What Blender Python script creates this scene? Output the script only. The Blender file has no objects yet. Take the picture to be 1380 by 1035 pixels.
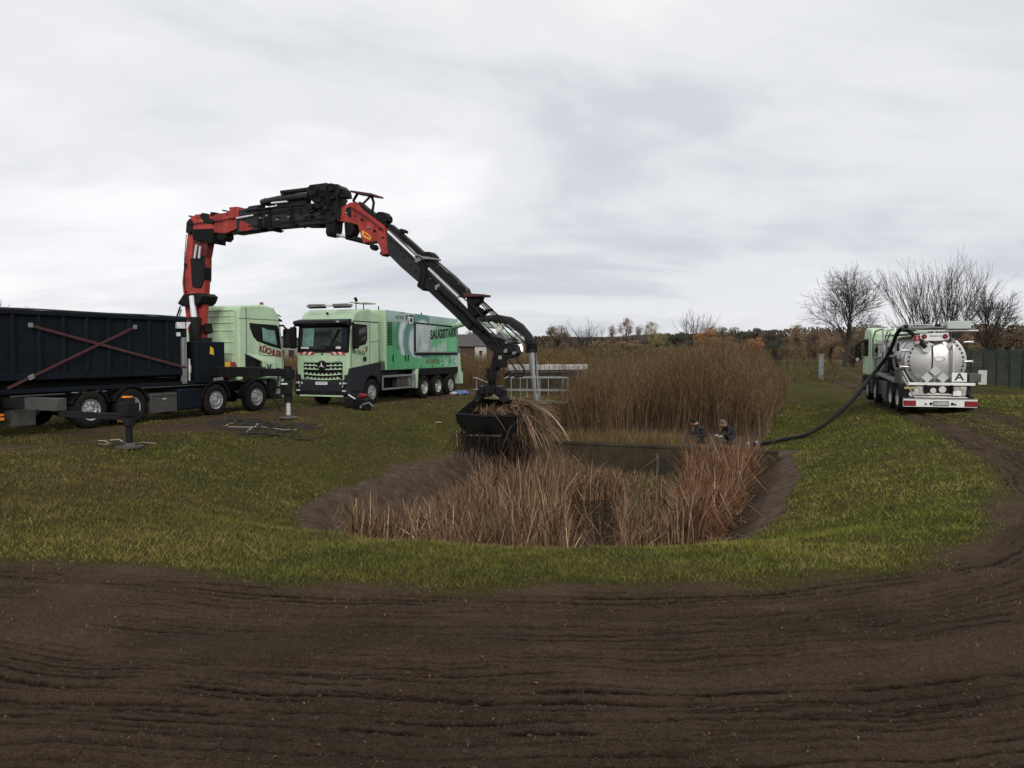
import bpy, bmesh, math, random
import numpy as np
from mathutils import Vector, Matrix, noise as mnoise

SC = bpy.context.scene
COL = SC.collection
R = math.radians

# ------------------------------------------------------------------ camera
EYE = 2.2; FPX = 1050.0; HZ = 472.0
cam_d = bpy.data.cameras.new('camera')
cam = bpy.data.objects.new('camera', cam_d); COL.objects.link(cam)
cam_d.sensor_width = 36.0; cam_d.lens = 36.0 * FPX / 1380.0
cam_d.clip_start = 0.1; cam_d.clip_end = 3000
cam.location = (0, 0, EYE)
cam.rotation_euler = (R(90) - math.atan((517.5 - HZ) / FPX), 0, 0)
SC.camera = cam
SC.render.resolution_x = 1024; SC.render.resolution_y = 768

# ------------------------------------------------------------------ world, sun, exposure
SUN_EL, SUN_AZ = 30.0, 176.0          # azimuth from +Y, clockwise: behind the camera, a little to the right
wd = bpy.data.worlds.new('World'); SC.world = wd; wd.use_nodes = True
nt = wd.node_tree; nt.nodes.clear()
def N(t, **k):
    n = nt.nodes.new(t)
    for a, b in k.items(): setattr(n, a, b)
    return n
L = nt.links.new
out = N('ShaderNodeOutputWorld'); bg = N('ShaderNodeBackground'); bg.inputs[1].default_value = 1.0
sky = N('ShaderNodeTexSky', sky_type='NISHITA'); sky.sun_disc = False
sky.sun_elevation = R(SUN_EL); sky.sun_rotation = R(SUN_AZ)
skm = N('ShaderNodeVectorMath', operation='SCALE'); skm.inputs[3].default_value = 0.06
L(sky.outputs[0], skm.inputs[0])
tc = N('ShaderNodeTexCoord'); sx = N('ShaderNodeSeparateXYZ'); L(tc.outputs['Generated'], sx.inputs[0])
zz = N('ShaderNodeMath', operation='MAXIMUM'); L(sx.outputs[2], zz.inputs[0]); zz.inputs[1].default_value = 0.0
za = N('ShaderNodeMath', operation='ADD'); L(zz.outputs[0], za.inputs[0]); za.inputs[1].default_value = 0.20
dx = N('ShaderNodeMath', operation='DIVIDE'); L(sx.outputs[0], dx.inputs[0]); L(za.outputs[0], dx.inputs[1])
dy = N('ShaderNodeMath', operation='DIVIDE'); L(sx.outputs[1], dy.inputs[0]); L(za.outputs[0], dy.inputs[1])
cv = N('ShaderNodeCombineXYZ'); L(dx.outputs[0], cv.inputs[0]); L(dy.outputs[0], cv.inputs[1])
mp = N('ShaderNodeMapping'); mp.inputs['Scale'].default_value = (0.8, 1.15, 1); mp.inputs['Location'].default_value = (3.1, 1.7, 0.3)
mp.inputs['Rotation'].default_value = (0, 0, R(-12))
L(cv.outputs[0], mp.inputs[0])
n1 = N('ShaderNodeTexNoise'); n1.inputs['Scale'].default_value = 0.62; n1.inputs['Detail'].default_value = 5.5; n1.inputs['Roughness'].default_value = 0.58; n1.inputs['Distortion'].default_value = 0.35
L(mp.outputs[0], n1.inputs['Vector'])
r1 = N('ShaderNodeValToRGB')
r1.color_ramp.elements[0].position = 0.35; r1.color_ramp.elements[0].color = (0.63, 0.65, 0.695, 1)
r1.color_ramp.elements[1].position = 0.67; r1.color_ramp.elements[1].color = (0.98, 0.98, 0.985, 1)
e = r1.color_ramp.elements.new(0.5); e.color = (0.80, 0.81, 0.83, 1)
r1.color_ramp.interpolation = 'EASE'
L(n1.outputs[0], r1.inputs[0])
# slow change of cloud thickness with height above the horizon
r2 = N('ShaderNodeValToRGB')
r2.color_ramp.elements[0].position = 0.0; r2.color_ramp.elements[0].color = (0.985, 0.985, 0.995, 1)
r2.color_ramp.elements[1].position = 0.55; r2.color_ramp.elements[1].color = (1.03, 1.03, 1.01, 1)
for p, c in ((0.10, (0.93, 0.935, 0.95, 1)), (0.24, (0.975, 0.975, 0.98, 1))):
    e = r2.color_ramp.elements.new(p); e.color = c
L(zz.outputs[0], r2.inputs[0])
mu = N('ShaderNodeVectorMath', operation='MULTIPLY'); L(r1.outputs[0], mu.inputs[0]); L(r2.outputs[0], mu.inputs[1])
mx = N('ShaderNodeMix', data_type='RGBA'); mx.inputs[0].default_value = 0.95
L(skm.outputs[0], mx.inputs[6]); L(mu.outputs[0], mx.inputs[7])
L(mx.outputs[2], bg.inputs[0]); L(bg.outputs[0], out.inputs[0])

sd = bpy.data.lights.new('sun', 'SUN'); sd.energy = 1.5; sd.angle = R(22); sd.color = (1, 0.96, 0.9)
so = bpy.data.objects.new('sun', sd); COL.objects.link(so)
a = R(SUN_AZ); sdir = Vector((math.sin(a) * math.cos(R(SUN_EL)), math.cos(a) * math.cos(R(SUN_EL)), math.sin(R(SUN_EL))))
so.rotation_euler = sdir.to_track_quat('Z', 'Y').to_euler(); so.location = (0, -20, 40)
vs = SC.view_settings; vs.view_transform = 'Standard'; vs.look = 'None'; vs.exposure = 0.12; vs.gamma = 1.0; vs.use_curve_mapping = False

# ------------------------------------------------------------------ materials
def mat(name, col, rough=0.6, metal=0.0, var=0.15, nscale=3.0, bump=0.0, bscale=20.0, dirt=0.0, dirtcol=(0.06, 0.05, 0.04), attr=None, spec=0.5, trans=0.0, objcol=False, coat=0.0, emit=None):
    m = bpy.data.materials.new(name); m.use_nodes = True
    t = m.node_tree; b = t.nodes['Principled BSDF']; ln = t.links.new
    b.inputs['Roughness'].default_value = rough; b.inputs['Metallic'].default_value = metal
    b.inputs['Specular IOR Level'].default_value = spec
    if coat: b.inputs['Coat Weight'].default_value = coat; b.inputs['Coat Roughness'].default_value = 0.15
    if trans: b.inputs['Transmission Weight'].default_value = trans
    co = t.nodes.new('ShaderNodeTexCoord')
    nz = t.nodes.new('ShaderNodeTexNoise'); nz.inputs['Scale'].default_value = nscale; nz.inputs['Detail'].default_value = 6; nz.inputs['Roughness'].default_value = 0.65
    ln(co.outputs['Object'], nz.inputs['Vector'])
    hs = t.nodes.new('ShaderNodeMapRange'); hs.inputs[1].default_value = 0.3; hs.inputs[2].default_value = 0.7
    hs.inputs[3].default_value = 1 - var; hs.inputs[4].default_value = 1 + var
    ln(nz.outputs[0], hs.inputs[0])
    vm = t.nodes.new('ShaderNodeVectorMath'); vm.operation = 'SCALE'
    if attr:
        at_ = t.nodes.new('ShaderNodeAttribute'); at_.attribute_name = attr; ln(at_.outputs['Color'], vm.inputs[0])
    elif objcol:
        oi = t.nodes.new('ShaderNodeObjectInfo'); ln(oi.outputs['Color'], vm.inputs[0])
    else:
        vm.inputs[0].default_value = col[:3]
    ln(hs.outputs[0], vm.inputs[3])
    last = vm.outputs[0]
    if dirt:
        n2 = t.nodes.new('ShaderNodeTexNoise'); n2.inputs['Scale'].default_value = nscale * 0.7; n2.inputs['Detail'].default_value = 8; n2.inputs['Roughness'].default_value = 0.7
        mpg = t.nodes.new('ShaderNodeMapping'); mpg.inputs['Scale'].default_value = (1, 1, 0.35); mpg.inputs['Location'].default_value = (4, 2, 9)
        ln(co.outputs['Object'], mpg.inputs[0]); ln(mpg.outputs[0], n2.inputs['Vector'])
        rr = t.nodes.new('ShaderNodeMapRange'); rr.inputs[1].default_value = 0.42; rr.inputs[2].default_value = 0.75; rr.inputs[3].default_value = 0; rr.inputs[4].default_value = dirt
        ln(n2.outputs[0], rr.inputs[0])
        mm = t.nodes.new('ShaderNodeMix'); mm.data_type = 'RGBA'; ln(rr.outputs[0], mm.inputs[0]); ln(last, mm.inputs[6]); mm.inputs[7].default_value = (*dirtcol, 1)
        last = mm.outputs[2]
        ra = t.nodes.new('ShaderNodeMath'); ra.operation = 'ADD'; ln(rr.outputs[0], ra.inputs[0]); ra.inputs[1].default_value = rough; ra.use_clamp = True
        ln(ra.outputs[0], b.inputs['Roughness'])
    ln(last, b.inputs['Base Color'])
    if bump:
        nb = t.nodes.new('ShaderNodeTexNoise'); nb.inputs['Scale'].default_value = bscale; nb.inputs['Detail'].default_value = 5
        ln(co.outputs['Object'], nb.inputs['Vector'])
        bp = t.nodes.new('ShaderNodeBump'); bp.inputs['Strength'].default_value = bump; bp.inputs['Distance'].default_value = 0.02
        ln(nb.outputs[0], bp.inputs['Height']); ln(bp.outputs[0], b.inputs['Normal'])
    if emit:
        b.inputs['Emission Color'].default_value = (*emit[:3], 1); b.inputs['Emission Strength'].default_value = emit[3]
    return m

M = {}
M['mint'] = mat('mint_paint', (0.50, 0.68, 0.45), 0.34, var=0.06, nscale=1.6, dirt=0.45, dirtcol=(0.15, 0.14, 0.10), coat=0.3)
M['mint2'] = mat('mint_paint_pale', (0.50, 0.66, 0.46), 0.45, var=0.1, nscale=3, dirt=0.45)
M['green'] = mat('side_panel_print', (0.1, 0.4, 0.18), 0.38, var=0.05, nscale=2, dirt=0.22, attr='Col')
M['black'] = mat('black_plastic', (0.006, 0.006, 0.007), 0.6, spec=0.15, var=0.3, nscale=4, dirt=0.3)
M['navy'] = mat('navy_paint', (0.005, 0.009, 0.015), 0.65, spec=0.14, var=0.3, nscale=1.5, dirt=0.4, dirtcol=(0.022, 0.018, 0.015), bump=0.25, bscale=5)
M['slate'] = mat('slate_plastic', (0.014, 0.016, 0.024), 0.6, spec=0.25, var=0.2, nscale=3, dirt=0.3)
M['darkmetal'] = mat('dark_crane_metal', (0.009, 0.0093, 0.0105), 0.5, 0.05, spec=0.2, var=0.35, nscale=4, dirt=0.25, dirtcol=(0.035, 0.03, 0.026), bump=0.15)
M['greymetal'] = mat('grey_crane_metal', (0.020, 0.021, 0.024), 0.45, 0.1, spec=0.3, var=0.3, nscale=3, dirt=0.3, dirtcol=(0.05, 0.045, 0.04))
M['red'] = mat('red_crane_paint', (0.40, 0.034, 0.025), 0.42, var=0.28, nscale=3, dirt=0.75, dirtcol=(0.05, 0.02, 0.015))
M['strap'] = mat('dark_red_strap', (0.075, 0.020, 0.022), 0.8, var=0.25, nscale=8)
M['steel'] = mat('stainless_steel', (0.62, 0.61, 0.60), 0.34, 0.75, var=0.1, nscale=2, dirt=0.25, dirtcol=(0.2, 0.18, 0.15))
M['chrome'] = mat('polished_rod', (0.85, 0.85, 0.87), 0.25, 0.6, var=0.05)
M['rim'] = mat('wheel_rim_metal', (0.55, 0.55, 0.55), 0.38, 0.7, var=0.2, nscale=6, dirt=0.5, dirtcol=(0.08, 0.06, 0.05))
M['tyre'] = mat('tyre_rubber', (0.011, 0.0105, 0.010), 0.9, spec=0.15, var=0.3, nscale=8, dirt=0.5, dirtcol=(0.04, 0.032, 0.025), bump=0.3, bscale=30)
M['white'] = mat('white_paint', (0.75, 0.75, 0.73), 0.5, var=0.06, nscale=3, dirt=0.25, dirtcol=(0.3, 0.28, 0.25))
M['offwhite'] = mat('pale_grey_paint', (0.50, 0.51, 0.48), 0.5, var=0.1, nscale=3, dirt=0.35, dirtcol=(0.2, 0.18, 0.15))
M['galv'] = mat('galvanised_steel', (0.24, 0.25, 0.24), 0.5, 0.4, var=0.2, nscale=10, dirt=0.3, dirtcol=(0.15, 0.13, 0.1))
M['boxsteel'] = mat('dull_steel_box', (0.085, 0.083, 0.078), 0.45, 0.4, var=0.25, nscale=5, dirt=0.4)
M['text'] = mat('dark_lettering', (0.012, 0.02, 0.015), 0.5)
M['textred'] = mat('dark_red_lettering', (0.20, 0.02, 0.02), 0.5)
M['redlight'] = mat('red_lens', (0.22, 0.010, 0.014), 0.25, var=0.1)
M['orange'] = mat('orange_lens', (0.8, 0.25, 0.03), 0.25)
M['yellow'] = mat('yellow_sticker', (0.75, 0.45, 0.03), 0.5)
M['lens'] = mat('clear_lens', (0.8, 0.8, 0.82), 0.15, 0.4)
M['redstripe'] = mat('red_stripe', (0.55, 0.03, 0.03), 0.45)
M['rubber'] = mat('black_hose_rubber', (0.007, 0.007, 0.008), 0.55, spec=0.2, var=0.3, nscale=10, dirt=0.3)
M['concrete'] = mat('weathered_concrete', (0.050, 0.040, 0.027), 0.95, spec=0.1, var=0.4, nscale=2.2, bump=0.5, bscale=14, dirt=0.7, dirtcol=(0.022, 0.018, 0.012))
M['palewall'] = mat('flaking_white_wall', (0.42, 0.40, 0.37), 0.9, var=0.3, nscale=5, bump=0.3, dirt=1.0, dirtcol=(0.10, 0.075, 0.055))
M['cloth'] = mat('black_workwear', (0.014, 0.014, 0.017), 0.9, var=0.3, nscale=10)
M['skin'] = mat('skin', (0.5, 0.27, 0.19), 0.6, var=0.1)
M['glove'] = mat('pale_glove', (0.55, 0.5, 0.45), 0.8)
M['hair'] = mat('grey_brown_hair', (0.12, 0.09, 0.07), 0.8, nscale=30, var=0.3)
M['bark'] = mat('dark_bark', (0.035, 0.028, 0.024), 0.9, var=0.3, nscale=4, bump=0.3)
M['bark2'] = mat('grey_bark', (0.050, 0.045, 0.044), 0.9, var=0.3, nscale=4, bump=0.3)
M['crown'] = mat('autumn_leaves', (0.1, 0.1, 0.1), 0.8, var=0.45, nscale=0.9, objcol=True)
M['blade'] = mat('plant_blades', (0.1, 0.1, 0.1), 0.8, var=0.12, nscale=2.0, attr='Col', spec=0.08)
M['fence'] = mat('dark_green_fence', (0.012, 0.024, 0.018), 0.6, var=0.2)
M['roofgrey'] = mat('grey_roof_tiles', (0.07, 0.06, 0.06), 0.8, var=0.3, nscale=1.5)
M['roofred'] = mat('red_brown_roof', (0.060, 0.032, 0.028), 0.85, var=0.3, nscale=1.5)
M['render'] = mat('house_render', (0.25, 0.23, 0.20), 0.9, var=0.15, nscale=1.0)
M['renderw'] = mat('white_render', (0.42, 0.40, 0.38), 0.9, var=0.12, nscale=1.0)
M['brick'] = mat('brown_brick', (0.07, 0.042, 0.032), 0.9, var=0.25, nscale=2)
M['blue'] = mat('blue_plastic_bag', (0.10, 0.16, 0.36), 0.5, var=0.4, nscale=12)
M['interior'] = mat('dark_cab_interior', (0.01, 0.01, 0.011), 0.8)
def glass_mat(name, tint, f):
    m = bpy.data.materials.new(name); m.use_nodes = True; t = m.node_tree; b = t.nodes['Principled BSDF']
    b.inputs['Base Color'].default_value = (*tint, 1); b.inputs['Roughness'].default_value = 0.05; b.inputs['Specular IOR Level'].default_value = 0.7
    tr = t.nodes.new('ShaderNodeBsdfTransparent'); tr.inputs[0].default_value = (0.75, 0.9, 0.86, 1)
    mi = t.nodes.new('ShaderNodeMixShader'); mi.inputs[0].default_value = f
    t.links.new(tr.outputs[0], mi.inputs[1]); t.links.new(b.outputs[0], mi.inputs[2]); t.links.new(mi.outputs[0], t.nodes['Material Output'].inputs[0])
    return m
M['glass'] = glass_mat('tinted_glass', (0.01, 0.014, 0.014), 0.45)
M['darkglass'] = glass_mat('dark_glass', (0.008, 0.009, 0.01), 0.93)

# ------------------------------------------------------------------ mesh builder
class G:
    def __init__(s): s.v = []; s.f = []
    def add(s, vs, fs):
        o = len(s.v); s.v += [tuple(p) for p in vs]; s.f += [tuple(i + o for i in f) for f in fs]; return s
    def box(s, c, d, rot=None):
        hx, hy, hz = d[0] / 2, d[1] / 2, d[2] / 2
        vs = [Vector((x, y, z)) for x in (-hx, hx) for y in (-hy, hy) for z in (-hz, hz)]
        if rot is not None: vs = [rot @ p for p in vs]
        c = Vector(c)
        return s.add([p + c for p in vs], [(0, 1, 3, 2), (4, 6, 7, 5), (0, 4, 5, 1), (2, 3, 7, 6), (0, 2, 6, 4), (1, 5, 7, 3)])
    def bx(s, x0, x1, y0, y1, z0, z1): return s.box(((x0 + x1) / 2, (y0 + y1) / 2, (z0 + z1) / 2), (abs(x1 - x0), abs(y1 - y0), abs(z1 - z0)))
    def cyl(s, p0, p1, r0, r1=None, n=12, caps=True):
        if r1 is None: r1 = r0
        p0 = Vector(p0); p1 = Vector(p1); d = p1 - p0
        if d.length < 1e-6: return s
        q = d.to_track_quat('Z', 'Y'); a_ = q @ Vector((1, 0, 0)); b_ = q @ Vector((0, 1, 0))
        vs = []
        for p, r in ((p0, r0), (p1, r1)):
            for i in range(n):
                t = 2 * math.pi * i / n; vs.append(p + a_ * (r * math.cos(t)) + b_ * (r * math.sin(t)))
        fs = [(i, (i + 1) % n, n + (i + 1) % n, n + i) for i in range(n)]
        if caps: fs += [tuple(range(n - 1, -1, -1)), tuple(range(n, 2 * n))]
        return s.add(vs, fs)
    def bar(s, p0, p1, w, h, up=(0, 0, 1)):      # rectangular bar between two points
        p0 = Vector(p0); p1 = Vector(p1); d = (p1 - p0).normalized(); u = Vector(up)
        sd_ = d.cross(u)
        if sd_.length < 1e-4: sd_ = d.cross(Vector((0, 1, 0)))
        sd_.normalize(); u = sd_.cross(d)
        vs = [p + sd_ * (a_ * w / 2) + u * (b_ * h / 2) for p in (p0, p1) for a_, b_ in ((-1, -1), (1, -1), (1, 1), (-1, 1))]
        return s.add(vs, [(0, 3, 2, 1), (4, 5, 6, 7), (0, 1, 5, 4), (1, 2, 6, 5), (2, 3, 7, 6), (3, 0, 4, 7)])
    def tube(s, pts, r, n=8, caps=True):
        pts = [Vector(p) for p in pts]; rs = r if isinstance(r, (list, tuple)) else [r] * len(pts)
        vs = []; prev = None
        for i, p in enumerate(pts):
            d = (pts[min(i + 1, len(pts) - 1)] - pts[max(i - 1, 0)]).normalized()
            if prev is None:
                a_ = d.orthogonal().normalized()
            else:
                a_ = (prev - d * prev.dot(d)); a_ = a_.normalized() if a_.length > 1e-5 else d.orthogonal().normalized()
            prev = a_; b_ = d.cross(a_)
            for k in range(n):
                t = 2 * math.pi * k / n; vs.append(p + a_ * (rs[i] * math.cos(t)) + b_ * (rs[i] * math.sin(t)))
        fs = [(i * n + k, i * n + (k + 1) % n, (i + 1) * n + (k + 1) % n, (i + 1) * n + k) for i in range(len(pts) - 1) for k in range(n)]
        if caps: fs += [tuple(range(n - 1, -1, -1)), tuple((len(pts) - 1) * n + k for k in range(n))]
        return s.add(vs, fs)
    def prism(s, poly, y0, y1, f=lambda a_, b_, y: (a_, y, b_)):     # polygon in (a,b) extruded in y
        n = len(poly); vs = [f(a_, b_, y) for y in (y0, y1) for a_, b_ in poly]
        return s.add(vs, [tuple(range(n)), tuple(range(2 * n - 1, n - 1, -1))] + [(i, n + i, n + (i + 1) % n, (i + 1) % n) for i in range(n)])
    def lathe(s, prof, c, axis='y', n=28, closed=False):  # prof: (radius, along axis)
        vs = []; c = Vector(c)
        for r, h in prof:
            for i in range(n):
                t = 2 * math.pi * i / n; a_, b_ = r * math.cos(t), r * math.sin(t)
                vs.append(c + Vector({'y': (a_, h, b_), 'x': (h, a_, b_), 'z': (a_, b_, h)}[axis]))
        m = len(prof)
        fs = [(j * n + i, j * n + (i + 1) % n, ((j + 1) % m) * n + (i + 1) % n, ((j + 1) % m) * n + i) for j in range(m if closed else m - 1) for i in range(n)]
        return s.add(vs, fs)

def props(o, label=None, cat=None, group=None, kind=None):
    if label: o['label'] = label
    if cat: o['category'] = cat
    if group: o['group'] = group
    if kind: o['kind'] = kind
    return o

def obj(name, g, m, parent=None, bevel=0.0, seg=2, smooth=True, angle=35, **kw):
    me = bpy.data.meshes.new(name); me.from_pydata(g.v, [], g.f)
    b = bmesh.new(); b.from_mesh(me); bmesh.ops.recalc_face_normals(b, faces=b.faces); b.to_mesh(me); b.free()
    me.materials.append(M[m] if isinstance(m, str) else m)
    if smooth:
        me.polygons.foreach_set('use_smooth', [True] * len(me.polygons)); me.set_sharp_from_angle(angle=R(angle))
    o = bpy.data.objects.new(name, me); COL.objects.link(o)
    if parent: o.parent = parent
    if bevel:
        md = o.modifiers.new('bevel', 'BEVEL'); md.width = bevel; md.segments = seg; md.limit_method = 'ANGLE'; md.angle_limit = R(30)
    return props(o, **kw)

def empty(name, loc, rz=0.0, **kw):
    o = bpy.data.objects.new(name, None); COL.objects.link(o); o.location = loc; o.rotation_euler = (0, 0, rz)
    o.empty_display_size = 0.3
    return props(o, **kw)

def copy_tree(o, parent=None, loc=None, rz=None, sc=None, **kw):
    c = o.copy(); COL.objects.link(c); c.parent = parent
    if loc is not None: c.location = loc
    if rz is not None: c.rotation_euler = (0, 0, rz)
    if sc is not None: c.scale = sc if hasattr(sc, '__len__') else (sc, sc, sc)
    for ch in list(o.children): copy_tree(ch, c)
    return props(c, **kw)

def text(name, body, size, m, parent, loc, rot, extrude=0.003, sx=1.0, shear=0.0, bold=0.0):
    cu = bpy.data.curves.new(name, 'FONT'); cu.body = body; cu.size = size; cu.extrude = extrude; cu.offset = bold
    cu.align_x = 'CENTER'; cu.align_y = 'CENTER'; cu.shear = shear; cu.resolution_u = 3
    t = bpy.data.objects.new('tmp', cu); COL.objects.link(t)
    bpy.context.view_layer.update()
    me = bpy.data.meshes.new_from_object(t); bpy.data.objects.remove(t)
    me.name = name; me.materials.clear(); me.materials.append(M[m])
    o = bpy.data.objects.new(name, me); COL.objects.link(o); o.parent = parent; o.location = loc; o.rotation_euler = rot; o.scale = (sx, 1, 1)
    return o

def ribbons(name, P, W, C, m='blade', parent=None, **kw):
    """P: (n, k, 3) centre points, W: (n, k) widths, C: (n, 3) colours; flat tapered blades facing random ways"""
    n, k, _ = P.shape
    rng = np.random.default_rng(len(name) + n)
    th = rng.uniform(0, math.pi, n); side = np.stack([np.cos(th), np.sin(th), np.zeros(n)], 1)[:, None, :]
    A = P - side * W[:, :, None] / 2; B = P + side * W[:, :, None] / 2
    V = np.stack([A, B], 2).reshape(n * k * 2, 3)
    base = (np.arange(n) * k * 2)[:, None, None]; j = (np.arange(k - 1) * 2)[None, :, None]
    F = base + j + np.array([0, 1, 3, 2])[None, None, :]
    F = F.reshape(-1, 4)
    me = bpy.data.meshes.new(name)
    me.vertices.add(len(V)); me.vertices.foreach_set('co', V.astype(np.float32).ravel())
    me.loops.add(F.size); me.loops.foreach_set('vertex_index', F.astype(np.int32).ravel())
    me.polygons.add(len(F)); me.polygons.foreach_set('loop_start', np.arange(0, F.size, 4, dtype=np.int32))
    me.update(calc_edges=True)
    ca = me.attributes.new('Col', 'FLOAT_COLOR', 'POINT')
    cc = np.ones((n, k * 2, 4), np.float32); cc[:, :, :3] = C[:, None, :]
    ca.data.foreach_set('color', cc.ravel())
    me.materials.append(M[m])
    o = bpy.data.objects.new(name, me); COL.objects.link(o)
    if parent: o.parent = parent
    return props(o, **kw)

# ------------------------------------------------------------------ terrain functions
_rt = np.random.default_rng(7).random((256, 256))
def vn(x, y, s, off=0):
    x = np.asarray(x, float) / s + off * 17.3; y = np.asarray(y, float) / s + off * 9.1
    xi = np.floor(x).astype(int); yi = np.floor(y).astype(int); fx = x - xi; fy = y - yi
    fx = fx * fx * (3 - 2 * fx); fy = fy * fy * (3 - 2 * fy)
    g = lambda i, j: _rt[i & 255, j & 255]
    return (g(xi, yi) * (1 - fx) + g(xi + 1, yi) * fx) * (1 - fy) + (g(xi, yi + 1) * (1 - fx) + g(xi + 1, yi + 1) * fx) * fy
def fbm(x, y, s, o=4, off=0):
    r = 0; a_ = 1; t = 0
    for i in range(o): r = r + a_ * vn(x, y, s / 2 ** i, off + i); t += a_; a_ *= 0.5
    return r / t
def sstep(a_, b_, x):
    t = np.clip((x - a_) / (b_ - a_), 0, 1); return t * t * (3 - 2 * t)

AX = (0.37, 0.929)                     # axis of the basin
def sw(x, y): return x * AX[0] + y * AX[1], x * AX[1] - y * AX[0]
def unsw(s, w): return s * AX[0] + w * AX[1], s * AX[1] - w * AX[0]
WEIR = 26.0; FLOOR = -2.45; WATER = -2.33
def basin_d(x, y):
    s, w = sw(x, y); w = w + (fbm(x, y, 5.0, 2, 3) - 0.5) * 0.7
    cw, hw = -5.85, 3.45; s0, s1 = 13.15, 47.0; r = 2.9
    qx = np.abs(w - cw) - (hw - r); qy = np.abs(s - (s0 + s1) / 2) - ((s1 - s0) / 2 - r)
    return np.hypot(np.maximum(qx, 0), np.maximum(qy, 0)) + np.minimum(np.maximum(qx, qy), 0) - r, s, w
# centre of the grass edge of the vehicle track that loops round the basin
EDGE = np.array([(-60, 14.5), (-30, 11.2), (-14, 9.3), (-9, 8.55), (-5.3, 8.0), (-3.5, 7.6), (-2, 7.3), (0, 7.15), (1.85, 7.2), (3.3, 7.6), (5.0, 8.5), (6.6, 10.3), (8.0, 12.8), (9.6, 16.0), (11.6, 21.5), (13.8, 28.0), (17.2, 38.0), (20.5, 48.0), (23, 60.0)])
def _dens(P, n=24):
    o = []
    for i in range(len(P) - 1):
        p0, p1, p2, p3 = P[max(i - 1, 0)], P[i], P[i + 1], P[min(i + 2, len(P) - 1)]
        for t in np.linspace(0, 1, n, endpoint=False):
            o.append(0.5 * ((2 * p1) + (p2 - p0) * t + (2 * p0 - 5 * p1 + 4 * p2 - p3) * t * t + (3 * p1 - p0 - 3 * p2 + p3) * t ** 3))
    return np.array(o + [P[-1]])
ED = _dens(EDGE); ES = np.concatenate([[0], np.cumsum(np.hypot(*np.diff(ED, axis=0).T))])
def edge_uv(x, y):
    """signed distance outside the grass edge (u > 0 on the track) and arc length v"""
    x = np.asarray(x, float).ravel(); y = np.asarray(y, float).ravel()
    U = np.empty_like(x); Vv = np.empty_like(x)
    for a_ in range(0, len(x), 20000):
        xs = x[a_:a_ + 20000, None]; ys = y[a_:a_ + 20000, None]
        d2 = (xs - ED[None, :, 0]) ** 2 + (ys - ED[None, :, 1]) ** 2
        i = np.clip(d2.argmin(1), 0, len(ED) - 2)
        ic = np.clip(i, 1, len(ED) - 2)
        T = ED[ic + 1] - ED[ic - 1]; T /= np.hypot(T[:, 0], T[:, 1])[:, None]
        rx = xs[:, 0] - ED[i, 0]; ry = ys[:, 0] - ED[i, 1]
        al = rx * T[:, 0] + ry * T[:, 1]; cr = rx * T[:, 1] - ry * T[:, 0]
        U[a_:a_ + 20000] = np.where(np.abs(cr) > 1e-9, np.sign(cr) * np.sqrt(np.maximum(cr * cr + np.maximum(np.abs(al) - 0.5, 0) ** 2, 0)), 0)
        Vv[a_:a_ + 20000] = ES[i] + al
    return U, Vv
# tyre tracks: (offset from edge, drift per metre, start v, end v, depth)
VC = float(np.interp(0.0, ED[:140, 0], ES[:140])) if False else float(ES[np.argmin(np.hypot(ED[:, 0], ED[:, 1] - 7.15))])
_rr = random.Random(4)
TR = [(0.22, 0.002, -99, 99, 1.0), (0.55, -0.012, -99, 99, 0.6), (1.05, 0.02, -99, 99, 0.5), (1.42, 0.012, -99, 99, 0.9), (1.8, -0.03, -99, 99, 0.8), (2.15, 0.035, -99, 99, 0.9),
      (2.52, 0.0, -99, 99, 0.7), (2.9, 0.05, -99, 99, 0.55), (3.25, -0.025, -99, 99, 0.8), (3.6, 0.02, -99, 99, 0.8), (4.1, 0.05, -99, 99, 0.7), (4.6, -0.03, -99, 99, 0.6), (5.2, 0.0, -99, 99, 0.6), (0.8, 0.03, -99, 99, 0.7), (1.25, -0.02, -99, 99, 0.8), (1.62, 0.0, -99, 99, 0.6), (2.3, -0.05, -99, 99, 0.7), (2.7, 0.02, -99, 99, 0.9), (3.08, -0.03, -99, 99, 0.8), (3.42, 0.04, -99, 99, 0.6), (3.85, -0.06, -99, 99, 0.8), (4.35, 0.0, -99, 99, 0.7), (0.38, 0.015, -99, 99, 0.9), (0.95, -0.04, -99, 99, 0.6), (1.98, 0.06, -99, 99, 0.7), (2.42, 0.03, -99, 99, 0.8), (2.82, -0.07, -99, 99, 0.6), (3.7, 0.075, -99, 99, 0.8), (4.9, 0.06, -99, 99, 0.7)]
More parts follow.
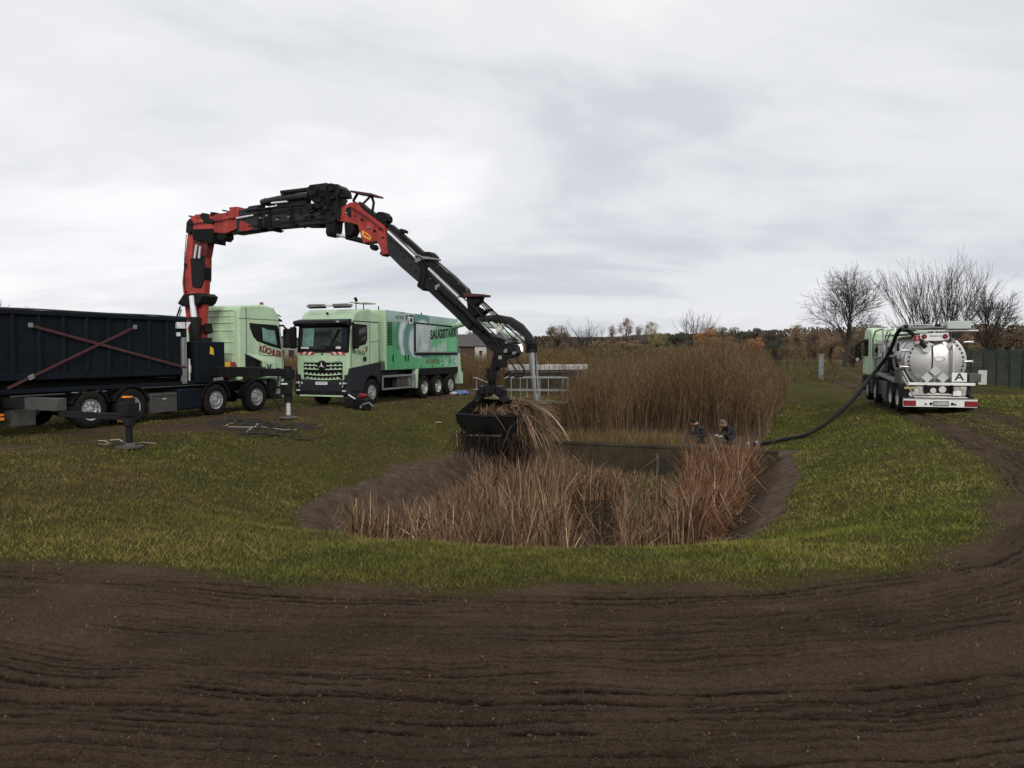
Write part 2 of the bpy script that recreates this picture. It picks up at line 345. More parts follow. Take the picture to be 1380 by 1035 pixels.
def track_h(U, V, x, y):
    v = V - VC; h = np.zeros_like(U); shade_damp = np.zeros_like(U)
    for i, (o, k, a_, b_, dp) in enumerate(TR):
        c = o + k * v + 0.10 * np.sin(v * 0.11 + i * 1.7) + 0.03 * np.sin(v * 0.9 + i)
        t = (U - c) / 0.19
        inside = np.clip(1.15 - np.abs(t) ** 4, 0, 1)
        groove = 0.5 + 0.5 * np.cos(t * math.pi * 2.0)       # circumferential grooves
        lug = (np.sin((v + 0.35 * np.abs(t) + 0.1 * i) * (2 * math.pi / 0.16)) > 0.1)
        wear = sstep(0.36, 0.52, fbm(V + i * 31, U * 2, 2.6, 3, i))
        line = np.exp(-((np.abs(np.abs(t) - 0.36)) / 0.10) ** 2) + 0.8 * np.exp(-((np.abs(t) - 0.86) / 0.10) ** 2)
        line = line * (0.62 + 0.38 * lug) * sstep(0.34, 0.50, fbm(V + i * 7, U * 9, 0.42, 3, i + 3))
        h += -dp * inside * wear * (0.006 + 0.022 * line)
        shade_damp = np.maximum(shade_damp, dp * np.clip(inside, 0, 1) * wear * np.clip(0.16 + 1.15 * line, 0, 1))  # tread grooves darkened in colour, painted shade for the ruts
        h += dp * 0.012 * np.exp(-((np.abs(t) - 1.15) / 0.22) ** 2) * wear * (0.5 + vn(V, U, 0.12, i))
    damp = sstep(0.50, 0.66, fbm(V * 0.6, U * 1.6, 0.9, 4, 77)); shade_damp = np.maximum(shade_damp, 0.32 * damp)
    return h, shade_damp
SHADE_DAMP = None
def height(x, y, fine=True, U=None, V=None):
    x = np.asarray(x, float); y = np.asarray(y, float); shp = x.shape; xf = x.ravel(); yf = y.ravel()
    d, s, w = basin_d(xf, yf)
    up = np.interp(d, [-50, 0, 1.4, 3.3, 4.6, 5.8, 7.0, 99], [FLOOR, FLOOR, -1.22, -0.62, -0.21, -0.05, 0, 0])
    low = np.where(s > WEIR + 0.15, -1.18, FLOOR)
    h = np.maximum(up, low + 0.02 * np.maximum(s - WEIR, 0) * (s > WEIR))
    h = h * (1 - 0 * s)
    far = sstep(40, 90, yf)
    h = h + (fbm(xf, yf, 9, 3, 1) - 0.5) * 0.16 * sstep(3, 12, np.hypot(xf, yf)) + (fbm(xf, yf, 60, 2, 2) - 0.5) * 0.9 * far
    h = h + (vn(xf, yf, 0.7, 5) - 0.5) * 0.05 * (d > 0.2)
    # low grassy mound beyond the track
    h = h + 1.0 * np.exp(-(((xf - 25) / 6.0) ** 2 + ((yf - 66) / 7.0) ** 2))
    if fine:
        if U is None: U, V = edge_uv(xf, yf)
        m = sstep(-0.15, 0.25, U) * (1 - sstep(7, 10, U))
        global SHADE_DAMP
        th_, SHADE_DAMP = track_h(U, V, xf, yf); SHADE_DAMP = SHADE_DAMP * m
        h = h - 0.03 * m + m * (th_ + (fbm(xf, yf, 0.35, 4, 8) - 0.5) * 0.032 + (vn(xf, yf, 0.05, 9) - 0.5) * 0.010 * (yf < 14))
        h = h + (1 - m) * (fbm(xf, yf, 0.5, 3, 6) - 0.5) * 0.06 * (yf < 60)
    return h.reshape(shp)
def hz(x, y): return float(height(np.array([x]), np.array([y]), fine=False)[0])
def hit(u, v, d0=4.0):                 # where the ray through photo pixel (u, v) meets the ground
    t = np.linspace(d0, 140, 6000); x = (u - 690) / FPX * t; z = EYE - (v - HZ) / FPX * t
    g_ = height(x, t, fine=False); i = int(np.argmax(z < g_)); return Vector((x[i], t[i], g_[i]))
def at(u, v, d): return Vector(((u - 690) / FPX * d, d, EYE - (v - HZ) / FPX * d))

# ------------------------------------------------------------------ ground
def build_ground():
    az = np.concatenate([np.linspace(-180, -41, 26)[:-1], np.linspace(-41, 41, 560), np.linspace(41, 180, 26)[1:-1]]) * math.pi / 180
    rr = np.concatenate([np.linspace(0.4, 2.6, 16)[:-1], np.geomspace(2.6, 9, 500), np.geomspace(9, 70, 340)[1:], np.geomspace(70, 1400, 50)[1:]])
    A, Rr = np.meshgrid(az, rr); X = Rr * np.sin(A); Y = Rr * np.cos(A)
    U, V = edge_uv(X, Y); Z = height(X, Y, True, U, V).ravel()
    na, nr = len(az), len(rr)
    Vt = np.stack([X.ravel(), Y.ravel(), Z], 1)
    i = np.arange(nr - 1)[:, None] * na; j = np.arange(na)[None, :]; jn = (j + 1) % na
    F = np.stack([i + j, i + jn, i + na + jn, i + na + j], 2).reshape(-1, 4)[:, ::-1]
    Vt = np.concatenate([Vt, [[0, 0, float(Z[:na].mean())]]])
    me = bpy.data.meshes.new('ground')
    cen = np.stack([np.full(na, nr * na), (np.arange(na) + 1) % na, np.arange(na)], 1)
    li = np.concatenate([F.ravel(), cen[:, ::-1].ravel()]).astype(np.int32)
    ls = np.concatenate([np.arange(0, F.size, 4), F.size + np.arange(0, cen.size, 3)]).astype(np.int32)
    me.vertices.add(len(Vt)); me.vertices.foreach_set('co', Vt.astype(np.float32).ravel())
    me.loops.add(len(li)); me.loops.foreach_set('vertex_index', li)
    me.polygons.add(len(ls)); me.polygons.foreach_set('loop_start', ls)
    me.update(calc_edges=True); me.polygons.foreach_set('use_smooth', [True] * len(ls))
    x, y = X.ravel(), Y.ravel(); d, s, w = basin_d(x, y)
    D, B, W = masks(x, y, U, V, d, s, w)
    C = np.ones((len(Vt), 4), np.float32); C[:-1, 0] = D; C[:-1, 1] = B; C[:-1, 2] = W; C[:-1, 3] = 1 - SHADE_DAMP; C[-1, :3] = (1, 0, 0)
    ca = me.attributes.new('Mask', 'FLOAT_COLOR', 'POINT'); ca.data.foreach_set('color', C.ravel())
    o = bpy.data.objects.new('ground', me); COL.objects.link(o); props(o, kind='structure', label='grassy and muddy ground around the pond')
    m = bpy.data.materials.new('ground_soil_and_grass'); m.use_nodes = True; t = m.node_tree; b = t.nodes['Principled BSDF']; ln = t.links.new
    def nd(k, **kw):
        n = t.nodes.new(k)
        for a_, v_ in kw.items(): setattr(n, a_, v_)
        return n
    co = nd('ShaderNodeTexCoord'); at_ = nd('ShaderNodeAttribute'); at_.attribute_name = 'Mask'; sp = nd('ShaderNodeSeparateColor'); ln(at_.outputs['Color'], sp.inputs[0])
    def noise(sc, det=6, ro=0.6, loc=(0, 0, 0)):
        mpp = nd('ShaderNodeMapping'); mpp.inputs['Location'].default_value = loc; ln(co.outputs['Object'], mpp.inputs[0])
        n = nd('ShaderNodeTexNoise'); n.inputs['Scale'].default_value = sc; n.inputs['Detail'].default_value = det; n.inputs['Roughness'].default_value = ro; ln(mpp.outputs[0], n.inputs['Vector']); return n.outputs[0]
    def ramp(src, stops):
        r = nd('ShaderNodeValToRGB'); els = r.color_ramp.elements
        els[0].position, els[0].color = stops[0][0], (*stops[0][1], 1); els[1].position, els[1].color = stops[-1][0], (*stops[-1][1], 1)
        for p, c in stops[1:-1]: e_ = els.new(p); e_.color = (*c, 1)
        ln(src, r.inputs[0]); return r.outputs[0]
    def mix(f, a_, b_):
        n = nd('ShaderNodeMix', data_type='RGBA'); ln(f, n.inputs[0]); ln(a_, n.inputs[6]); ln(b_, n.inputs[7]); return n.outputs[2]
    grass = ramp(noise(0.55, 8, 0.62), [(0.3, (0.034, 0.040, 0.010)), (0.43, (0.055, 0.055, 0.014)), (0.54, (0.078, 0.062, 0.020)), (0.66, (0.10, 0.070, 0.030))])
    gr2 = ramp(noise(9, 6, 0.7, (3, 1, 2)), [(0.3, (0.016, 0.022, 0.007)), (0.7, (0.08, 0.078, 0.026))])
    n5 = nd('ShaderNodeMix', data_type='RGBA'); n5.inputs[0].default_value = 0.5; ln(grass, n5.inputs[6]); ln(gr2, n5.inputs[7]); grass = n5.outputs[2]
    dirt = ramp(noise(1.1, 9, 0.68), [(0.32, (0.038, 0.025, 0.016)), (0.5, (0.082, 0.056, 0.038)), (0.68, (0.140, 0.102, 0.072))])
    dr2 = ramp(noise(22, 8, 0.75, (7, 3, 1)), [(0.36, (0.026, 0.016, 0.009)), (0.64, (0.130, 0.088, 0.058))])
    n6 = nd('ShaderNodeMix', data_type='RGBA'); n6.inputs[0].default_value = 0.55; ln(dirt, n6.inputs[6]); ln(dr2, n6.inputs[7]); dirt = n6.outputs[2]
    dr3 = ramp(noise(75, 5, 0.7, (2, 8, 4)), [(0.42, (0.016, 0.010, 0.006)), (0.58, (0.140, 0.100, 0.068))]); n7 = nd('ShaderNodeMix', data_type='RGBA'); n7.inputs[0].default_value = 0.35; ln(dirt, n7.inputs[6]); ln(dr3, n7.inputs[7]); dirt = n7.outputs[2]
    bank = ramp(noise(3.5, 10, 0.72, (1, 5, 2)), [(0.3, (0.045, 0.030, 0.022)), (0.5, (0.095, 0.068, 0.050)), (0.64, (0.13, 0.098, 0.074)), (0.76, (0.22, 0.18, 0.14))])
    field = ramp(noise(0.12, 6, 0.6, (2, 2, 2)), [(0.3, (0.05, 0.058, 0.022)), (0.5, (0.085, 0.075, 0.03)), (0.7, (0.11, 0.08, 0.038))])
    def jit(ch, sc, amt):
        ma = nd('ShaderNodeMath', operation='MULTIPLY_ADD'); ln(noise(sc, 6, 0.7, (9, 9, 1)), ma.inputs[0]); ma.inputs[1].default_value = amt; ma.inputs[2].default_value = -amt / 2
        ad = nd('ShaderNodeMath', operation='ADD'); ln(ma.outputs[0], ad.inputs[0]); ln(ch, ad.inputs[1])
        mr = nd('ShaderNodeMapRange'); mr.inputs[1].default_value = 0.3; mr.inputs[2].default_value = 0.7; ln(ad.outputs[0], mr.inputs[0]); return mr.outputs[0]
    c = mix(sp.outputs[2], grass, field)
    c = mix(jit(sp.outputs[1], 4, 0.9), c, bank)
    c = mix(jit(sp.outputs[0], 5, 1.1), c, dirt)
    # groove shade painted into the mud colour, along with random damp patches
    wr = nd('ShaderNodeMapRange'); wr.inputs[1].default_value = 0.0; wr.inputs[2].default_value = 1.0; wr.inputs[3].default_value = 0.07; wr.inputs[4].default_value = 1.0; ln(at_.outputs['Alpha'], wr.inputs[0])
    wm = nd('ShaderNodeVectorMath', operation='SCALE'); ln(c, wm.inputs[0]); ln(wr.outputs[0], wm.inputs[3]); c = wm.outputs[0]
    ln(c, b.inputs['Base Color']); b.inputs['Roughness'].default_value = 0.92; b.inputs['Specular IOR Level'].default_value = 0.04
    bp = nd('ShaderNodeBump'); bp.inputs['Strength'].default_value = 0.8; bp.inputs['Distance'].default_value = 0.035; ln(noise(28, 8, 0.75), bp.inputs['Height'])
    bp2 = nd('ShaderNodeBump'); bp2.inputs['Strength'].default_value = 0.7; bp2.inputs['Distance'].default_value = 0.10; ln(noise(4.5, 6, 0.65), bp2.inputs['Height']); ln(bp2.outputs[0], bp.inputs['Normal'])
    bp3 = nd('ShaderNodeBump'); bp3.inputs['Strength'].default_value = 0.9; bp3.inputs['Distance'].default_value = 0.014; ln(noise(85, 6, 0.8), bp3.inputs['Height']); ln(bp.outputs[0], bp3.inputs['Normal'])
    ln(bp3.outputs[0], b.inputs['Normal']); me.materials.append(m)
    return o

def masks(x, y, U, V, d, s, w):
    v = V - VC
    nz_ = (fbm(x, y, 1.6, 4, 11) - 0.5)
    Am = sstep(-0.42, 0.32, U + nz_ * 1.0) * (1 - sstep(9, 13, U)) * (1 - sstep(8.5, 13, v + nz_ * 6))
    lane = np.exp(-((U - 0.65) / 0.5) ** 2) + np.exp(-((U - 3.0) / 0.55) ** 2) + 0.35 * np.exp(-((U - 1.8) / 0.8) ** 2)
    Bm = np.clip(lane * (0.85 + nz_ * 1.6), 0, 1) * sstep(5, 9, v)
    # worn strip where the two left trucks stand
    st = np.exp(-((w + 17.2) / 2.2) ** 2) * sstep(8, 14, s) * (1 - sstep(46, 60, s)) * np.clip(0.62 + nz_ * 2.2, 0, 1)
    far = sstep(48, 62, y) * (1 - 0.8 * np.exp(-((x - 22) / 14) ** 2) * (y < 90))
    D = np.clip(np.maximum(np.maximum(Am, Bm), st), 0, 1)
    # moss and grass returning at the far side of the mud
    D = D * (1 - 0.62 * sstep(0.5, 3.2, U) * 0.55 * sstep(0.47, 0.62, fbm(x, y, 0.9, 4, 15)) * (U < 12))
    Bk = (1 - sstep(1.5, 2.05, d + 1.5 * (s > 27.5) * (w > -7) + nz_ * 0.6)) * (s < 60)
    return D, Bk, far
ground = build_ground()

# water in the pond floor
def build_water():
    pts = []
    n = 64
    for i in range(n):
        t = 2 * math.pi * i / n
        s_ = (13.2 + WEIR) / 2 + 6.6 * max(-1, min(1, 1.25 * math.cos(t))); w_ = -5.85 + 3.9 * max(-1, min(1, 1.25 * math.sin(t)))
        x, y = unsw(s_, w_); pts.append((x, y, WATER))
    g = G(); g.add(pts, [tuple(range(n))])
    m = bpy.data.materials.new('dark_pond_water'); m.use_nodes = True; b = m.node_tree.nodes['Principled BSDF']
    b.inputs['Base Color'].default_value = (0.012, 0.012, 0.010, 1); b.inputs['Roughness'].default_value = 0.06; b.inputs['Specular IOR Level'].default_value = 0.6
    nz = m.node_tree.nodes.new('ShaderNodeTexNoise'); nz.inputs['Scale'].default_value = 9; bp = m.node_tree.nodes.new('ShaderNodeBump'); bp.inputs['Strength'].default_value = 0.12; bp.inputs['Distance'].default_value = 0.02
    m.node_tree.links.new(nz.outputs[0], bp.inputs['Height']); m.node_tree.links.new(bp.outputs[0], b.inputs['Normal'])
    obj('water', g, m, smooth=False, kind='structure', label='dark shallow water between the reeds')
build_water()

# ------------------------------------------------------------------ grass, reeds, thicket
rng = np.random.default_rng(11)
def grass():
    n = 420000
    az = rng.uniform(-R(37), R(37), n); r = np.exp(rng.uniform(math.log(6.6), math.log(46), n))
    x = r * np.sin(az); y = r * np.cos(az)
    U, V = edge_uv(x, y); d, s, w = basin_d(x, y); D, B, W = masks(x, y, U, V, d, s, w)
    clump = fbm(x, y, 0.45, 3, 21)
    keep = (rng.random(n) > np.clip(D * 1.2, 0, 0.97)) & (B < 0.35 + 0.3 * rng.random(n)) & (clump + rng.random(n) * 0.5 > 0.48)
    x, y, r, U, d, w, s = x[keep], y[keep], r[keep], U[keep], d[keep], w[keep], s[keep]; n = len(x)
    z = height(x, y)
    tall = fbm(x, y, 0.9, 3, 23)
    h = rng.uniform(0.012, 0.042, n) * (0.5 + 1.1 * tall) * (1 + 0.014 * r) * (1 + 0.7 * (rng.random(n) < 0.04))
    h *= np.where(D[keep] > 0.25, 0.5, 1.0)
    wd_ = np.maximum(0.0065, 0.00085 * r) * rng.uniform(0.7, 1.3, n)
    th = rng.uniform(0, 2 * math.pi, n); le = h * rng.uniform(0.3, 1.8, n)
    P = np.zeros((n, 2, 3)); P[:, 0] = np.stack([x, y, z - 0.01], 1)
    P[:, 1] = np.stack([x + le * np.cos(th), y + le * np.sin(th), z + h], 1)
    Wd = np.stack([wd_, wd_ * 0.2], 1)
    g1 = np.array([0.122, 0.142, 0.021]); g2 = np.array([0.230, 0.205, 0.042]); g3 = np.array([0.28, 0.215, 0.095]); g4 = np.array([0.062, 0.098, 0.014])
    f = np.clip((fbm(x, y, 3.0, 4, 31) - 0.38) * 3.2, 0, 1)[:, None]; f2 = np.clip((fbm(x, y, 1.1, 3, 35) - 0.45) * 4, 0, 1)[:, None]
    C = g1 * (1 - f) + g2 * f; C = C * (1 - 0.4 * f2) + g4 * 0.4 * f2
    dead = (rng.random(n) < 0.14 + 0.25 * f[:, 0])[:, None]; C = np.where(dead, g3 * rng.uniform(0.5, 1.05, (n, 1)), C)
    br_ = np.clip((fbm(x, y, 5.5, 3, 37) - 0.45) * 4, 0, 1)[:, None]; br_ = np.clip(br_ * 0.5 + 0.45 * sstep(-8, -13, w)[:, None] * (0.4 + fbm(x, y, 2.0, 3, 38))[:, None], 0, 0.8); C = C * (1 - br_) + np.array([0.115, 0.082, 0.035]) * br_
    C = np.where((D[keep] > 0.2)[:, None], C * 0.5 + g3 * 0.35, C)
    C = C * rng.uniform(0.5, 1.45, (n, 1)) * (0.72 + 0.55 * fbm(x, y, 0.25, 2, 39))[:, None]
    ribbons('grass', P, Wd, C, kind='stuff', label='short worn grass around the pond')
grass()

def reed_height(x, y, s, w):
    k = x / y; px = 690 + FPX * k
    H = np.interp(px, [430, 480, 560, 600, 640, 690, 760, 810, 835, 850, 885, 905, 940, 1000], [1.15, 1.3, 1.3, 1.4, 1.6, 1.85, 1.9, 1.8, 1.5, 1.1, 1.0, 1.35, 1.75, 1.8])
    H = np.where((s > 22.5) & (px < 930), np.minimum(H, 1.15), H)
    H = np.where((s > 22) & (px > 936), 1.7, H); H = np.where((s > 19) & (px < 928) & (px > 836), np.minimum(H, 0.75), H); H = np.where((s > 23) & (px < 928) & (px > 770), np.minimum(H, 0.8), H)
    return H
def reeds():
    n = 46000
    s = rng.uniform(13.3, 25.7, n); w = rng.uniform(-8.9, -1.9, n)
    x, y = unsw(s, w); px = 690 + FPX * x / y
    H = reed_height(x, y, s, w)
    cl = fbm(x, y, 0.9, 3, 41)
    chan = (px > 762 + 10 * np.sin(y)) & (px < 838 + 8 * np.sin(y * 1.7)) & (y < 23.2)
    keep = (cl + rng.random(n) * 0.35 > 0.52) & ~chan
    keep &= ~((px < 640) & (y > 19.5) & (w < -7.4)); keep &= ~((px > 835) & (px < 900) & (y > 19) & (rng.random(n) < 0.6)); keep &= ~((px > 930) & (y > 21) & (rng.random(n) < 0.35))
    keep |= (rng.random(n) < 0.006)
    x, y, s, w, H, px = [q[keep] for q in (x, y, s, w, H, px)]; n = len(x)
    H = H * rng.uniform(0.55, 1.12, n) * (0.72 + 0.5 * fbm(x, y, 1.8, 2, 44))
    H = np.where((px > 770) & (px < 838) & (y < 22.6), H * 0.4, H)
    z = np.maximum(height(x, y, fine=False), FLOOR)
    la = fbm(x, y, 1.1, 2, 46) * 8 + rng.normal(0, 2.2, n); le = H * (rng.uniform(0.03, 0.28, n) + 0.4 * (rng.random(n) < 0.12))
    t = np.linspace(0, 1, 5)[None, :]
    dr = rng.uniform(0, 1, n)[:, None] ** 2
    hz_ = le[:, None] * t ** 1.7; zz_ = H[:, None] * (t - 0.22 * dr * t ** 4)
    broken = (rng.random(n) < 0.34)[:, None]
    zz_ = np.where(broken & (t > 0.7), H[:, None] * (0.75 - 0.9 * (t - 0.75)), zz_); hz_ = np.where(broken & (t > 0.7), hz_ + H[:, None] * 0.45 * (t - 0.5), hz_)
    P = np.stack([x[:, None] + hz_ * np.cos(la)[:, None], y[:, None] + hz_ * np.sin(la)[:, None], z[:, None] + zz_], 2)
    Wd = rng.uniform(0.009, 0.027, n)[:, None] * np.array([1.0, 1.05, 0.95, 0.7, 0.2])[None, :]
    pal = np.array([[0.175, 0.098, 0.056], [0.24, 0.148, 0.092], [0.38, 0.275, 0.185], [0.072, 0.042, 0.026], [0.17, 0.13, 0.06]])
    rightp = (px > 930)[:, None]
    c = pal[rng.choice(5, n, p=[0.36, 0.27, 0.12, 0.17, 0.08])]
    green = ((px > 845) & (px < 915) & (y > 18))[:, None] & (rng.random((n, 1)) < 0.3)
    c = np.where(green, np.array([0.13, 0.125, 0.05]), c); c = np.where(rightp, c * np.array([0.92, 0.80, 0.78]), c)
    c = c * rng.uniform(0.45, 1.5, (n, 1)) * np.where(rng.random((n, 1)) < 0.08, 1.5, 1.0)
    ribbons('reeds', P, Wd, c, kind='stuff', label='dead brown reeds filling the pond')
    # fallen litter on the floor
    n = 9000
    s = rng.uniform(13.2, 25.8, n); w = rng.uniform(-9.4, -1.6, n); x, y = unsw(s, w); px = 690 + FPX * x / y
    k_ = ~((px > 755) & (px < 845) & (y > 16) & (y < 23.5)) | (rng.random(n) < 0.05)
    x, y = x[k_], y[k_]; n = len(x)
    th = rng.uniform(0, 6.28, n); l_ = rng.uniform(0.2, 0.9, n); z = np.maximum(height(x, y, fine=False), WATER) + rng.uniform(0.0, 0.16, n)
    t = np.linspace(0, 1, 3)[None, :]
    P = np.stack([x[:, None] + np.cos(th)[:, None] * l_[:, None] * t, y[:, None] + np.sin(th)[:, None] * l_[:, None] * t, z[:, None] + np.array([0, 0.06, 0.0])[None, :] + 0 * t], 2)
    c = pal[rng.choice(5, n)] * rng.uniform(0.3, 0.9, (n, 1))
    ribbons('reed_litter', P, np.full((n, 3), 0.02), c, kind='stuff', label='broken reed litter on the pond floor')
reeds()

def stems(name, x, y, z, H, spread, pal, leafpal, nleaf, wid, label, lean=None, topfrac=0.45, leafsize=0.05):
    n = len(x); la = rng.uniform(0, 6.28, n); le = H * rng.uniform(0.02, spread, n)
    t = np.linspace(0, 1, 5)[None, :]
    hz_ = le[:, None] * t ** 1.4
    P = np.stack([x[:, None] + hz_ * np.cos(la)[:, None], y[:, None] + hz_ * np.sin(la)[:, None], z[:, None] + H[:, None] * t], 2)
    P[:, 1:4, :2] += rng.normal(0, 0.03, (n, 3, 2)) * H[:, None, None] / 3
    Wd = (wid * rng.uniform(0.6, 1.5, n))[:, None] * np.array([1.0, 0.85, 0.7, 0.5, 0.2])[None, :]
    c = np.array(pal)[rng.choice(len(pal), n)] * rng.uniform(0.6, 1.35, (n, 1))
    # twigs and leaves as short ribbons on the upper stems
    i = rng.integers(0, n, nleaf); tt = 1 - topfrac * rng.random(nleaf) ** 1.2
    seg = np.clip((tt * 4).astype(int), 0, 3); fr = tt * 4 - seg
    p = P[i, seg] * (1 - fr[:, None]) + P[i, seg + 1] * fr[:, None]
    dv = rng.normal(0, 1, (nleaf, 3)); dv[:, 2] = np.abs(dv[:, 2]) + 0.5; dv /= np.linalg.norm(dv, axis=1)[:, None]
    tw = rng.random(nleaf) < 0.5; ll = np.where(tw, rng.uniform(0.25, 0.6, nleaf), leafsize * rng.uniform(0.8, 2.0, nleaf))
    Q = np.stack([p, p + dv * ll[:, None] * 0.5, p + dv * ll[:, None]], 1); Q[:, 2, 2] += 0.05 * tw
    wq = np.where(tw, 0.007, leafsize * 0.7)[:, None] * np.array([1.0, 0.4])[None, :]
    cl = np.where(tw[:, None], np.array(pal)[rng.choice(len(pal), nleaf)], np.array(leafpal)[rng.choice(len(leafpal), nleaf)]) * rng.uniform(0.6, 1.3, (nleaf, 1))
    # merge by padding the short ones to five points
    Q5 = Q[:, ::2]
    o = ribbons(name, P, Wd, c, kind='stuff', label=label)
    o2 = ribbons(name + '_twigs', Q5, wq, cl, kind='stuff', label=label + ', its fine twigs and last leaves')
    return o
OLIVE = [(0.120, 0.072, 0.038), (0.155, 0.090, 0.047), (0.068, 0.046, 0.027), (0.095, 0.063, 0.035), (0.25, 0.18, 0.12)]
def thicket():
    n = 12500
    s = rng.uniform(27.6, 48, n); w = rng.uniform(-9.8, -1.9, n)
    cl = fbm(s, w, 1.1, 2, 51); k_ = (cl + rng.random(n) * 0.5 > 0.5) & ~((s < 30.8) & (w > -6.8)); s, w = s[k_], w[k_]
    x, y = unsw(s, w); z = height(x, y, fine=False); n = len(x)
    edge = np.clip(np.minimum((w + 10.4) / 2.0, (-1.3 - w) / 2.6), 0.2, 1)
    top = 1.45 + 0.010 * (y - 32) + 0.9 * (fbm(x, y, 3, 2, 55) - 0.5) + 1.0 * np.exp(-((w + 4.2) / 1.9) ** 2)
    H = (top - z) * (0.45 + 0.55 * edge) * rng.uniform(0.5, 1.1, n)
    stems('willow_thicket', x, y, z, H, 0.34, OLIVE, [(0.24, 0.125, 0.05), (0.18, 0.11, 0.048), (0.14, 0.095, 0.04), (0.28, 0.165, 0.065)], 190000, 0.011, 'dense thicket of thin willow rods beyond the pond wall', topfrac=0.62, leafsize=0.035)
    # straw coloured tall grass at the thicket's foot
    n = 7000
    s = rng.uniform(26.3, 28.6, n); w = rng.uniform(-10.8, -1.6, n); k_ = ~((w > -4.6) & (s > 26.5)) & (rng.random(n) < 0.75); x, y = unsw(s[k_], w[k_])
    s2 = rng.uniform(26.5, 33, 3000); w2 = rng.uniform(-12.6, -10.2, 3000); x2, y2 = unsw(s2, w2); x = np.concatenate([x, x2]); y = np.concatenate([y, y2])
    n = len(x); z = height(x, y, fine=False); H = rng.uniform(0.12, 0.5, n); th = rng.uniform(0, 6.28, n); le = H * rng.uniform(0.1, 0.7, n); t = np.linspace(0, 1, 3)[None, :]
    P = np.stack([x[:, None] + np.cos(th)[:, None] * le[:, None] * t ** 2, y[:, None] + np.sin(th)[:, None] * le[:, None] * t ** 2, z[:, None] + H[:, None] * t], 2)
    c = np.array([(0.26, 0.18, 0.08), (0.17, 0.12, 0.05), (0.11, 0.09, 0.04)])[rng.choice(3, n)] * rng.uniform(0.6, 1.1, (n, 1))
    ribbons('dry_grass', P, np.array([[0.014, 0.012, 0.004]]) * np.ones((n, 1)), c, kind='stuff', label='straw coloured grass at the foot of the thicket')
    # scrub of the field behind the trucks
    n = 16000
    y = rng.uniform(43, 80, n) ** 1.0; px = rng.uniform(300, 800, n); x = (px - 690) / FPX * y
    z = height(x, y, fine=False); H = rng.uniform(0.9, 1.9, n) * (0.75 + 0.5 * fbm(x, y, 7, 2, 61))
    stems('field_scrub', x, y, z, H, 0.25, [(0.10, 0.065, 0.035), (0.075, 0.052, 0.03), (0.13, 0.09, 0.045)], [(0.20, 0.12, 0.04), (0.13, 0.09, 0.035)], 30000, 0.03, 'tall dead weeds covering the field behind the trucks', topfrac=0.6, leafsize=0.09)
    n = 12000
    y = rng.uniform(112, 150, n); px = rng.uniform(725, 1170, n); x = (px - 690) / FPX * y
    z = height(x, y, fine=False); H = rng.uniform(0.5, 2.3, n) * (0.25 + 1.5 * fbm(x, y, 10, 3, 66) ** 1.5)
    stems('far_hedge', x, y, z, H, 0.3, [(0.10, 0.07, 0.045), (0.13, 0.085, 0.05), (0.07, 0.06, 0.035)], [(0.22, 0.13, 0.05), (0.15, 0.11, 0.05), (0.10, 0.085, 0.04)], 24000, 0.06, 'brown hedge of scrub along the far edge of the field', topfrac=0.8, leafsize=0.2)
    n = 9000
    y = rng.uniform(52, 95, n); px = rng.uniform(740, 1130, n); x = (px - 690) / FPX * y
    z = height(x, y, fine=False); H = rng.uniform(0.5, 1.3, n)*(px<1040) + 0.35
    stems('field_grass', x, y, z, H, 0.3, [(0.10, 0.075, 0.035), (0.085, 0.07, 0.03)], [(0.17, 0.12, 0.04), (0.11, 0.09, 0.035)], 12000, 0.03, 'rank brown grass of the field beyond the thicket', leafsize=0.09)
thicket()

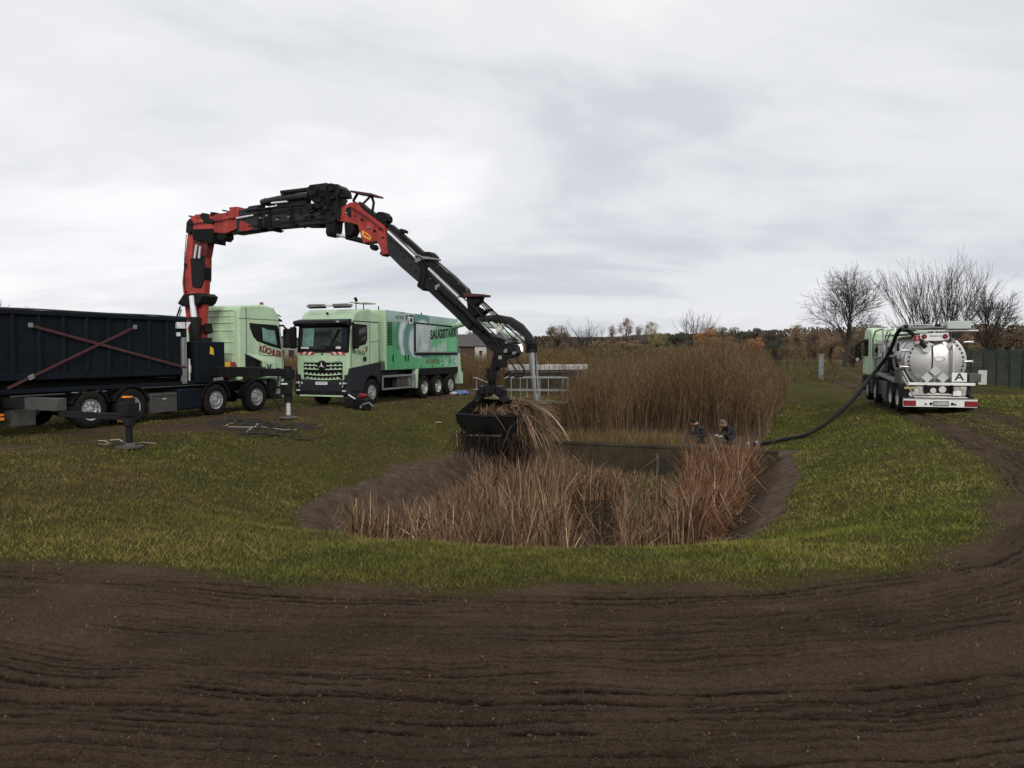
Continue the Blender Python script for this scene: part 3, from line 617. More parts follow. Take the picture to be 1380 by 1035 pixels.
# ------------------------------------------------------------------ trees
def branch_tree(name, loc, H, r0, style, seed, mat_, label, group=None, levels=4, fork=0.28, n_main=6, up=0.5, spread=0.8, leaves=None, sub=4, narrow=1.0, thin=1.0):
    rd = random.Random(seed); root = empty(name, loc, 0, label=label, cat='tree', group=group)
    gt, gc = G(), G()
    def br(p, d, ln_, r, lev, g):
        segs = 3 if lev < 3 else 2
        pts = [Vector(p)]; rs = [r]; dd = Vector(d)
        for i in range(segs):
            dd = (dd + Vector((rd.gauss(0, .12), rd.gauss(0, .12), rd.gauss(0, .08) + 0.06 * up))).normalized()
            pts.append(pts[-1] + dd * (ln_ / segs)); rs.append(max(0.012 * thin, r * (1 - 0.45 * (i + 1) / segs)))
        g.tube(pts, rs, n=(7 if lev == 0 else 5 if lev == 1 else 3), caps=False)
        if lev >= levels: tips.append(pts[-1]); return
        k = sub if lev > 0 else n_main
        for i in range(k):
            f = rd.uniform(0.35, 1.0) if lev > 0 else rd.uniform(0.55, 1.0)
            if i == 0: f = 1.0
            q = f * segs; j = min(int(q), segs - 1); base = pts[j].lerp(pts[j + 1], q - j)
            ax = dd.orthogonal().normalized(); ax = Matrix.Rotation(rd.uniform(0, 6.283), 3, dd) @ ax
            ang = rd.uniform(0.25, 1.0) * (spread if style != 'vase' else 0.75 * narrow) if i else rd.uniform(0.05, 0.3)
            nd_ = (Matrix.Rotation(ang, 3, ax) @ dd); nd_.z += 0.22 * up; nd_.normalize()
            br(base, nd_, ln_ * rd.uniform(0.55, 0.82), max(0.012 * thin, rs[j] * rd.uniform(0.4, 0.62) * (thin ** 0.5)), lev + 1, gc)
    tips = []
    if style == 'vase':
        for i in range(n_main):
            a_ = 6.283 * i / n_main + rd.uniform(-.3, .3); o = spread * rd.uniform(0.15, 1.0)
            d = Vector((math.cos(a_) * o, math.sin(a_) * o * 0.7, 1)).normalized()
            n_main_ = sub; br_l = H * 0.5
            pts0 = Vector((math.cos(a_) * .15, math.sin(a_) * .15, 0))
            br(pts0, d, br_l * rd.uniform(0.8, 1.05), r0 * rd.uniform(0.6, 1), 1, gt)
    else:
        br(Vector((0, 0, -0.1)), Vector((rd.gauss(0, .03), 0, 1)), H * fork * 1.3, r0, 0, gt)
    tr = obj('trunk', gt, mat_, root, smooth=True, angle=80); cr = obj('crown', gc, mat_, root, smooth=True, angle=80)
    mz = max(v[2] for v in gc.v); root.scale = (H / mz,) * 3
    return root, tips
treeA, _ = branch_tree('bare_tree', (0, 0, 0), 10, 0.22, 'round', 3, 'bark', 'round bare tree with a single trunk left of the tank truck', levels=4, n_main=13, up=0.30, spread=1.05, sub=5, fork=0.30, thin=0.95)
pA = at(1137, 500, 68); treeA.location = (pA.x, pA.y, hz(pA.x, pA.y)); treeA.scale = tuple(q * 0.93 for q in treeA.scale)
treeB, _ = branch_tree('bare_tree', (0, 0, 0), 11.6, 0.20, 'vase', 3, 'bark2', 'tallest bare tree, many upright stems fanning out behind the tank truck', levels=4, n_main=11, up=1.0, spread=0.70, sub=5, narrow=0.75, thin=0.95)
pB = at(1258, 500, 74); treeB.location = (pB.x, pB.y, hz(pB.x, pB.y))
treeC, _ = branch_tree('bare_tree', (0, 0, 0), 8.6, 0.18, 'round', 14, 'bark', 'low dark bare tree right of the fanning one, above the fence', levels=4, n_main=9, up=0.25, spread=0.85, sub=5, thin=0.95)
pC = at(1325, 500, 78); treeC.location = (pC.x, pC.y, hz(pC.x, pC.y))
treeD, _ = branch_tree('bare_tree', (0, 0, 0), 9.5, 0.3, 'vase', 21, 'bark', 'small fan shaped bare tree standing over the orange bushes', levels=4, n_main=7, up=0.5, spread=0.95, sub=4)
pD = at(936, 480, 150); treeD.location = (pD.x, pD.y, hz(pD.x, pD.y))
treeE, _ = branch_tree('bare_tree', (0, 0, 0), 7.6, 0.2, 'vase', 25, 'bark2', 'widest of the far bare trees, grey, right of the brown round tree', levels=4, n_main=10, up=0.6, spread=1.5, sub=4)
pE = at(787, 480, 150); treeE.location = (pE.x, pE.y, hz(pE.x, pE.y)); treeE.scale = (treeE.scale[0] * 1.25, treeE.scale[1], treeE.scale[2])
treeF = copy_tree(treeC, loc=at(4, 480, 60), rz=1.0, sc=0.52, label='reddish twiggy treetop at the left edge above the dark container'); treeF.location.z = hz(*treeF.location[:2]); treeF.scale = (.78, .78, .78)
treeG = copy_tree(treeA, loc=at(27, 480, 66), rz=2.0, sc=0.5, label='small treetop just right of the reddish one above the dark container'); treeG.location.z = hz(*treeG.location[:2]); treeG.scale = tuple(0.62 * q for q in treeA.scale)

def leafy_variant(seed, nl=2600):
    r_ = np.random.default_rng(seed); rd = random.Random(seed)
    g = G(); g.tube([(0, 0, 0), (rd.uniform(-.05, .05), 0, .3), (rd.uniform(-.08, .08), 0, .62)], [.035, .025, .01], 5, caps=False)
    cs = []
    for i in range(18):
        a_ = rd.uniform(0, 6.28); h_ = rd.uniform(.08, .86); rr_ = rd.uniform(0.05, .36) * (1 - abs(h_ - .5))
        c = (math.cos(a_) * rr_, math.sin(a_) * rr_, h_); cs.append((c, rd.uniform(.09, .19)))
        g.tube([(0, 0, h_ * 0.45), ((c[0]) * .6, c[1] * .6, h_ * .8), c], [.012, .008, .004], 3, caps=False)
    me = g
    k = r_.integers(0, len(cs), nl); cc = np.array([c for c, _ in cs])[k]; cr = np.array([r for _, r in cs])[k]
    v = r_.normal(0, 1, (nl, 3)); v /= np.linalg.norm(v, axis=1)[:, None]; p = cc + v * (cr * r_.random(nl) ** 0.45)[:, None] * np.array([1, 1, .8])
    a_ = r_.normal(0, 1, (nl, 3)); a_ /= np.linalg.norm(a_, axis=1)[:, None]; b_ = np.cross(a_, r_.normal(0, 1, (nl, 3))); b_ /= np.linalg.norm(b_, axis=1)[:, None]
    sz = r_.uniform(.007, .016, nl)[:, None]
    V = np.stack([p - a_ * sz, p + b_ * sz * .8, p + a_ * sz, p - b_ * sz * .8], 1).reshape(-1, 3)
    cg = G(); cg.add(V.tolist(), [(4 * i, 4 * i + 1, 4 * i + 2, 4 * i + 3) for i in range(nl)])
    root = empty('tree', (0, 0, 0)); obj('trunk', g, 'bark', root, smooth=False)
    me2 = bpy.data.meshes.new('crown'); me2.from_pydata(cg.v, [], cg.f); me2.materials.append(M['crown']); c_ = bpy.data.objects.new('crown', me2); COL.objects.link(c_); c_.parent = root
    return root
variants = [leafy_variant(100 + i, 3600 if i % 2 else 6500) for i in range(5)]
BR, OR, DG, YG, RP, GY, TA = (0.15, 0.10, 0.065), (0.36, 0.17, 0.06), (0.045, 0.050, 0.034), (0.25, 0.20, 0.075), (0.20, 0.10, 0.085), (0.15, 0.125, 0.11), (0.23, 0.155, 0.09)
TL = [  # px, top, width px, base y, distance, colour, variant, label
 (752, 447, 34, 481, 140, BR, 0, 'round brown tree at the left end of the far tree line'),
 (733, 461, 20, 480, 190, DG, 1, 'low dark shrub left of the round brown tree'),
 (808, 461, 30, 481, 160, TA, 2, 'tan bush under the wide grey bare tree'),
 (775, 462, 34, 481, 165, BR, 1, 'brown bush between the round brown tree and the bare one'),
 (826, 446, 18, 481, 150, RP, 3, 'small reddish purple tree, the leftmost of two'),
 (844, 437, 22, 481, 150, RP, 1, 'tallest reddish purple tree of the far tree line'),
 (862, 446, 20, 481, 155, GY, 3, 'thin grey tree right of the tall reddish purple one'),
 (842, 462, 46, 482, 140, TA, 2, 'wide tan bush below the reddish purple trees'),
 (877, 441, 22, 482, 145, YG, 1, 'yellow green tree with a narrow top'),
 (884, 455, 34, 482, 138, YG, 4, 'low olive bush at the foot of the yellow green tree'),
 (908, 451, 34, 481, 190, DG, 2, 'dark green tree clump left of the fan shaped bare tree'),
 (928, 462, 20, 481, 150, GY, 0, 'grey bush beside the dark green clump'),
 (950, 450, 44, 482, 120, OR, 4, 'bright orange bush under the fan shaped bare tree'),
 (975, 458, 36, 482, 115, TA, 2, 'tan bush right of the orange bush'),
 (966, 446, 28, 481, 200, BR, 0, 'brown treetop behind the orange bush'),
 (992, 447, 36, 481, 210, DG, 4, 'dark tree, leftmost of the dark group'),
 (1014, 446, 34, 481, 205, DG, 2, 'dark tree in the middle of the dark group'),
 (1032, 452, 28, 481, 200, BR, 0, 'brownish tree closing the dark group'),
 (1012, 459, 30, 482, 120, OR, 2, 'dull orange bush in front of the dark group'),
 (1045, 455, 38, 494, 85, DG, 4, 'dark evergreen bush standing nearer, by the grassy mound'),
 (1076, 445, 34, 486, 120, TA, 1, 'beige half bare tree right of the dark evergreen bush'),
 (1062, 458, 26, 484, 150, BR, 3, 'brown bush between the evergreen bush and the beige tree'),
 (1098, 452, 34, 488, 105, BR, 0, 'brown scrubby tree left of the round bare tree'),
 (1120, 450, 34, 492, 92, TA, 2, 'tan scrubby tree behind the foot of the round bare tree'),
 (1150, 452, 38, 494, 88, BR, 4, 'brown scrubby tree just left of the tank truck cab'),
 (1170, 447, 36, 494, 90, TA, 0, 'tan scrubby tree behind the tank truck cab'),
 (1205, 458, 40, 494, 95, BR, 2, 'brown bush behind the tank truck, left of the tank'),
 (1300, 446, 50, 498, 85, TA, 4, 'tan bush right above the tank truck tail'),
 (1330, 450, 44, 500, 80, BR, 0, 'brown bush behind the green fence, left part'),
 (1357, 446, 46, 500, 80, TA, 2, 'tan bush behind the green fence, middle part'),
 (1385, 452, 46, 500, 78, BR, 4, 'brown bush behind the green fence at the right edge'),
 (660, 458, 34, 480, 170, DG, 0, 'dark tree right of the red roofed house'),
 (690, 462, 30, 480, 175, BR, 2, 'brown bush seen behind the hanging grab'),
 (632, 452, 26, 480, 175, GY, 3, 'twiggy grey tree above the red roofed house'),
 (712, 464, 26, 480, 180, TA, 4, 'low tan bush behind the steel suction pipe'),
]
used = set()
for px, ty, wp, by, d, c, vi, lab in TL:
    x = (px - 690) / FPX * d; z0 = hz(x, d) - 0.1; zt = EYE - (ty - HZ) / FPX * d; Hh = (zt - z0) * 1.32; ww = wp / FPX * d
    if vi in used: o = copy_tree(variants[vi])
    else: o = variants[vi]; used.add(vi)
    o.location = (x, d, z0); o.rotation_euler.z = (px * 0.37) % 6.28; o.scale = (ww / 0.72, ww / 0.72, Hh)
    o.name = 'tree' if Hh > 4 else 'bush'
    props(o, label=lab, cat='tree' if Hh > 4 else 'bush', group='far line of autumn trees')
    for ch in o.children:
        if ch.name.startswith('crown'): ch.color = (*c, 1)
# far wood closing the horizon
def far_wood():
    n = 90000; az = rng.uniform(-R(40), R(40), n); d = rng.uniform(230, 330, n); x = d * np.tan(az); top = 2.0 + 6.6 * fbm(x, d, 34, 3, 71) * (0.30 + 0.25 * sstep(-20, 30, x) + 0.3 * sstep(30, 80, x))
    z = hz(0, 250) + top * rng.random(n) ** 0.7; P = np.zeros((n, 2, 3)); P[:, 0] = np.stack([x, d, z - 0.35], 1); P[:, 1] = np.stack([x + rng.normal(0, .35, n), d, z + 0.35], 1)
    c = np.array([DG, BR, GY, (0.09, 0.08, 0.045)])[rng.choice(4, n, p=[.2, .32, .2, .28])] * (0.6 + 0.8 * fbm(x, z * 4, 9, 3, 73))[:, None] * rng.uniform(.6, 1.2, (n, 1))
    ribbons('far_wood', P, np.full((n, 2), 0.5), c, kind='stuff', label='far wood along the horizon')
far_wood()

# ------------------------------------------------------------------ pond wall, platform, parapet
ANG = math.atan2(-AX[0], AX[1])        # direction of +w (across the basin)
def W3(s, w, z): x, y = unsw(s, w); return Vector((x, y, z))
def weir():
    c = W3(WEIR, -6.0, 0); root = empty('pond_wall', (c.x, c.y, FLOOR), ANG, label='dark concrete cross wall at the far end of the reed pond', cat='wall')
    g = G(); g.bx(-5.9, 4.75, -0.15, 0.2, -0.3, 1.36); obj('wall_body', g, 'concrete', root, bevel=0.02)
    g = G(); g.bx(-5.9, 4.75, -0.156, 0.206, 1.362, 1.47); obj('coping', g, 'concrete', root, bevel=0.03)
    g = G(); g.bx(-0.4, 1.6, -0.22, -0.152, 0.1, 0.16); g.bx(0.9, 1.0, -0.24, -0.154, 0.16, 1.2); obj('rail', g, 'boxsteel', root)
weir()
def platform():
    a_ = at(690, 540, 30.6); c = Vector((a_.x, 30.9, 0))
    root = empty('railed_platform', (c.x, c.y, 0), -0.06, label='small concrete platform with grey tube railing at the pond edge', cat='platform')
    x1 = 2.25
    g = G(); g.bx(-0.3, x1, -0.55, 0.65, 0.0, 0.13); obj('deck', g, 'concrete', root, bevel=0.01)
    g = G(); g.bx(0.95, 1.25, -0.3, 0.3, -1.6, -0.002); g.bx(1.85, 2.1, -0.3, 0.3, -1.6, -0.002); obj('pier', g, 'concrete', root, bevel=0.01)
    g = G(); g.bx(1.4, 1.48, -0.5, -0.42, -1.5, -0.002); obj('support_post', g, 'galv', root)
    for yy in (-0.5, 0.6):
        for xx in ((0.0, 0.62, 1.45, x1 - 0.05) if yy < 0 else (0.3, 1.1, x1 - 0.25)):
            g = G(); g.cyl((xx, yy, 0.131), (xx, yy, 1.10), 0.019, n=8); obj('post', g, 'galv', root)
        for zz in (1.12, 0.62, 0.16):
            g = G(); g.cyl((-0.28, yy, zz), (x1 - (0.03 if yy < 0 else 0.22), yy, zz), 0.019, n=8); obj('rail', g, 'galv', root)
    for zz in (1.12, 0.62, 0.16):
        g = G(); g.cyl((x1 - 0.03, -0.5, zz), (x1 - 0.23, 0.6, zz), 0.022, n=8); obj('rail', g, 'galv', root)
    # stair railing running up to the left bank
    for dz in (0.0, -0.45):
        g = G(); g.tube([(-0.31, -0.5, 0.66 + dz * 0.9), (-1.35, -0.5, 1.12 + dz), (-1.5, -0.5, 1.12 + dz)], 0.022, 8); obj('stair_rail', g, 'galv', root)
    for xx in (-1.36, -0.8):
        g = G(); g.cyl((xx, -0.5, -0.25), (xx, -0.5, 1.1 if xx < -1 else 0.86), 0.019, n=8); obj('post', g, 'galv', root)
platform()
def parapet():
    d = 41.5; p0 = at(684, 480, d); p1 = at(790, 480, d + 2); gz = 1.12
    root = empty('parapet_wall', (p0.x, p0.y, 0), math.atan2(p1.y - p0.y, p1.x - p0.x), label='long low wall with flaking white paint behind the railed platform', cat='wall')
    ln_ = (p1 - p0).length; g = G(); g.bx(0, ln_, -0.12, 0.12, -0.4, gz); obj('wall_body', g, 'concrete', root, bevel=0.01)
    rd = random.Random(5); n = int(ln_ / 0.3)
    for i in range(n):
        x0 = i * ln_ / n; g = G(); g.bx(x0 + 0.02, x0 + ln_ / n - 0.02, -0.2, 0.17, gz + 0.004, gz + 0.30 + rd.uniform(-.02, .02)); obj('stone', g, 'palewall', root, bevel=0.015)
    g = G(); g.bx(-0.05, ln_ + 0.05, -0.16, 0.16, gz - 0.13, gz - 0.03); obj('rail', g, 'boxsteel', root)
parapet()

# ------------------------------------------------------------------ houses
def house(px, d, wx, dp, eave, ridge, rz, wall, roof, label, hip=True, wins=()):
    x = (px - 690) / FPX * d; z = hz(x, d); root = empty('house', (x, d, z), rz, label=label, cat='house')
    g = G(); g.bx(-wx / 2, wx / 2, -dp / 2, dp / 2, -0.4, eave); obj('wall', g, wall, root)
    o = 0.5; hx, hy = wx / 2 + o, dp / 2 + o; r_ = hx - (hy if hip else 0)
    g = G(); g.add([(-hx, -hy, eave + .01), (hx, -hy, eave + .01), (hx, hy, eave + .01), (-hx, hy, eave + .01), (-r_, 0, ridge), (r_, 0, ridge)],
          [(0, 1, 5, 4), (2, 3, 4, 5), (1, 2, 5), (3, 0, 4), (3, 2, 1, 0)]); rf = obj('roof', g, roof, root, smooth=False)
    g = G(); g.bx(-0.4, 0.3, 0.2, 0.9, (eave + ridge) / 2, ridge + 0.9); obj('chimney', g, 'brick', rf)
    for (a_, z0, w_, h_) in wins:
        g = G(); g.bx(a_ - w_ / 2 - .1, a_ + w_ / 2 + .1, -dp / 2 - .06, -dp / 2 - .003, z0 - .1, z0 + h_ + .1); fr = obj('window', g, 'render', root)
        g = G(); g.bx(a_ - w_ / 2, a_ + w_ / 2, -dp / 2 - .10, -dp / 2 - .063, z0, z0 + h_); obj('pane', g, 'darkglass', fr)
house(385, 115, 5.6, 7, 2.75, 4.15, 0.05, 'render', 'roofgrey', 'low house with dark hipped roof between the crane truck cab and the green truck', True, ((-1.6, 1.0, .9, 1.1), (0.2, 1.0, .9, 1.1), (1.7, 1.0, .8, 1.1)))
house(640, 128, 8.2, 6, 2.1, 4.1, -0.1, 'brick', 'roofgrey', 'low house with red brown roof behind the tail of the green truck', False, ((-2.4, .8, .7, 1.0),))
def annexe():
    d = 118; x = (648 - 690) / FPX * d; z = hz(x, d); root = empty('shed', (x, d, z), 0, label='small white hut with one window in front of the red roofed house', cat='hut')
    g = G(); g.bx(-.85, .85, -.8, .8, 0, 2.25); obj('wall', g, 'renderw', root); g = G(); g.bx(-1.0, 1.0, -1.0, 1.0, 2.252, 2.4); obj('roof', g, 'roofgrey', root)
    g = G(); g.bx(-.3, .3, -.86, -.803, .9, 1.7); fr = obj('window', g, 'white', root); g = G(); g.bx(-.24, .24, -.9, -.863, .96, 1.64); obj('pane', g, 'darkglass', fr)
annexe()

# ------------------------------------------------------------------ posts, cabinet, fence
def post(px, base, d, h, r, m, label, cat='post', name='post'):
    x = (px - 690) / FPX * d; z = hz(x, d); g = G(); g.cyl((0, 0, -0.2), (0, 0, h), r, r * 0.9, n=8); g.cyl((0, 0, h), (0, 0, h + r * .6), r * .9, r * .3, n=8)
    o = obj(name, g, m, label=label, cat=cat); o.location = (x, d, z)
post(1061, 506, 62, 1.45, 0.06, 'bark', 'dark wooden post left of the grassy mound')
post(1080, 490, 95, 2.6, 0.07, 'bark2', 'pale tall pole standing before the far scrub')
post(757, 478, 100, 3.2, 0.08, 'bark2', 'pale pole in front of the round brown tree')
post(722, 480, 60, 1.9, 0.05, 'bark', 'dark thin post beside the steel suction pipe')
post(870, 480, 110, 3.0, 0.07, 'bark2', 'pale pole beside the yellow green tree')
M['pillar'] = mat('weathered_zinc', (0.16, 0.18, 0.17), 0.6, 0.2, var=0.3, nscale=5)
def cabinet():
    d = 56; x = (1106.5 - 690) / FPX * d; z = hz(x, d); root = empty('utility_pillar', (x, d, z), -0.3, label='slim grey metal utility pillar standing in the grass', cat='utility pillar')
    g = G(); g.bx(-.16, .16, -.14, .14, 0, 1.72); obj('body', g, 'pillar', root, bevel=.01); g = G(); g.bx(-.19, .19, -.17, .17, 1.722, 1.80); obj('cap', g, 'pillar', root, bevel=.01)
    g = G(); g.bx(-.12, .12, -.155, -.142, .25, 1.5); dr = obj('door', g, 'pillar', root); g = G(); g.bx(.06, .09, -.175, -.157, .8, .95); obj('handle', g, 'black', dr)
cabinet()
def fence():
    P0 = Vector((37.0, 50.0, 0)); P1 = Vector((33.2, 57.0, 0))
    pts = [Vector((x, y, 0)) for x, y in ((39.5, 37.5), (38.4, 40.0), (37.4, 42.4), (36.5, 45.0), (35.7, 47.5), (34.9, 50.0), (34.1, 52.5), (33.4, 55.0), (32.7, 57.6), (32.1, 60.2), (31.5, 62.8))]
    pts = [Vector(((1378 - 17.5 * i - 690) / FPX * d, d, 0)) for i, d in enumerate((45, 46.6, 48.3, 50.1, 52, 54, 56.2, 58.5))]
    pts = [Vector(((1398 - 690) / FPX * 43.5, 43.5, 0)), ] + pts
    c = pts[0]; root = empty('mesh_fence', (c.x, c.y, hz(c.x, c.y)), 0, label='dark green double bar mesh fence right of the tank truck', cat='fence')
    for i, p in enumerate(pts):
        q = p - c; g = G(); g.bar(q + Vector((0, 0, -.3)), q + Vector((0, 0, 2.32)), .09, .09, up=(0, 1, 0)); obj('post', g, 'fence', root)
        if i + 1 < len(pts):
            q1 = pts[i + 1] - c; g = G()
            nb = 30
            for k in range(1, nb):
                a_ = q.lerp(q1, k / nb); g.bar(a_ + Vector((0, 0, .08)), a_ + Vector((0, 0, 2.25)), .013, .013, up=(0, 1, 0))
            for k in range(11):
                zz = .1 + k * .21; g.bar(q + Vector((0, 0, zz)), q1 + Vector((0, 0, zz)), .016, .016)
            obj('mesh_panel', g, 'fence', root, smooth=False)
fence()

# ------------------------------------------------------------------ truck pieces
def wheel(parent, x, side, r=0.52, w=0.32, dual=False, y_out=1.25):
    """side +1: left, -1: right. The outer face of the tyre is at y = side * y_out"""
    k = side
    wt = 0.62 if dual else w
    root = G(); root.lathe([(0.001, -0.03), (0.12, -0.03), (0.13, 0.03), (0.10, 0.06), (0.001, 0.065)] if not dual else [(0.001, -.03), (.15, -.03), (.15, .06), (.12, .13), (.001, .14)], (0, 0, 0), 'y', 16)
    yy = -0.10 if not dual else -0.22
    hub = obj('wheel', root, 'rim', parent, angle=50); hub.location = (x, k * (y_out + yy), r); hub.rotation_euler = (0, 0, 0 if k > 0 else math.pi)
    o = -yy                                 # outer face offset in wheel coords (+y is outward)
    g = G()
    def tyre(y1, ww):
        y0 = y1 - ww; g.lathe([(0.30, y0 + .03), (.38, y0), (r - .06, y0 + .005), (r - .012, y0 + .035), (r, y0 + .06), (r, y1 - .06), (r - .012, y1 - .035), (r - .06, y1 - .005), (.38, y1), (.30, y1 - .03)], (0, 0, 0), 'y', 36)
        for i in range(40):
            t = 2 * math.pi * i / 40; rot = Matrix.Rotation(-t, 3, 'Y'); c = rot @ Vector((r + .001, 0, 0)); g.box((c.x, y0 + ww / 2, c.z), (.016, ww - .10, .05), rot)
    tyre(o, w if not dual else .28)
    if dual: tyre(o - .34, .28)
    obj('tyre', g, 'tyre', hub, angle=40)
    g = G()
    if not dual: g.lathe([(.305, o - .02), (.305, o - .045), (.27, o - .06), (.25, o - .10), (.235, o - .03), (.17, o - .02), (.13, o - .05)], (0, 0, 0), 'y', 30)
    else: g.lathe([(.305, o - .02), (.30, o - .04), (.27, o - .05), (.255, o - .12), (.24, o - .20), (.18, o - .215), (.15, o - .20)], (0, 0, 0), 'y', 30)
    rim_d = (o - .022) if not dual else (o - .205)
    for i in range(10):
        t = 2 * math.pi * i / 10; c = (math.cos(t) * (.145 if not dual else .165), rim_d, math.sin(t) * (.145 if not dual else .165)); g.cyl((c[0], c[1] - .02, c[2]), (c[0], c[1] + .03, c[2]), .016, n=6)
    rm = obj('rim', g, 'rim', hub, angle=40)
    g = G()
    for i in range(10):
        t = 2 * math.pi * (i + .5) / 10; c = (math.cos(t) * .20, rim_d + .001, math.sin(t) * .20); g.cyl((c[0], c[1], c[2]), (c[0], c[1] + .004, c[2]), .022, n=8)
    obj('vent_hole', g, 'black', hub)
    return hub

def chassis(parent, x0, x1, z0=0.72, z1=1.02, m='black', axles=()):
    g = G()
    for s_ in (-1, 1): g.bx(x0, x1, s_ * .38, s_ * .46, z0, z1)
    x = x0 + .1
    while x < x1: g.bx(x, x + .12, -.38, .38, z0 + .03, z1 - .03); x += 1.1
    obj('chassis_frame', g, m, parent, bevel=.01)
    for a_ in axles:
        g = G(); g.cyl((a_, -.95, .5), (a_, .95, .5), .08, n=10); g.cyl((a_, -.18, .5), (a_, .18, .5), .2, .2, n=12); obj('axle', g, 'black', parent)
        for s_ in (-1, 1): g = G(); g.bx(a_ - .5, a_ + .5, s_ * .55 - .04, s_ * .55 + .04, .582, .66); obj('leaf_spring', g, 'black', parent)

def mirror(parent, x, y, z, m='black', h=.75, sgn=1):
    g = G(); g.tube([(x - .15, y - sgn * .12, z + h * .62), (x + .08, y + sgn * .1, z + h * .66), (x + .12, y + sgn * .22, z + h * .45)], .04, 8); arm = obj('mirror_arm', g, m, parent)
    g = G(); g.bx(x + .04, x + .20, y + sgn * .10, y + sgn * .36, z - h / 2, z + h / 2); mi = obj('mirror', g, m, parent, bevel=.05, seg=3)
    g = G(); g.bx(x + .025, x + .034, y + sgn * .14, y + sgn * .32, z - h / 2 + .08, z + h / 2 - .08); obj('mirror_glass', g, 'darkglass', mi)

# ================================================================== truck 1: crane truck with container (far left)
T1 = empty('crane_truck', (-10.25, 28.29, 0), math.atan2(.919, .394), label='mint green hook lift truck with a loading crane reaching over the pond', cat='crane truck')
Z1 = hz(-9.5, 26.5); T1.location.z = Z1 * 0.5
for ax_, du in ((0, 0), (-1.95, 0), (-5.3, 1), (-6.65, 0)):
    for s_ in (-1, 1): wheel(T1, ax_, s_, dual=bool(du))
chassis(T1, -9.4, 1.0, axles=(0, -1.95, -5.3, -6.65))
def cab1():
    prof = [(-.85, 1.12), (-.85, 3.62), (-.74, 3.74), (.45, 3.82), (.95, 3.74), (1.22, 3.50), (1.34, 3.10), (1.47, 2.15), (1.52, 1.55), (1.52, 1.12), (.72, 1.12), (.66, 1.40), (.40, 1.62), (-.4, 1.62), (-.62, 1.40), (-.66, 1.12)]
    g = G(); g.prism(prof, -1.23, 1.23); cab = obj('cab', g, 'mint', T1, bevel=.07, seg=3)
    g = G(); g.bx(1.0, 1.56, -1.22, 1.22, .42, 1.115); obj('bumper', g, 'mint', T1, bevel=.05, seg=3)
    g = G(); g.bx(1.1, 1.575, -.9, .9, .6, .95); obj('grille', g, 'black', T1, bevel=.02)
    y = -1.236
    # black side window surround and the glass of the door
    win = [(-.33, 3.14), (1.12, 3.10), (1.22, 2.98), (1.34, 2.22), (.75, 2.32), (.05, 2.50), (-.14, 2.66), (-.30, 2.95)]
    for s_ in (-1, 1):
        f = lambda a_, b_, q: (a_, q * s_, b_)
        g = G(); g.prism(win, 1.222, 1.238, f); sw_ = obj('window_surround', g, 'black', T1, bevel=.006)
        gl = [(.30, 3.0), (.62, 2.92), (.98, 2.90), (1.10, 2.36), (.36, 2.52)]
        g = G(); g.prism(gl, 1.2385, 1.242, f); obj('side_window', g, 'sidegreen', sw_, smooth=False)
    # door seams, side panel ribs
    g = G()
    for x_ in (-.50,): g.bx(x_, x_ + .015, y - .006, y + .01, 1.7, 3.7)
    g.bx(-.84, 1.30, y - .006, y + .01, 3.28, 3.295); g.bx(.18, .195, y - .006, y + .01, 1.66, 2.44); g.bx(-.45, 1.48, y - .006, y + .01, 1.98, 1.992)
    g.bx(1.38, 1.392, y - .006, y + .01, 1.3, 2.2)
    obj('door_seam', g, 'slate', T1)
    g = G()                               # rear wall with pressed ribs (the camera sees it past the crane)
    for zz in (3.55, 3.35, 3.12, 2.85, 2.45, 2.05): g.bx(-.885, -.845, -1.0, 1.0, zz, zz + .035)
    for yy in (-.95, -.45, .2, .8): g.bx(-.875, -.845, yy, yy + .05, 1.4, 3.5)
    obj('rear_wall_rib', g, 'mint', T1, bevel=.01)
    # black opening behind the step and mint step flap
    g = G(); g.prism([(-.56, 1.60), (-.56, 2.06), (.18, 1.83), (.18, 1.60)], -1.245, -1.228); obj('step_recess', g, 'black', T1)
    g = G(); g.add([(-.56, -1.238, 2.085), (.95, -1.238, 1.90), (.9, -1.33, 1.70), (.18, -1.33, 1.80)], [(0, 1, 2, 3)]); g.add([(-.56, -1.238, 2.06), (.95, -1.238, 1.87), (.9, -1.33, 1.67), (.18, -1.33, 1.77)], [(0, 3, 2, 1)])
    g.add([(.18, -1.33, 1.80), (.9, -1.33, 1.70), (.95, -1.33, 1.2), (.18, -1.33, 1.2)], [(0, 1, 2, 3)]); obj('step_flap', g, 'mint', T1, smooth=False)
    text('sign_lettering', 'KÜCHLER', .30, 'textred', T1, (.74, -1.243, 2.12), (R(90), R(11), 0), sx=.92, bold=.012)
    text('web_lettering', 'V', .34, 'text', T1, (.55, -1.336, 1.52), (R(90), 0, 0), sx=1.0, bold=.02)
    g = G(); g.prism([(.88, 1.55), (1.32, 1.5), (1.32, 1.41), (.88, 1.44)], -1.245, -1.237); obj('door_handle', g, 'black', T1)
    # front window and visor
    g = G(); g.add([(1.362, -1.08, 3.02), (1.362, 1.08, 3.02), (1.475, 1.12, 2.2), (1.475, -1.12, 2.2)], [(0, 1, 2, 3)]); obj('windscreen', g, 'darkglass', T1, smooth=False)
    g = G(); g.prism([(1.22, 3.42), (1.52, 3.30), (1.52, 3.24), (1.26, 3.28)], -1.15, 1.15); obj('sun_visor', g, 'black', T1, bevel=.01)
    for s_ in (-1, 1): mirror(T1, 1.28, s_ * 1.22, 2.62, h=.72, sgn=s_)
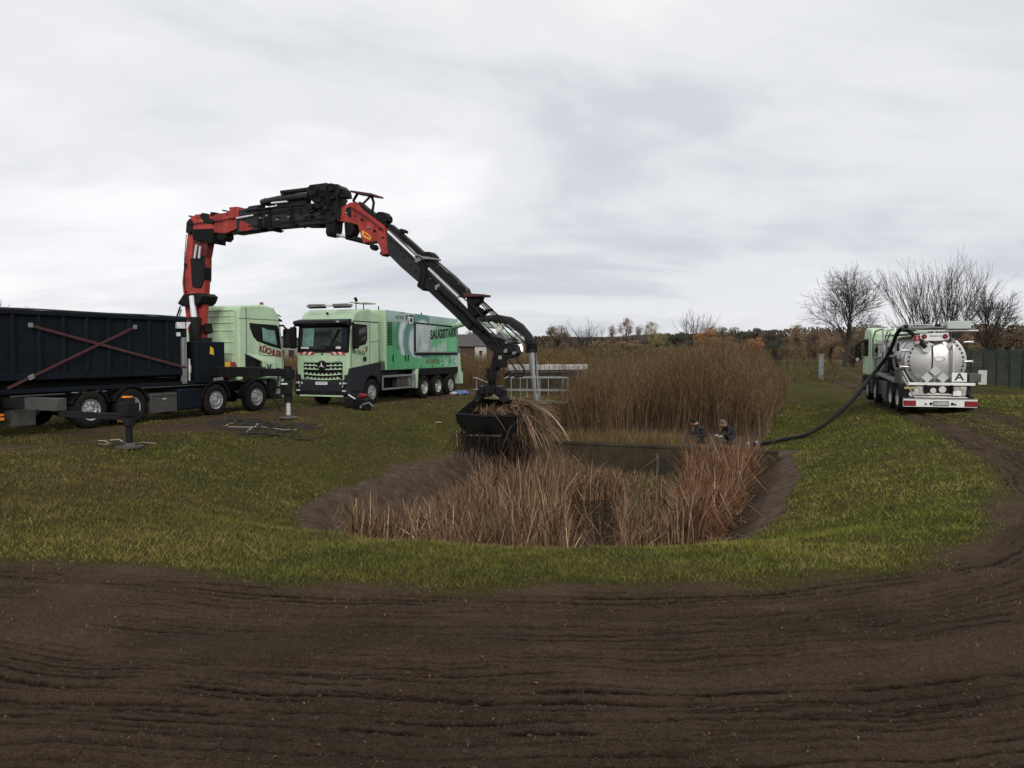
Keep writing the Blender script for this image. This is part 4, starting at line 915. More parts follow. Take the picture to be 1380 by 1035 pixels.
    for (x_, y_) in ((.75, -.85), (-.6, .3)):
        g = G(); g.cyl((x_, y_, 3.76), (x_, y_, 3.83), .10, n=14); b_ = obj('beacon', g, 'black', T1); g = G(); g.cyl((x_, y_, 3.832), (x_, y_, 3.93), .075, .06, n=14); obj('beacon_lens', g, 'redlight' if x_ > 0 else 'orange', b_)
    g = G(); g.cyl((1.15, -.9, 3.55), (1.3, -.95, 3.75), .012, n=6); g.tube([(1.25, -1.1, 3.3), (1.3, -1.15, 3.5), (1.38, -1.18, 3.42)], .03, 6); obj('aerial', g, 'black', T1)
    # mudguards
    for xx in (0, -1.95):
        for s_ in (-1, 1):
            pts = [(xx + .66 * math.cos(t), .52 + .64 * math.sin(t)) for t in [math.pi * (0.02 + .96 * i / 12) for i in range(13)]] + [(xx + .60 * math.cos(t), .52 + .58 * math.sin(t)) for t in [math.pi * (.98 - .96 * i / 12) for i in range(13)]]
            g = G(); g.prism(pts, s_ * .95, s_ * 1.24); obj('mudguard', g, 'black', T1, bevel=.01)
    g = G(); g.bx(.76, 1.35, -1.22, -1.0, .38, 1.1); g.bx(.80, 1.3, -1.27, -1.2, .5, .56); g.bx(.80, 1.3, -1.27, -1.2, .78, .84); obj('cab_step', g, 'black', T1, bevel=.01)
M['sidegreen'] = mat('green_tinted_side_glass', (0.17, 0.30, 0.27), 0.08, var=0.5, nscale=1.6, spec=0.8)
cab1()
def body1():
    def b(name, m, *c, bv=.012, **k): g = G(); g.bx(*c); return obj(name, g, m, T1, bevel=bv, **k)
    tb = b('toolbox', 'boxsteel', -4.63, -3.62, -1.24, -.70, .26, .86); g = G(); g.bx(-4.2, -4.05, -1.26, -1.242, .66, .70); obj('latch', g, 'chrome', tb)
    g = G(); g.bx(-4.61, -3.64, -1.246, -1.241, .76, .775); obj('lid_seam', g, 'black', tb)
    b('fuel_tank', 'navy', -3.56, -2.58, -1.24, -.62, .28, .95, bv=.05)
    b('toolbox', 'boxsteel', -8.9, -8.28, -1.24, -.75, .24, .74)
    b('side_guard', 'boxsteel', -8.9, -7.4, -1.20, -1.16, .98, 1.02); b('side_guard', 'galv', -7.2, -6.1, -1.20, -1.16, 1.0, 1.03)
    b('side_guard', 'boxsteel', -5.0, -2.4, -1.22, -1.18, 1.03, 1.06)
    b('hook_lift_frame', 'darkmetal', -9.3, -2.7, -.56, .56, 1.03, 1.30, bv=.02)
    b('side_skirt', 'navy', -9.3, -2.7, -1.16, -1.10, 1.06, 1.18); b('rear_cross_beam', 'darkmetal', -9.42, -9.28, -1.2, 1.2, .35, 1.05)
    for s_ in (-1, 1):
        lb = b('tail_light', 'black', -9.50, -9.40, s_ * .75 - .25, s_ * .75 + .25, .45, .72); g = G(); g.bx(-9.53, -9.505, s_ * .75 - .22, s_ * .75, .5, .68); obj('lens', g, 'orange', lb)
    m_ = b('side_marker', 'orange', -9.38, -9.1, -1.245, -1.20, .42, .50); b('side_marker', 'orange', -9.38, -9.1, -1.245, -1.20, .53, .59)
    # rear mudguards
    for xx in (-5.3, -6.65):
        for s_ in (-1, 1):
            ang = [math.pi * (0.1 + .8 * i / 10) for i in range(11)]
            pts = [(xx + .64 * math.cos(t), .52 + .62 * math.sin(t)) for t in ang] + [(xx + .59 * math.cos(t), .52 + .57 * math.sin(t)) for t in ang[::-1]]
            g = G(); g.prism(pts, s_ * .62, s_ * 1.24); obj('mudguard', g, 'black', T1)
    # lamp post between container and crane
    g = G(); g.bx(-3.32, -3.16, -1.22, -1.08, 1.1, 2.58); obj('ladder_post', g, 'galv', T1, bevel=.02)
    g = G(); g.cyl((-3.3, -1.12, 2.58), (-3.3, -1.12, 2.86), .02, n=8); lp = obj('lamp_pole', g, 'black', T1)
    g = G(); g.prism([(-3.52, 2.86), (-3.52, 3.06), (-2.95, 3.08), (-3.12, 2.86)], -1.2, -1.05); obj('work_light', g, 'lens', lp, bevel=.01)
    g = G(); g.bx(-3.5, -3.36, -1.16, -1.06, 2.62, 2.74); obj('small_lamp', g, 'lens', lp)
    g = G(); g.cyl((-2.98, -1.1, 1.2), (-2.98, -1.1, 1.9), .045, n=10); g.cyl((-2.98, -1.1, 1.45), (-2.98, -1.1, 1.7), .07, n=10); obj('cylinder', g, 'chrome', T1)
    # outriggers: beam, ram, foot
    cb = b('crane_control_box', 'navy', -2.78, -1.52, -1.22, -.55, 1.10, 2.46, bv=.03)
    g = G(); g.bx(-2.05, -1.62, -1.228, -1.222, 1.17, 1.27); obj('nameplate', g, 'offwhite', cb); g = G(); g.prism([(-2.2, 2.05), (-2.02, 2.02), (-2.05, 2.25), (-2.18, 2.3)], -1.228, -1.222); obj('emblem', g, 'yellow', cb)
    text('nameplate_lettering', 'CRANE' if False else '', .05, 'text', cb, (0, 0, 0), (0, 0, 0)) if False else None
    g = G(); g.bx(-1.5, -1.28, -1.23, -1.10, 1.45, 1.78); ys = obj('warning_sticker', g, 'yellow', T1)
    for (i, (X, L_, zb, foot)) in enumerate(((-1.98, 4.24, 1.47, 1), (-8.9, 5.3, .86, 0))):
        for s_ in (-1, 1):
            Ls = L_ if s_ < 0 else (2.6 if i == 0 else 1.6)
            if i == 0:
                g = G(); g.bx(X - .17, X + .17, s_ * .6, s_ * (Ls - 1.0), zb - .16, zb + .16); ob = obj('outrigger_beam', g, 'darkmetal', T1, bevel=.015)
                g = G(); g.bx(X - .13, X + .13, s_ * (Ls - 1.0) , s_ * (Ls + .12), zb - .13, zb + .12); obj('outrigger_extension', g, 'darkmetal', T1, bevel=.015)
            else:
                g = G(); g.bx(X - .12, X + .12, s_ * .5, s_ * 1.9, zb - .14, zb + .12); obj('outrigger_beam', g, 'darkmetal', T1, bevel=.015)
                if s_ < 0: g = G(); g.bx(X - .14, X + .14, -3.05, -1.9, zb - .16, zb + .15); obj('outrigger_beam', g, 'boxsteel', T1, bevel=.015)
                g = G(); g.bx(X - .08, X + .08, s_ * (1.9 if s_ > 0 else 3.05), s_ * (Ls + .1 if s_ < 0 else 2.0), zb - .30, zb - .16) if s_ < 0 else g.bx(X - .1, X + .1, 1.9, 2.2, zb - .1, zb + .1); obj('outrigger_extension', g, 'darkmetal', T1)
            if s_ > 0: Ls = Ls if i == 0 else 2.1
            w_ = Matrix.Translation(T1.location) @ Matrix.Rotation(T1.rotation_euler.z, 4, 'Z') @ Vector((X, s_ * Ls, 0)); gz = hz(w_.x, w_.y) - T1.location.z
            g = G(); g.cyl((X, s_ * Ls, gz + .55), (X, s_ * Ls, zb + .22), .13, n=14); g.bx(X - .17, X + .17, s_ * Ls - .15, s_ * Ls + .15, zb - .2, zb + .1); lg = obj('outrigger_leg', g, 'darkmetal', T1, bevel=.01)
            g = G(); g.cyl((X, s_ * Ls, gz + .12), (X, s_ * Ls, gz + .56), .075, n=12); obj('ram', g, 'chrome' if i == 0 else 'darkmetal', lg)
            g = G(); g.cyl((X, s_ * Ls, gz + .04), (X, s_ * Ls, gz + .08), .30, n=20); g.cyl((X, s_ * Ls, gz + .08), (X, s_ * Ls, gz + .15), .14, .08, n=14); obj('foot_plate', g, 'boxsteel', lg)
            if i == 1 and s_ < 0:
                for k in range(2):
                    g = G(); g.box((X + .18, s_ * Ls + .42 + k * .10, gz + .68), (.01, .05, .2), Matrix.Rotation(.6, 3, 'X')); obj('warning_stripe', g, 'yellow', lg)
                g = G(); g.cyl((X - .05, s_ * Ls - .02, zb + .225), (X - .05, s_ * Ls - .02, zb + .26), .12, n=10); obj('cap', g, 'orange', lg)
            if i == 0 and s_ < 0:
                g = G(); g.bx(X - .18, X + .02, s_ * Ls - .16, s_ * Ls + .18, zb - .72, zb - .28); obj('valve_block', g, 'darkmetal', lg, bevel=.03)
                g = G(); g.tube([(X - .2, s_ * Ls + .2, zb - .1), (X - .3, s_ * Ls + .3, gz + .7), (X - .25, s_ * Ls + .1, gz + .3)], .03, 8); obj('hose', g, 'rubber', lg)
                g = G(); g.bx(X - .19, X - .175, s_ * Ls - .12, s_ * Ls + .12, zb - .38, zb - .33); obj('reflector', g, 'white', lg)
    b('crane_base', 'red', -1.55, -.92, -1.15, .9, 1.25, 1.78, bv=.03)
    b('pump_block', 'darkmetal', -2.9, -1.0, -.9, .9, 1.05, 1.4)
body1()

# ------------------------------------------------------------------ the crane (parts of truck 1)
CB = Vector((-10.5, 26.5)); CG = Vector((-.57, 22.0)); CD = (CG - CB).normalized()      # crane plane
CN = Vector((CD.y, -CD.x))                                                               # towards the camera
def cp(u, v):
    k = (u - 690) / FPX; r = (CB.y * k - CB.x) / (CD.x - CD.y * k); return (r, EYE - (v - HZ) / FPX * (CB.y + CD.y * r))
def C3(u, v, o=0.0): r, z = cp(u, v); p = CB + CD * r + CN * o; return Vector((p.x, p.y, z))
IW = (Matrix.Translation(T1.location) @ Matrix.Rotation(T1.rotation_euler.z, 4, 'Z')).inverted()
def cpoly(name, pix, hw, m, parent=T1, off=0.0, bevel=.012, **k):
    """a plate or box beam of the crane: outline in the crane's plane, half width hw across it"""
    g = G(); pl = [cp(*q) for q in pix]
    def f(a_, b_, y): p = CB + CD * a_ + CN * y; return IW @ Vector((p.x, p.y, b_))
    g.prism(pl, off - hw, off + hw, f); return obj(name, g, m, parent, bevel=bevel, **k)
def ctube(name, pix, r, m, parent=T1, off=0.0, n=10, **k):
    g = G(); g.tube([IW @ C3(u, v, o if o is not None else off) for u, v, o in [(q[0], q[1], q[2] if len(q) > 2 else off) for q in pix]], r, n); return obj(name, g, m, parent, **k)
M['darkred'] = mat('dark_red_crane_paint', (0.14, 0.016, 0.014), 0.5, var=0.3, nscale=4, dirt=0.5, dirtcol=(0.02, 0.012, 0.01))  # darker tone of the crane red, for the upper boom web
def crane():
    # slewing column on the truck
    p = IW @ Vector((CB.x, CB.y, 0)); g = G(); g.cyl((p.x, p.y, 1.3), (p.x, p.y, 1.9), .42, .36, n=20); g.cyl((p.x, p.y, 1.9), (p.x, p.y, 2.6), .30, n=20); obj('slewing_column', g, 'darkmetal', T1)
    mb = cpoly('main_boom', [(261, 310), (251.5, 381), (253.5, 402), (256, 430), (262, 472), (276, 472), (277.5, 430), (280.5, 395), (282, 375), (283, 348), (286, 331), (284, 312)], .13, 'red')
    cpoly('boom_web', [(264, 350), (283, 345), (282, 378), (277, 389), (266, 388)], .17, 'darkmetal', mb)
    cpoly('boom_web', [(268, 322), (288, 326), (284, 347), (265, 352)], .15, 'darkred', mb)
    ctube('lift_ram', [(271, 400, .34), (273.5, 431, .34)], .10, 'chrome', mb); ctube('lift_cylinder', [(274, 428, .34), (274, 470, .34)], .19, 'darkmetal', mb, n=14)
    ctube('ram', [(276, 332, .26), (273, 350, .26)], .04, 'chrome', mb); ctube('ram', [(281, 334, .26), (279, 350, .26)], .04, 'chrome', mb)
    cpoly('collar', [(252, 410), (260, 398), (280, 396), (285, 400), (282, 408), (278, 412), (258, 414)], .36, 'black', mb)
    cpoly('side_cover', [(252, 412), (256, 404), (259, 420), (257, 436), (252, 432)], .2, 'darkmetal', mb, off=-.2)
    cpoly('stop_block', [(276, 440), (282, 436), (284, 448), (279, 450)], .15, 'black', mb)
    ctube('hose', [(254, 414, .3), (248, 430, .3), (249, 446, .3), (254, 462, .3)], .03, 'rubber', mb); ctube('hose', [(256, 418, .33), (251, 434, .33), (252, 450, .3), (258, 466, .3)], .025, 'galv', mb)
    # hinge at the top
    kb = cpoly('knuckle', [(262, 312), (262, 301), (266, 297), (274, 292), (285, 291), (300, 292), (322, 288), (323, 286), (336, 285), (337, 300), (328, 311), (314, 317), (298, 316), (283, 313)], .22, 'red')
    cpoly('hinge_plate', [(261, 316), (262, 303), (267, 298), (271, 302), (270, 314), (266, 318)], .24, 'darkmetal', kb)
    cpoly('hinge_plate', [(271, 312), (297, 311), (299, 318), (298, 331), (292, 330), (284, 327), (272, 326)], .30, 'black', kb)
    cpoly('link_arm', [(302, 316), (306, 312), (312, 313), (312, 323), (308, 327), (302, 326), (300, 321)], .2, 'black', kb)
    cpoly('valve_block', [(280, 294), (284, 290), (290, 291), (292, 297), (300, 300), (298, 305), (286, 303)], .27, 'darkmetal', kb)
    cpoly('bracket', [(294, 289), (299, 289), (299, 294), (294, 294)], .24, 'black', kb)
    cpoly('boom_shoe', [(320, 283), (331, 282), (333, 297), (322, 299)], .27, 'red', kb)
    cpoly('lower_guide', [(311, 311), (340, 307), (360, 313), (326, 318), (312, 316)], .16, 'darkmetal', kb)
    cpoly('bolt', [(282, 298), (285, 297), (286, 301), (283, 302)], .235, 'yellow', kb, bevel=0)
    o1 = cpoly('telescopic_boom', [(333, 287), (345, 283), (359, 281), (360, 312), (345, 314), (330, 316), (328, 302)], .24, 'greymetal')
    cpoly('boom_flare', [(334, 300), (342, 303), (352, 310), (344, 314), (332, 314)], .25, 'red', o1)
    o2 = cpoly('telescopic_boom', [(357, 285), (386, 280), (452, 276), (452, 303), (376, 310), (358, 310)], .21, 'greymetal')
    cpoly('boom_groove', [(376, 290), (450, 285), (450, 288), (376, 293)], .218, 'darkmetal', o2, bevel=0); cpoly('boom_groove', [(376, 302), (450, 296), (450, 298), (376, 304)], .216, 'darkmetal', o2, bevel=0)
    for pix in ([(367, 284), (374, 282), (375, 310), (379, 311), (374, 314), (366, 309)], [(398, 281), (402, 280), (406, 304), (411, 305), (407, 308), (400, 305)], [(356, 282), (360, 281), (362, 312), (357, 312)]):
        cpoly('boom_collar', pix, .26, 'black', o2)
    cpoly('wear_pad', [(411, 304), (427, 302), (430, 306), (433, 303), (438, 304), (436, 308), (418, 308)], .18, 'black', o2)
    ctube('extension_cylinder', [(386, 263, .12), (424, 258.5, .12)], .075, 'darkmetal', o2); ctube('extension_cylinder', [(360, 276, .12), (384, 271, .12), (422, 267, .12)], [.11, .11, .11], 'greymetal', o2, n=12)
    cpoly('cylinder_head', [(357, 275), (364, 270), (372, 271), (370, 278), (360, 279)], .16, 'darkmetal', o2); cpoly('cylinder_head', [(386, 261), (391, 260), (391, 267), (388, 267)], .12, 'darkmetal', o2, off=.1)
    ctube('extension_cylinder', [(342, 283, .1), (362, 280, .1)], .06, 'black', o2)
    ctube('rod', [(376, 277.5, .24), (397, 275.5, .24)], .035, 'chrome', o2); ctube('rod', [(330, 297.5, .27), (353, 293.5, .27)], .035, 'chrome', o2)
    cpoly('roller_box', [(378, 277), (398, 273), (420, 268), (418, 277), (400, 280), (380, 284)], .12, 'darkmetal', o2)
    ctube('hose', [(342, 288, .28), (372, 284, .28), (400, 281, .25), (428, 279, .25)], .022, 'rubber', o2)
    # head cluster at the elbow
    hd = cpoly('elbow_head', [(422, 263), (424, 256), (438, 252), (444, 251), (450, 255), (456, 257), (463, 253), (468, 258), (463, 268), (463, 290), (459, 301), (450, 304), (441, 301), (436, 280), (430, 276)], .23, 'darkmetal')
    rd = random.Random(9)
    for i in range(26):
        u = rd.uniform(428, 460); v = rd.uniform(254, 296); s_ = rd.uniform(1.4, 4.2)
        cpoly('valve', [(u - s_, v - s_ * .6), (u + s_, v - s_ * .8), (u + s_ * .9, v + s_ * .7), (u - s_ * .8, v + s_)], .24 + rd.uniform(.02, .14), rd.choice(['black', 'darkmetal', 'greymetal']), hd, bevel=.008)
    cpoly('bracket', [(455, 259), (471, 259), (473, 269), (465, 270), (462, 266), (455, 268)], .16, 'black', hd); cpoly('bracket', [(423, 256), (426, 253), (443, 251), (444, 254), (428, 257)], .2, 'black', hd)
    for u, v in ((443, 251.5), (450, 252), (457, 253)): cpoly('cap', [(u - 2, v - 2), (u + 2, v - 2), (u + 2, v + 4), (u - 2, v + 4)], .08, 'black', hd)
    for i in range(4):
        u = 432 + i * 6 + rd.uniform(-2, 2); ctube('hose', [(u, 266 + 3 * i, .3), (u + 5, 257 + 2 * i, .34), (u + rd.uniform(4, 12), 270, .33), (u + rd.uniform(2, 14), 286, .28)], .018, 'rubber', hd, n=6)
    ctube('hose', [(464, 276, .2), (466, 272.5, .2), (470, 272.5, .2), (472, 277, .2)], .015, 'rubber', hd, n=6)
    cpoly('link_arm', [(447, 302), (459, 301), (458, 312), (456, 320), (448, 321), (446, 316)], .2, 'black', hd); cpoly('link_arm', [(470, 302), (483, 302), (482, 314), (479, 320), (471, 319)], .17, 'black', hd)
    ctube('rod', [(453, 317.5, 0), (470, 320.5, 0)], .05, 'chrome', hd); ctube('knuckle_cylinder', [(469, 320.5, 0), (499, 328, 0)], .085, 'darkmetal', hd, n=12)
    ctube('pin', [(452, 317, -.26), (452, 317, .26)], .06, 'black', hd)
    # second boom
    sb = cpoly('second_boom', [(461, 300), (462, 290), (465, 285), (478, 276.5), (487, 275.5), (494.5, 285), (523.5, 307), (526, 316.5), (529, 344), (521, 345), (517, 333), (514, 327), (496, 330), (493, 321), (489, 306), (478, 303)], .20, 'red')
    cpoly('rub_rail', [(488, 274), (496, 281), (510, 291), (525, 304), (524, 309), (508, 297), (494, 286)], .14, 'darkmetal', sb)
    cpoly('cover', [(461, 286), (468, 284), (466, 299), (460, 299)], .24, 'darkmetal', sb)
    cpoly('warning_sticker', [(495, 313), (502, 317), (507, 322), (505, 326), (497, 322), (494, 318)], .206, 'yellow', sb, bevel=0)
    cpoly('sticker_mark', [(497, 315.5), (501, 318), (505, 321.5), (504, 323), (498, 320), (496.5, 318)], .209, 'redstripe', sb, bevel=0)
    cpoly('bolt_plate', [(474, 283), (480, 282), (481, 291), (476, 294), (473, 289)], .215, 'darkmetal', sb)
    cpoly('lamp_plate', [(482, 261), (510, 265), (512, 268), (504, 267), (482, 263.5)], .3, 'strap', sb, bevel=.005)
    ctube('bracket', [(487, 263, .1), (481, 273, .1), (485, 280, .1)], .045, 'black', sb); ctube('bracket', [(505, 267, .1), (508, 276, .1), (506, 288, .1)], .04, 'black', sb); ctube('bracket', [(503, 268, .1), (494, 277, .1)], .035, 'strap', sb)
    cpoly('winch', [(511, 291), (515, 288), (522, 288.5), (527, 294), (527, 300), (522, 304), (514, 299)], .15, 'black', sb)
    cpoly('lug', [(502, 331), (508, 331), (510, 336), (506, 339), (502, 336)], .1, 'black', sb); cpoly('lug', [(517, 340), (524, 345), (520, 347), (516, 344)], .14, 'strap', sb)
    # jib
    jb = cpoly('jib_boom', [(526, 312), (566, 351), (572, 358), (569, 382), (545, 361), (529, 345)], .19, 'greymetal')
    j2 = cpoly('jib_boom', [(566, 352), (580, 366), (632, 421), (641, 431), (636, 446), (616, 426), (580, 392), (568, 382)], .165, 'darkmetal')
    j3 = cpoly('jib_boom', [(630, 419), (655, 441), (674, 458), (681, 466), (679, 480), (664, 472), (645, 452), (632, 440)], .14, 'darkmetal')
    cpoly('jib_collar', [(564, 347), (569, 347), (580, 362), (575, 391), (568, 388), (572, 362)], .21, 'black', j2); cpoly('jib_collar', [(568, 382), (577, 390), (575, 393), (567, 387)], .2, 'darkmetal', j2)
    ctube('jib_cylinder', [(597, 389, .2), (628, 417, .2), (657, 446, .2)], [.095, .09, .08], 'black', j2, n=12); cpoly('clamp', [(592, 386), (597, 384), (599, 388), (595, 393), (592, 391)], .25, 'galv', j2)
    ctube('rod', [(528, 314.5, .16), (566, 350, .16)], .042, 'chrome', jb); ctube('rod', [(582, 363, .15), (622, 401, .15)], .052, 'chrome', j2); ctube('rod', [(632, 421.5, .13), (664, 450, .13)], .045, 'chrome', j3)
    cpoly('tool_rail', [(525, 304), (530, 304), (556, 326), (577, 345), (577, 352), (553, 333), (527, 310)], .10, 'darkmetal', jb)
    cpoly('tool_rail', [(580, 352), (588, 352), (612, 372), (631, 390), (634, 398), (624, 402), (604, 380), (583, 361)], .14, 'darkmetal', j2)
    cpoly('clamp', [(564, 355), (566, 350), (575, 347), (590, 349), (590, 352), (576, 351), (568, 356)], .22, 'galv', j2); cpoly('bracket', [(574, 345), (577, 341), (583, 341), (589, 347), (588, 353), (578, 350)], .17, 'black', j2)
    cpoly('bracket', [(541, 311), (544, 310), (549, 312), (549, 316), (544, 315), (545, 320), (553, 324), (551, 327), (542, 320)], .1, 'black', jb)
    ctube('grab_handle', [(621, 384, .15), (623, 379, .15), (633, 389, .15), (632, 393, .15)], .012, 'galv', j2, n=6); ctube('grab_handle', [(594, 362, .15), (596, 358, .15), (608, 369, .15)], .010, 'galv', j2, n=6)
    cpoly('lamp_plate', [(629, 396), (656, 397.5), (656, 400.5), (631, 401)], .26, 'strap', j2, bevel=.005)
    cpoly('winch', [(632, 401), (650, 401), (648, 408), (643, 412), (647, 425), (640, 428), (634, 420)], .16, 'black', j2)
    cpoly('bracket', [(646, 414), (652, 417), (652, 424), (655, 417), (664, 416), (662, 420), (654, 421), (653, 428), (648, 428)], .06, 'black', j2)
    for i, off in enumerate((-.1, .02, .14)):
        ctube('tie_rod', [(648, 405 + i, off), (668, 424 + i * 1.5, off), (718 - i * 10, 464 - i * 2, off)], .026 - i * .004, 'black', j3, n=6)
    ctube('hose', [(560, 336, .2), (580, 356, .24), (610, 384, .24), (640, 412, .22), (668, 440, .2)], .02, 'rubber', j2, n=6)
    ctube('hose', [(640, 428, .2), (652, 436, .28), (668, 452, .28), (676, 466, .2), (680, 478, .15)], .03, 'rubber', j3, n=8)
    cpoly('jib_head', [(664, 458), (670, 453), (680, 456), (690, 462), (698, 467), (700, 476), (694, 482), (676, 484), (668, 476)], .17, 'darkmetal', j3)
    for i in range(9):
        u = rd.uniform(672, 697); v = rd.uniform(456, 478); s_ = rd.uniform(1.5, 3)
        cpoly('valve', [(u - s_, v - s_ * .6), (u + s_, v - s_ * .8), (u + s_ * .9, v + s_ * .7), (u - s_ * .8, v + s_)], .17 + rd.uniform(.02, .10), rd.choice(['black', 'darkmetal', 'galv']), j3, bevel=.006)
    ctube('hose', [(690, 466, .15), (696, 478, .2), (704, 488, .22), (711, 498, .2), (708, 507, .18), (698, 508, .15), (688, 500, .12), (682, 508, .1)], .028, 'rubber', j3, n=8)
    ctube('hose', [(686, 470, .1), (690, 486, .15), (700, 500, .18), (706, 503, .15), (696, 503, .12), (686, 510, .1)], .02, 'rubber', j3, n=8)
crane()
def crane_clutter():
    rd = random.Random(31); ks = {o.name.split('.')[0]: o for o in T1.children}
    runs = (('knuckle', (268, 296), (334, 288), 9, .23), ('telescopic_boom', (338, 300), (452, 288), 15, .25), ('second_boom', (472, 284), (526, 322), 9, .205), ('jib_boom', (532, 330), (668, 462), 18, .19), ('main_boom', (256, 330), (260, 440), 6, .14))
    for nm, a_, b_, n, hw in runs:
        par = ks.get(nm)
        for i in range(n):
            t = (i + rd.random()) / n; u = a_[0] + (b_[0] - a_[0]) * t + rd.uniform(-2, 2); v = a_[1] + (b_[1] - a_[1]) * t + rd.uniform(-6, 5); s_ = rd.uniform(.6, 1.7)
            cpoly('fitting', [(u - s_, v - s_ * rd.uniform(.4, 1)), (u + s_, v - s_ * .6), (u + s_ * 1.1, v + s_ * .8), (u - s_ * .9, v + s_ * rd.uniform(.5, 1.1))], hw + rd.uniform(.01, .05), rd.choice(['black', 'darkmetal', 'darkmetal', 'galv']), par, bevel=0)
    for nm, pts in (('main_boom', [(259, 318), (256, 350), (255, 385), (257, 400)]), ('knuckle', [(266, 306), (284, 303), (306, 301), (330, 296)]), ('telescopic_boom', [(340, 294), (372, 290), (410, 284), (446, 282)]), ('telescopic_boom', [(345, 308), (380, 306), (420, 300), (448, 299)]), ('second_boom', [(480, 282), (498, 293), (514, 305), (525, 314)]), ('jib_boom', [(530, 322), (556, 346), (590, 380), (626, 414), (652, 442)])):
        ctube('hydraulic_line', [(u, v, .15 if nm == 'main_boom' else .27 if nm != 'jib_boom' else .21) for u, v in pts], .014, rd.choice(['rubber', 'darkmetal']), ks.get(nm), n=6)
crane_clutter()

# ------------------------------------------------------------------ roll-off container on truck 1
def container():
    root = empty('roll_off_container', T1.location + Vector((0, 0, 0)), T1.rotation_euler.z, label='dark navy steel roll-off container on the crane truck', cat='container')
    x0, x1, z0, z1 = -9.75, -3.12, 1.42, 3.08
    g = G()
    for s_ in (-1, 1): g.bx(x0, x1, s_ * 1.10 - .02, s_ * 1.10 + .02, z0 + .1, z1)
    g.bx(x0, x0 + .04, -1.08, 1.08, z0 + .1, z1); g.bx(x1 - .04, x1, -1.08, 1.08, z0 + .1, z1); g.bx(x0, x1, -1.10, 1.10, z0 + .06, z0 + .12); obj('wall', g, 'navy', root, bevel=.005)
    for s_ in (-1, 1):
        g = G(); g.bx(x0 - .02, x1 + .02, s_ * 1.12 - .08, s_ * 1.12 + .09, z1, z1 + .14); obj('top_rail', g, 'navy', root, bevel=.03)
        g = G(); g.bx(x0, x1, s_ * 1.12 - .06, s_ * 1.12 + .07, z0 - .02, z0 + .14); obj('bottom_rail', g, 'navy', root, bevel=.015)
        n = 10
        for i in range(n):
            x = x1 - .06 - i * .70
            if x > x0: g = G(); g.prism([(x - .06, s_ * 1.122), (x - .03, s_ * 1.20), (x + .03, s_ * 1.20), (x + .06, s_ * 1.122)], z0 + .14, z1 - .002, lambda a_, b_, q: (a_, b_, q)); obj('rib', g, 'navy', root, bevel=.006)
        for i in range(16):
            x = x1 - .2 - i * .4; g = G(); g.bx(x - .05, x + .05, s_ * 1.02 - .05, s_ * 1.02 + .05, z0 - .08, z0 - .022); obj('floor_bearer', g, 'navy', root)
    for s_ in (-1, 1):
        g = G(); g.bx(x0, x1, s_ * .4 - .06, s_ * .4 + .06, z0 - .11, z0 + .058); obj('runner', g, 'darkmetal', root)
    g = G(); g.tube([(x1 + .05, -.3, z0 + .2), (x1 + .05, -.25, 2.6), (x1 + .05, .25, 2.6), (x1 + .05, .3, z0 + .2)], .04, 8); obj('hook_bail', g, 'darkmetal', root)
    for i in range(2): g = G(); g.bx(-9.42, -9.20, -1.135, -1.123, 2.62 - i * .13, 2.70 - i * .13); obj('marking', g, 'offwhite', root)
    # a dull dented rim
    g = G(); g.tube([(x0, -1.14, z1 + .15), (-8, -1.16, z1 + .165), (-6, -1.15, z1 + .15), (-4.4, -1.16, z1 + .165), (x1, -1.14, z1 + .15)], .022, 6); obj('tarp_edge', g, 'boxsteel', root)
    for nm, a_, b_, lb in (('lashing_strap', (-8.35, 2.82), (-3.2, 1.62), 'red strap running down to the right across the container side'), ('lashing_strap', (-5.15, 2.86), (-9.0, 1.22), 'red strap running down to the left across the container side')):
        r2 = empty(nm, T1.location, T1.rotation_euler.z, label=lb, cat='strap', group='crossed lashing straps')
        o_ = -1.222 if a_[0] < -6 else -1.232
        g = G(); g.bar((a_[0], o_, a_[1]), (b_[0], o_, b_[1]), .07, .006, up=(0, 1, 0)); obj('webbing', g, 'strap', r2)
        g = G(); g.box((a_[0], o_ - .01, a_[1]), (.12, .05, .12)); obj('hook', g, 'galv', r2, bevel=.01)
        t_ = .84; m_ = (a_[0] + (b_[0] - a_[0]) * t_, a_[1] + (b_[1] - a_[1]) * t_)
        if a_[0] > -6: g = G(); g.box((m_[0], o_ - .02, m_[1]), (.16, .05, .12), Matrix.Rotation(-.4, 3, 'Y')); obj('ratchet', g, 'galv', r2, bevel=.01)
container()

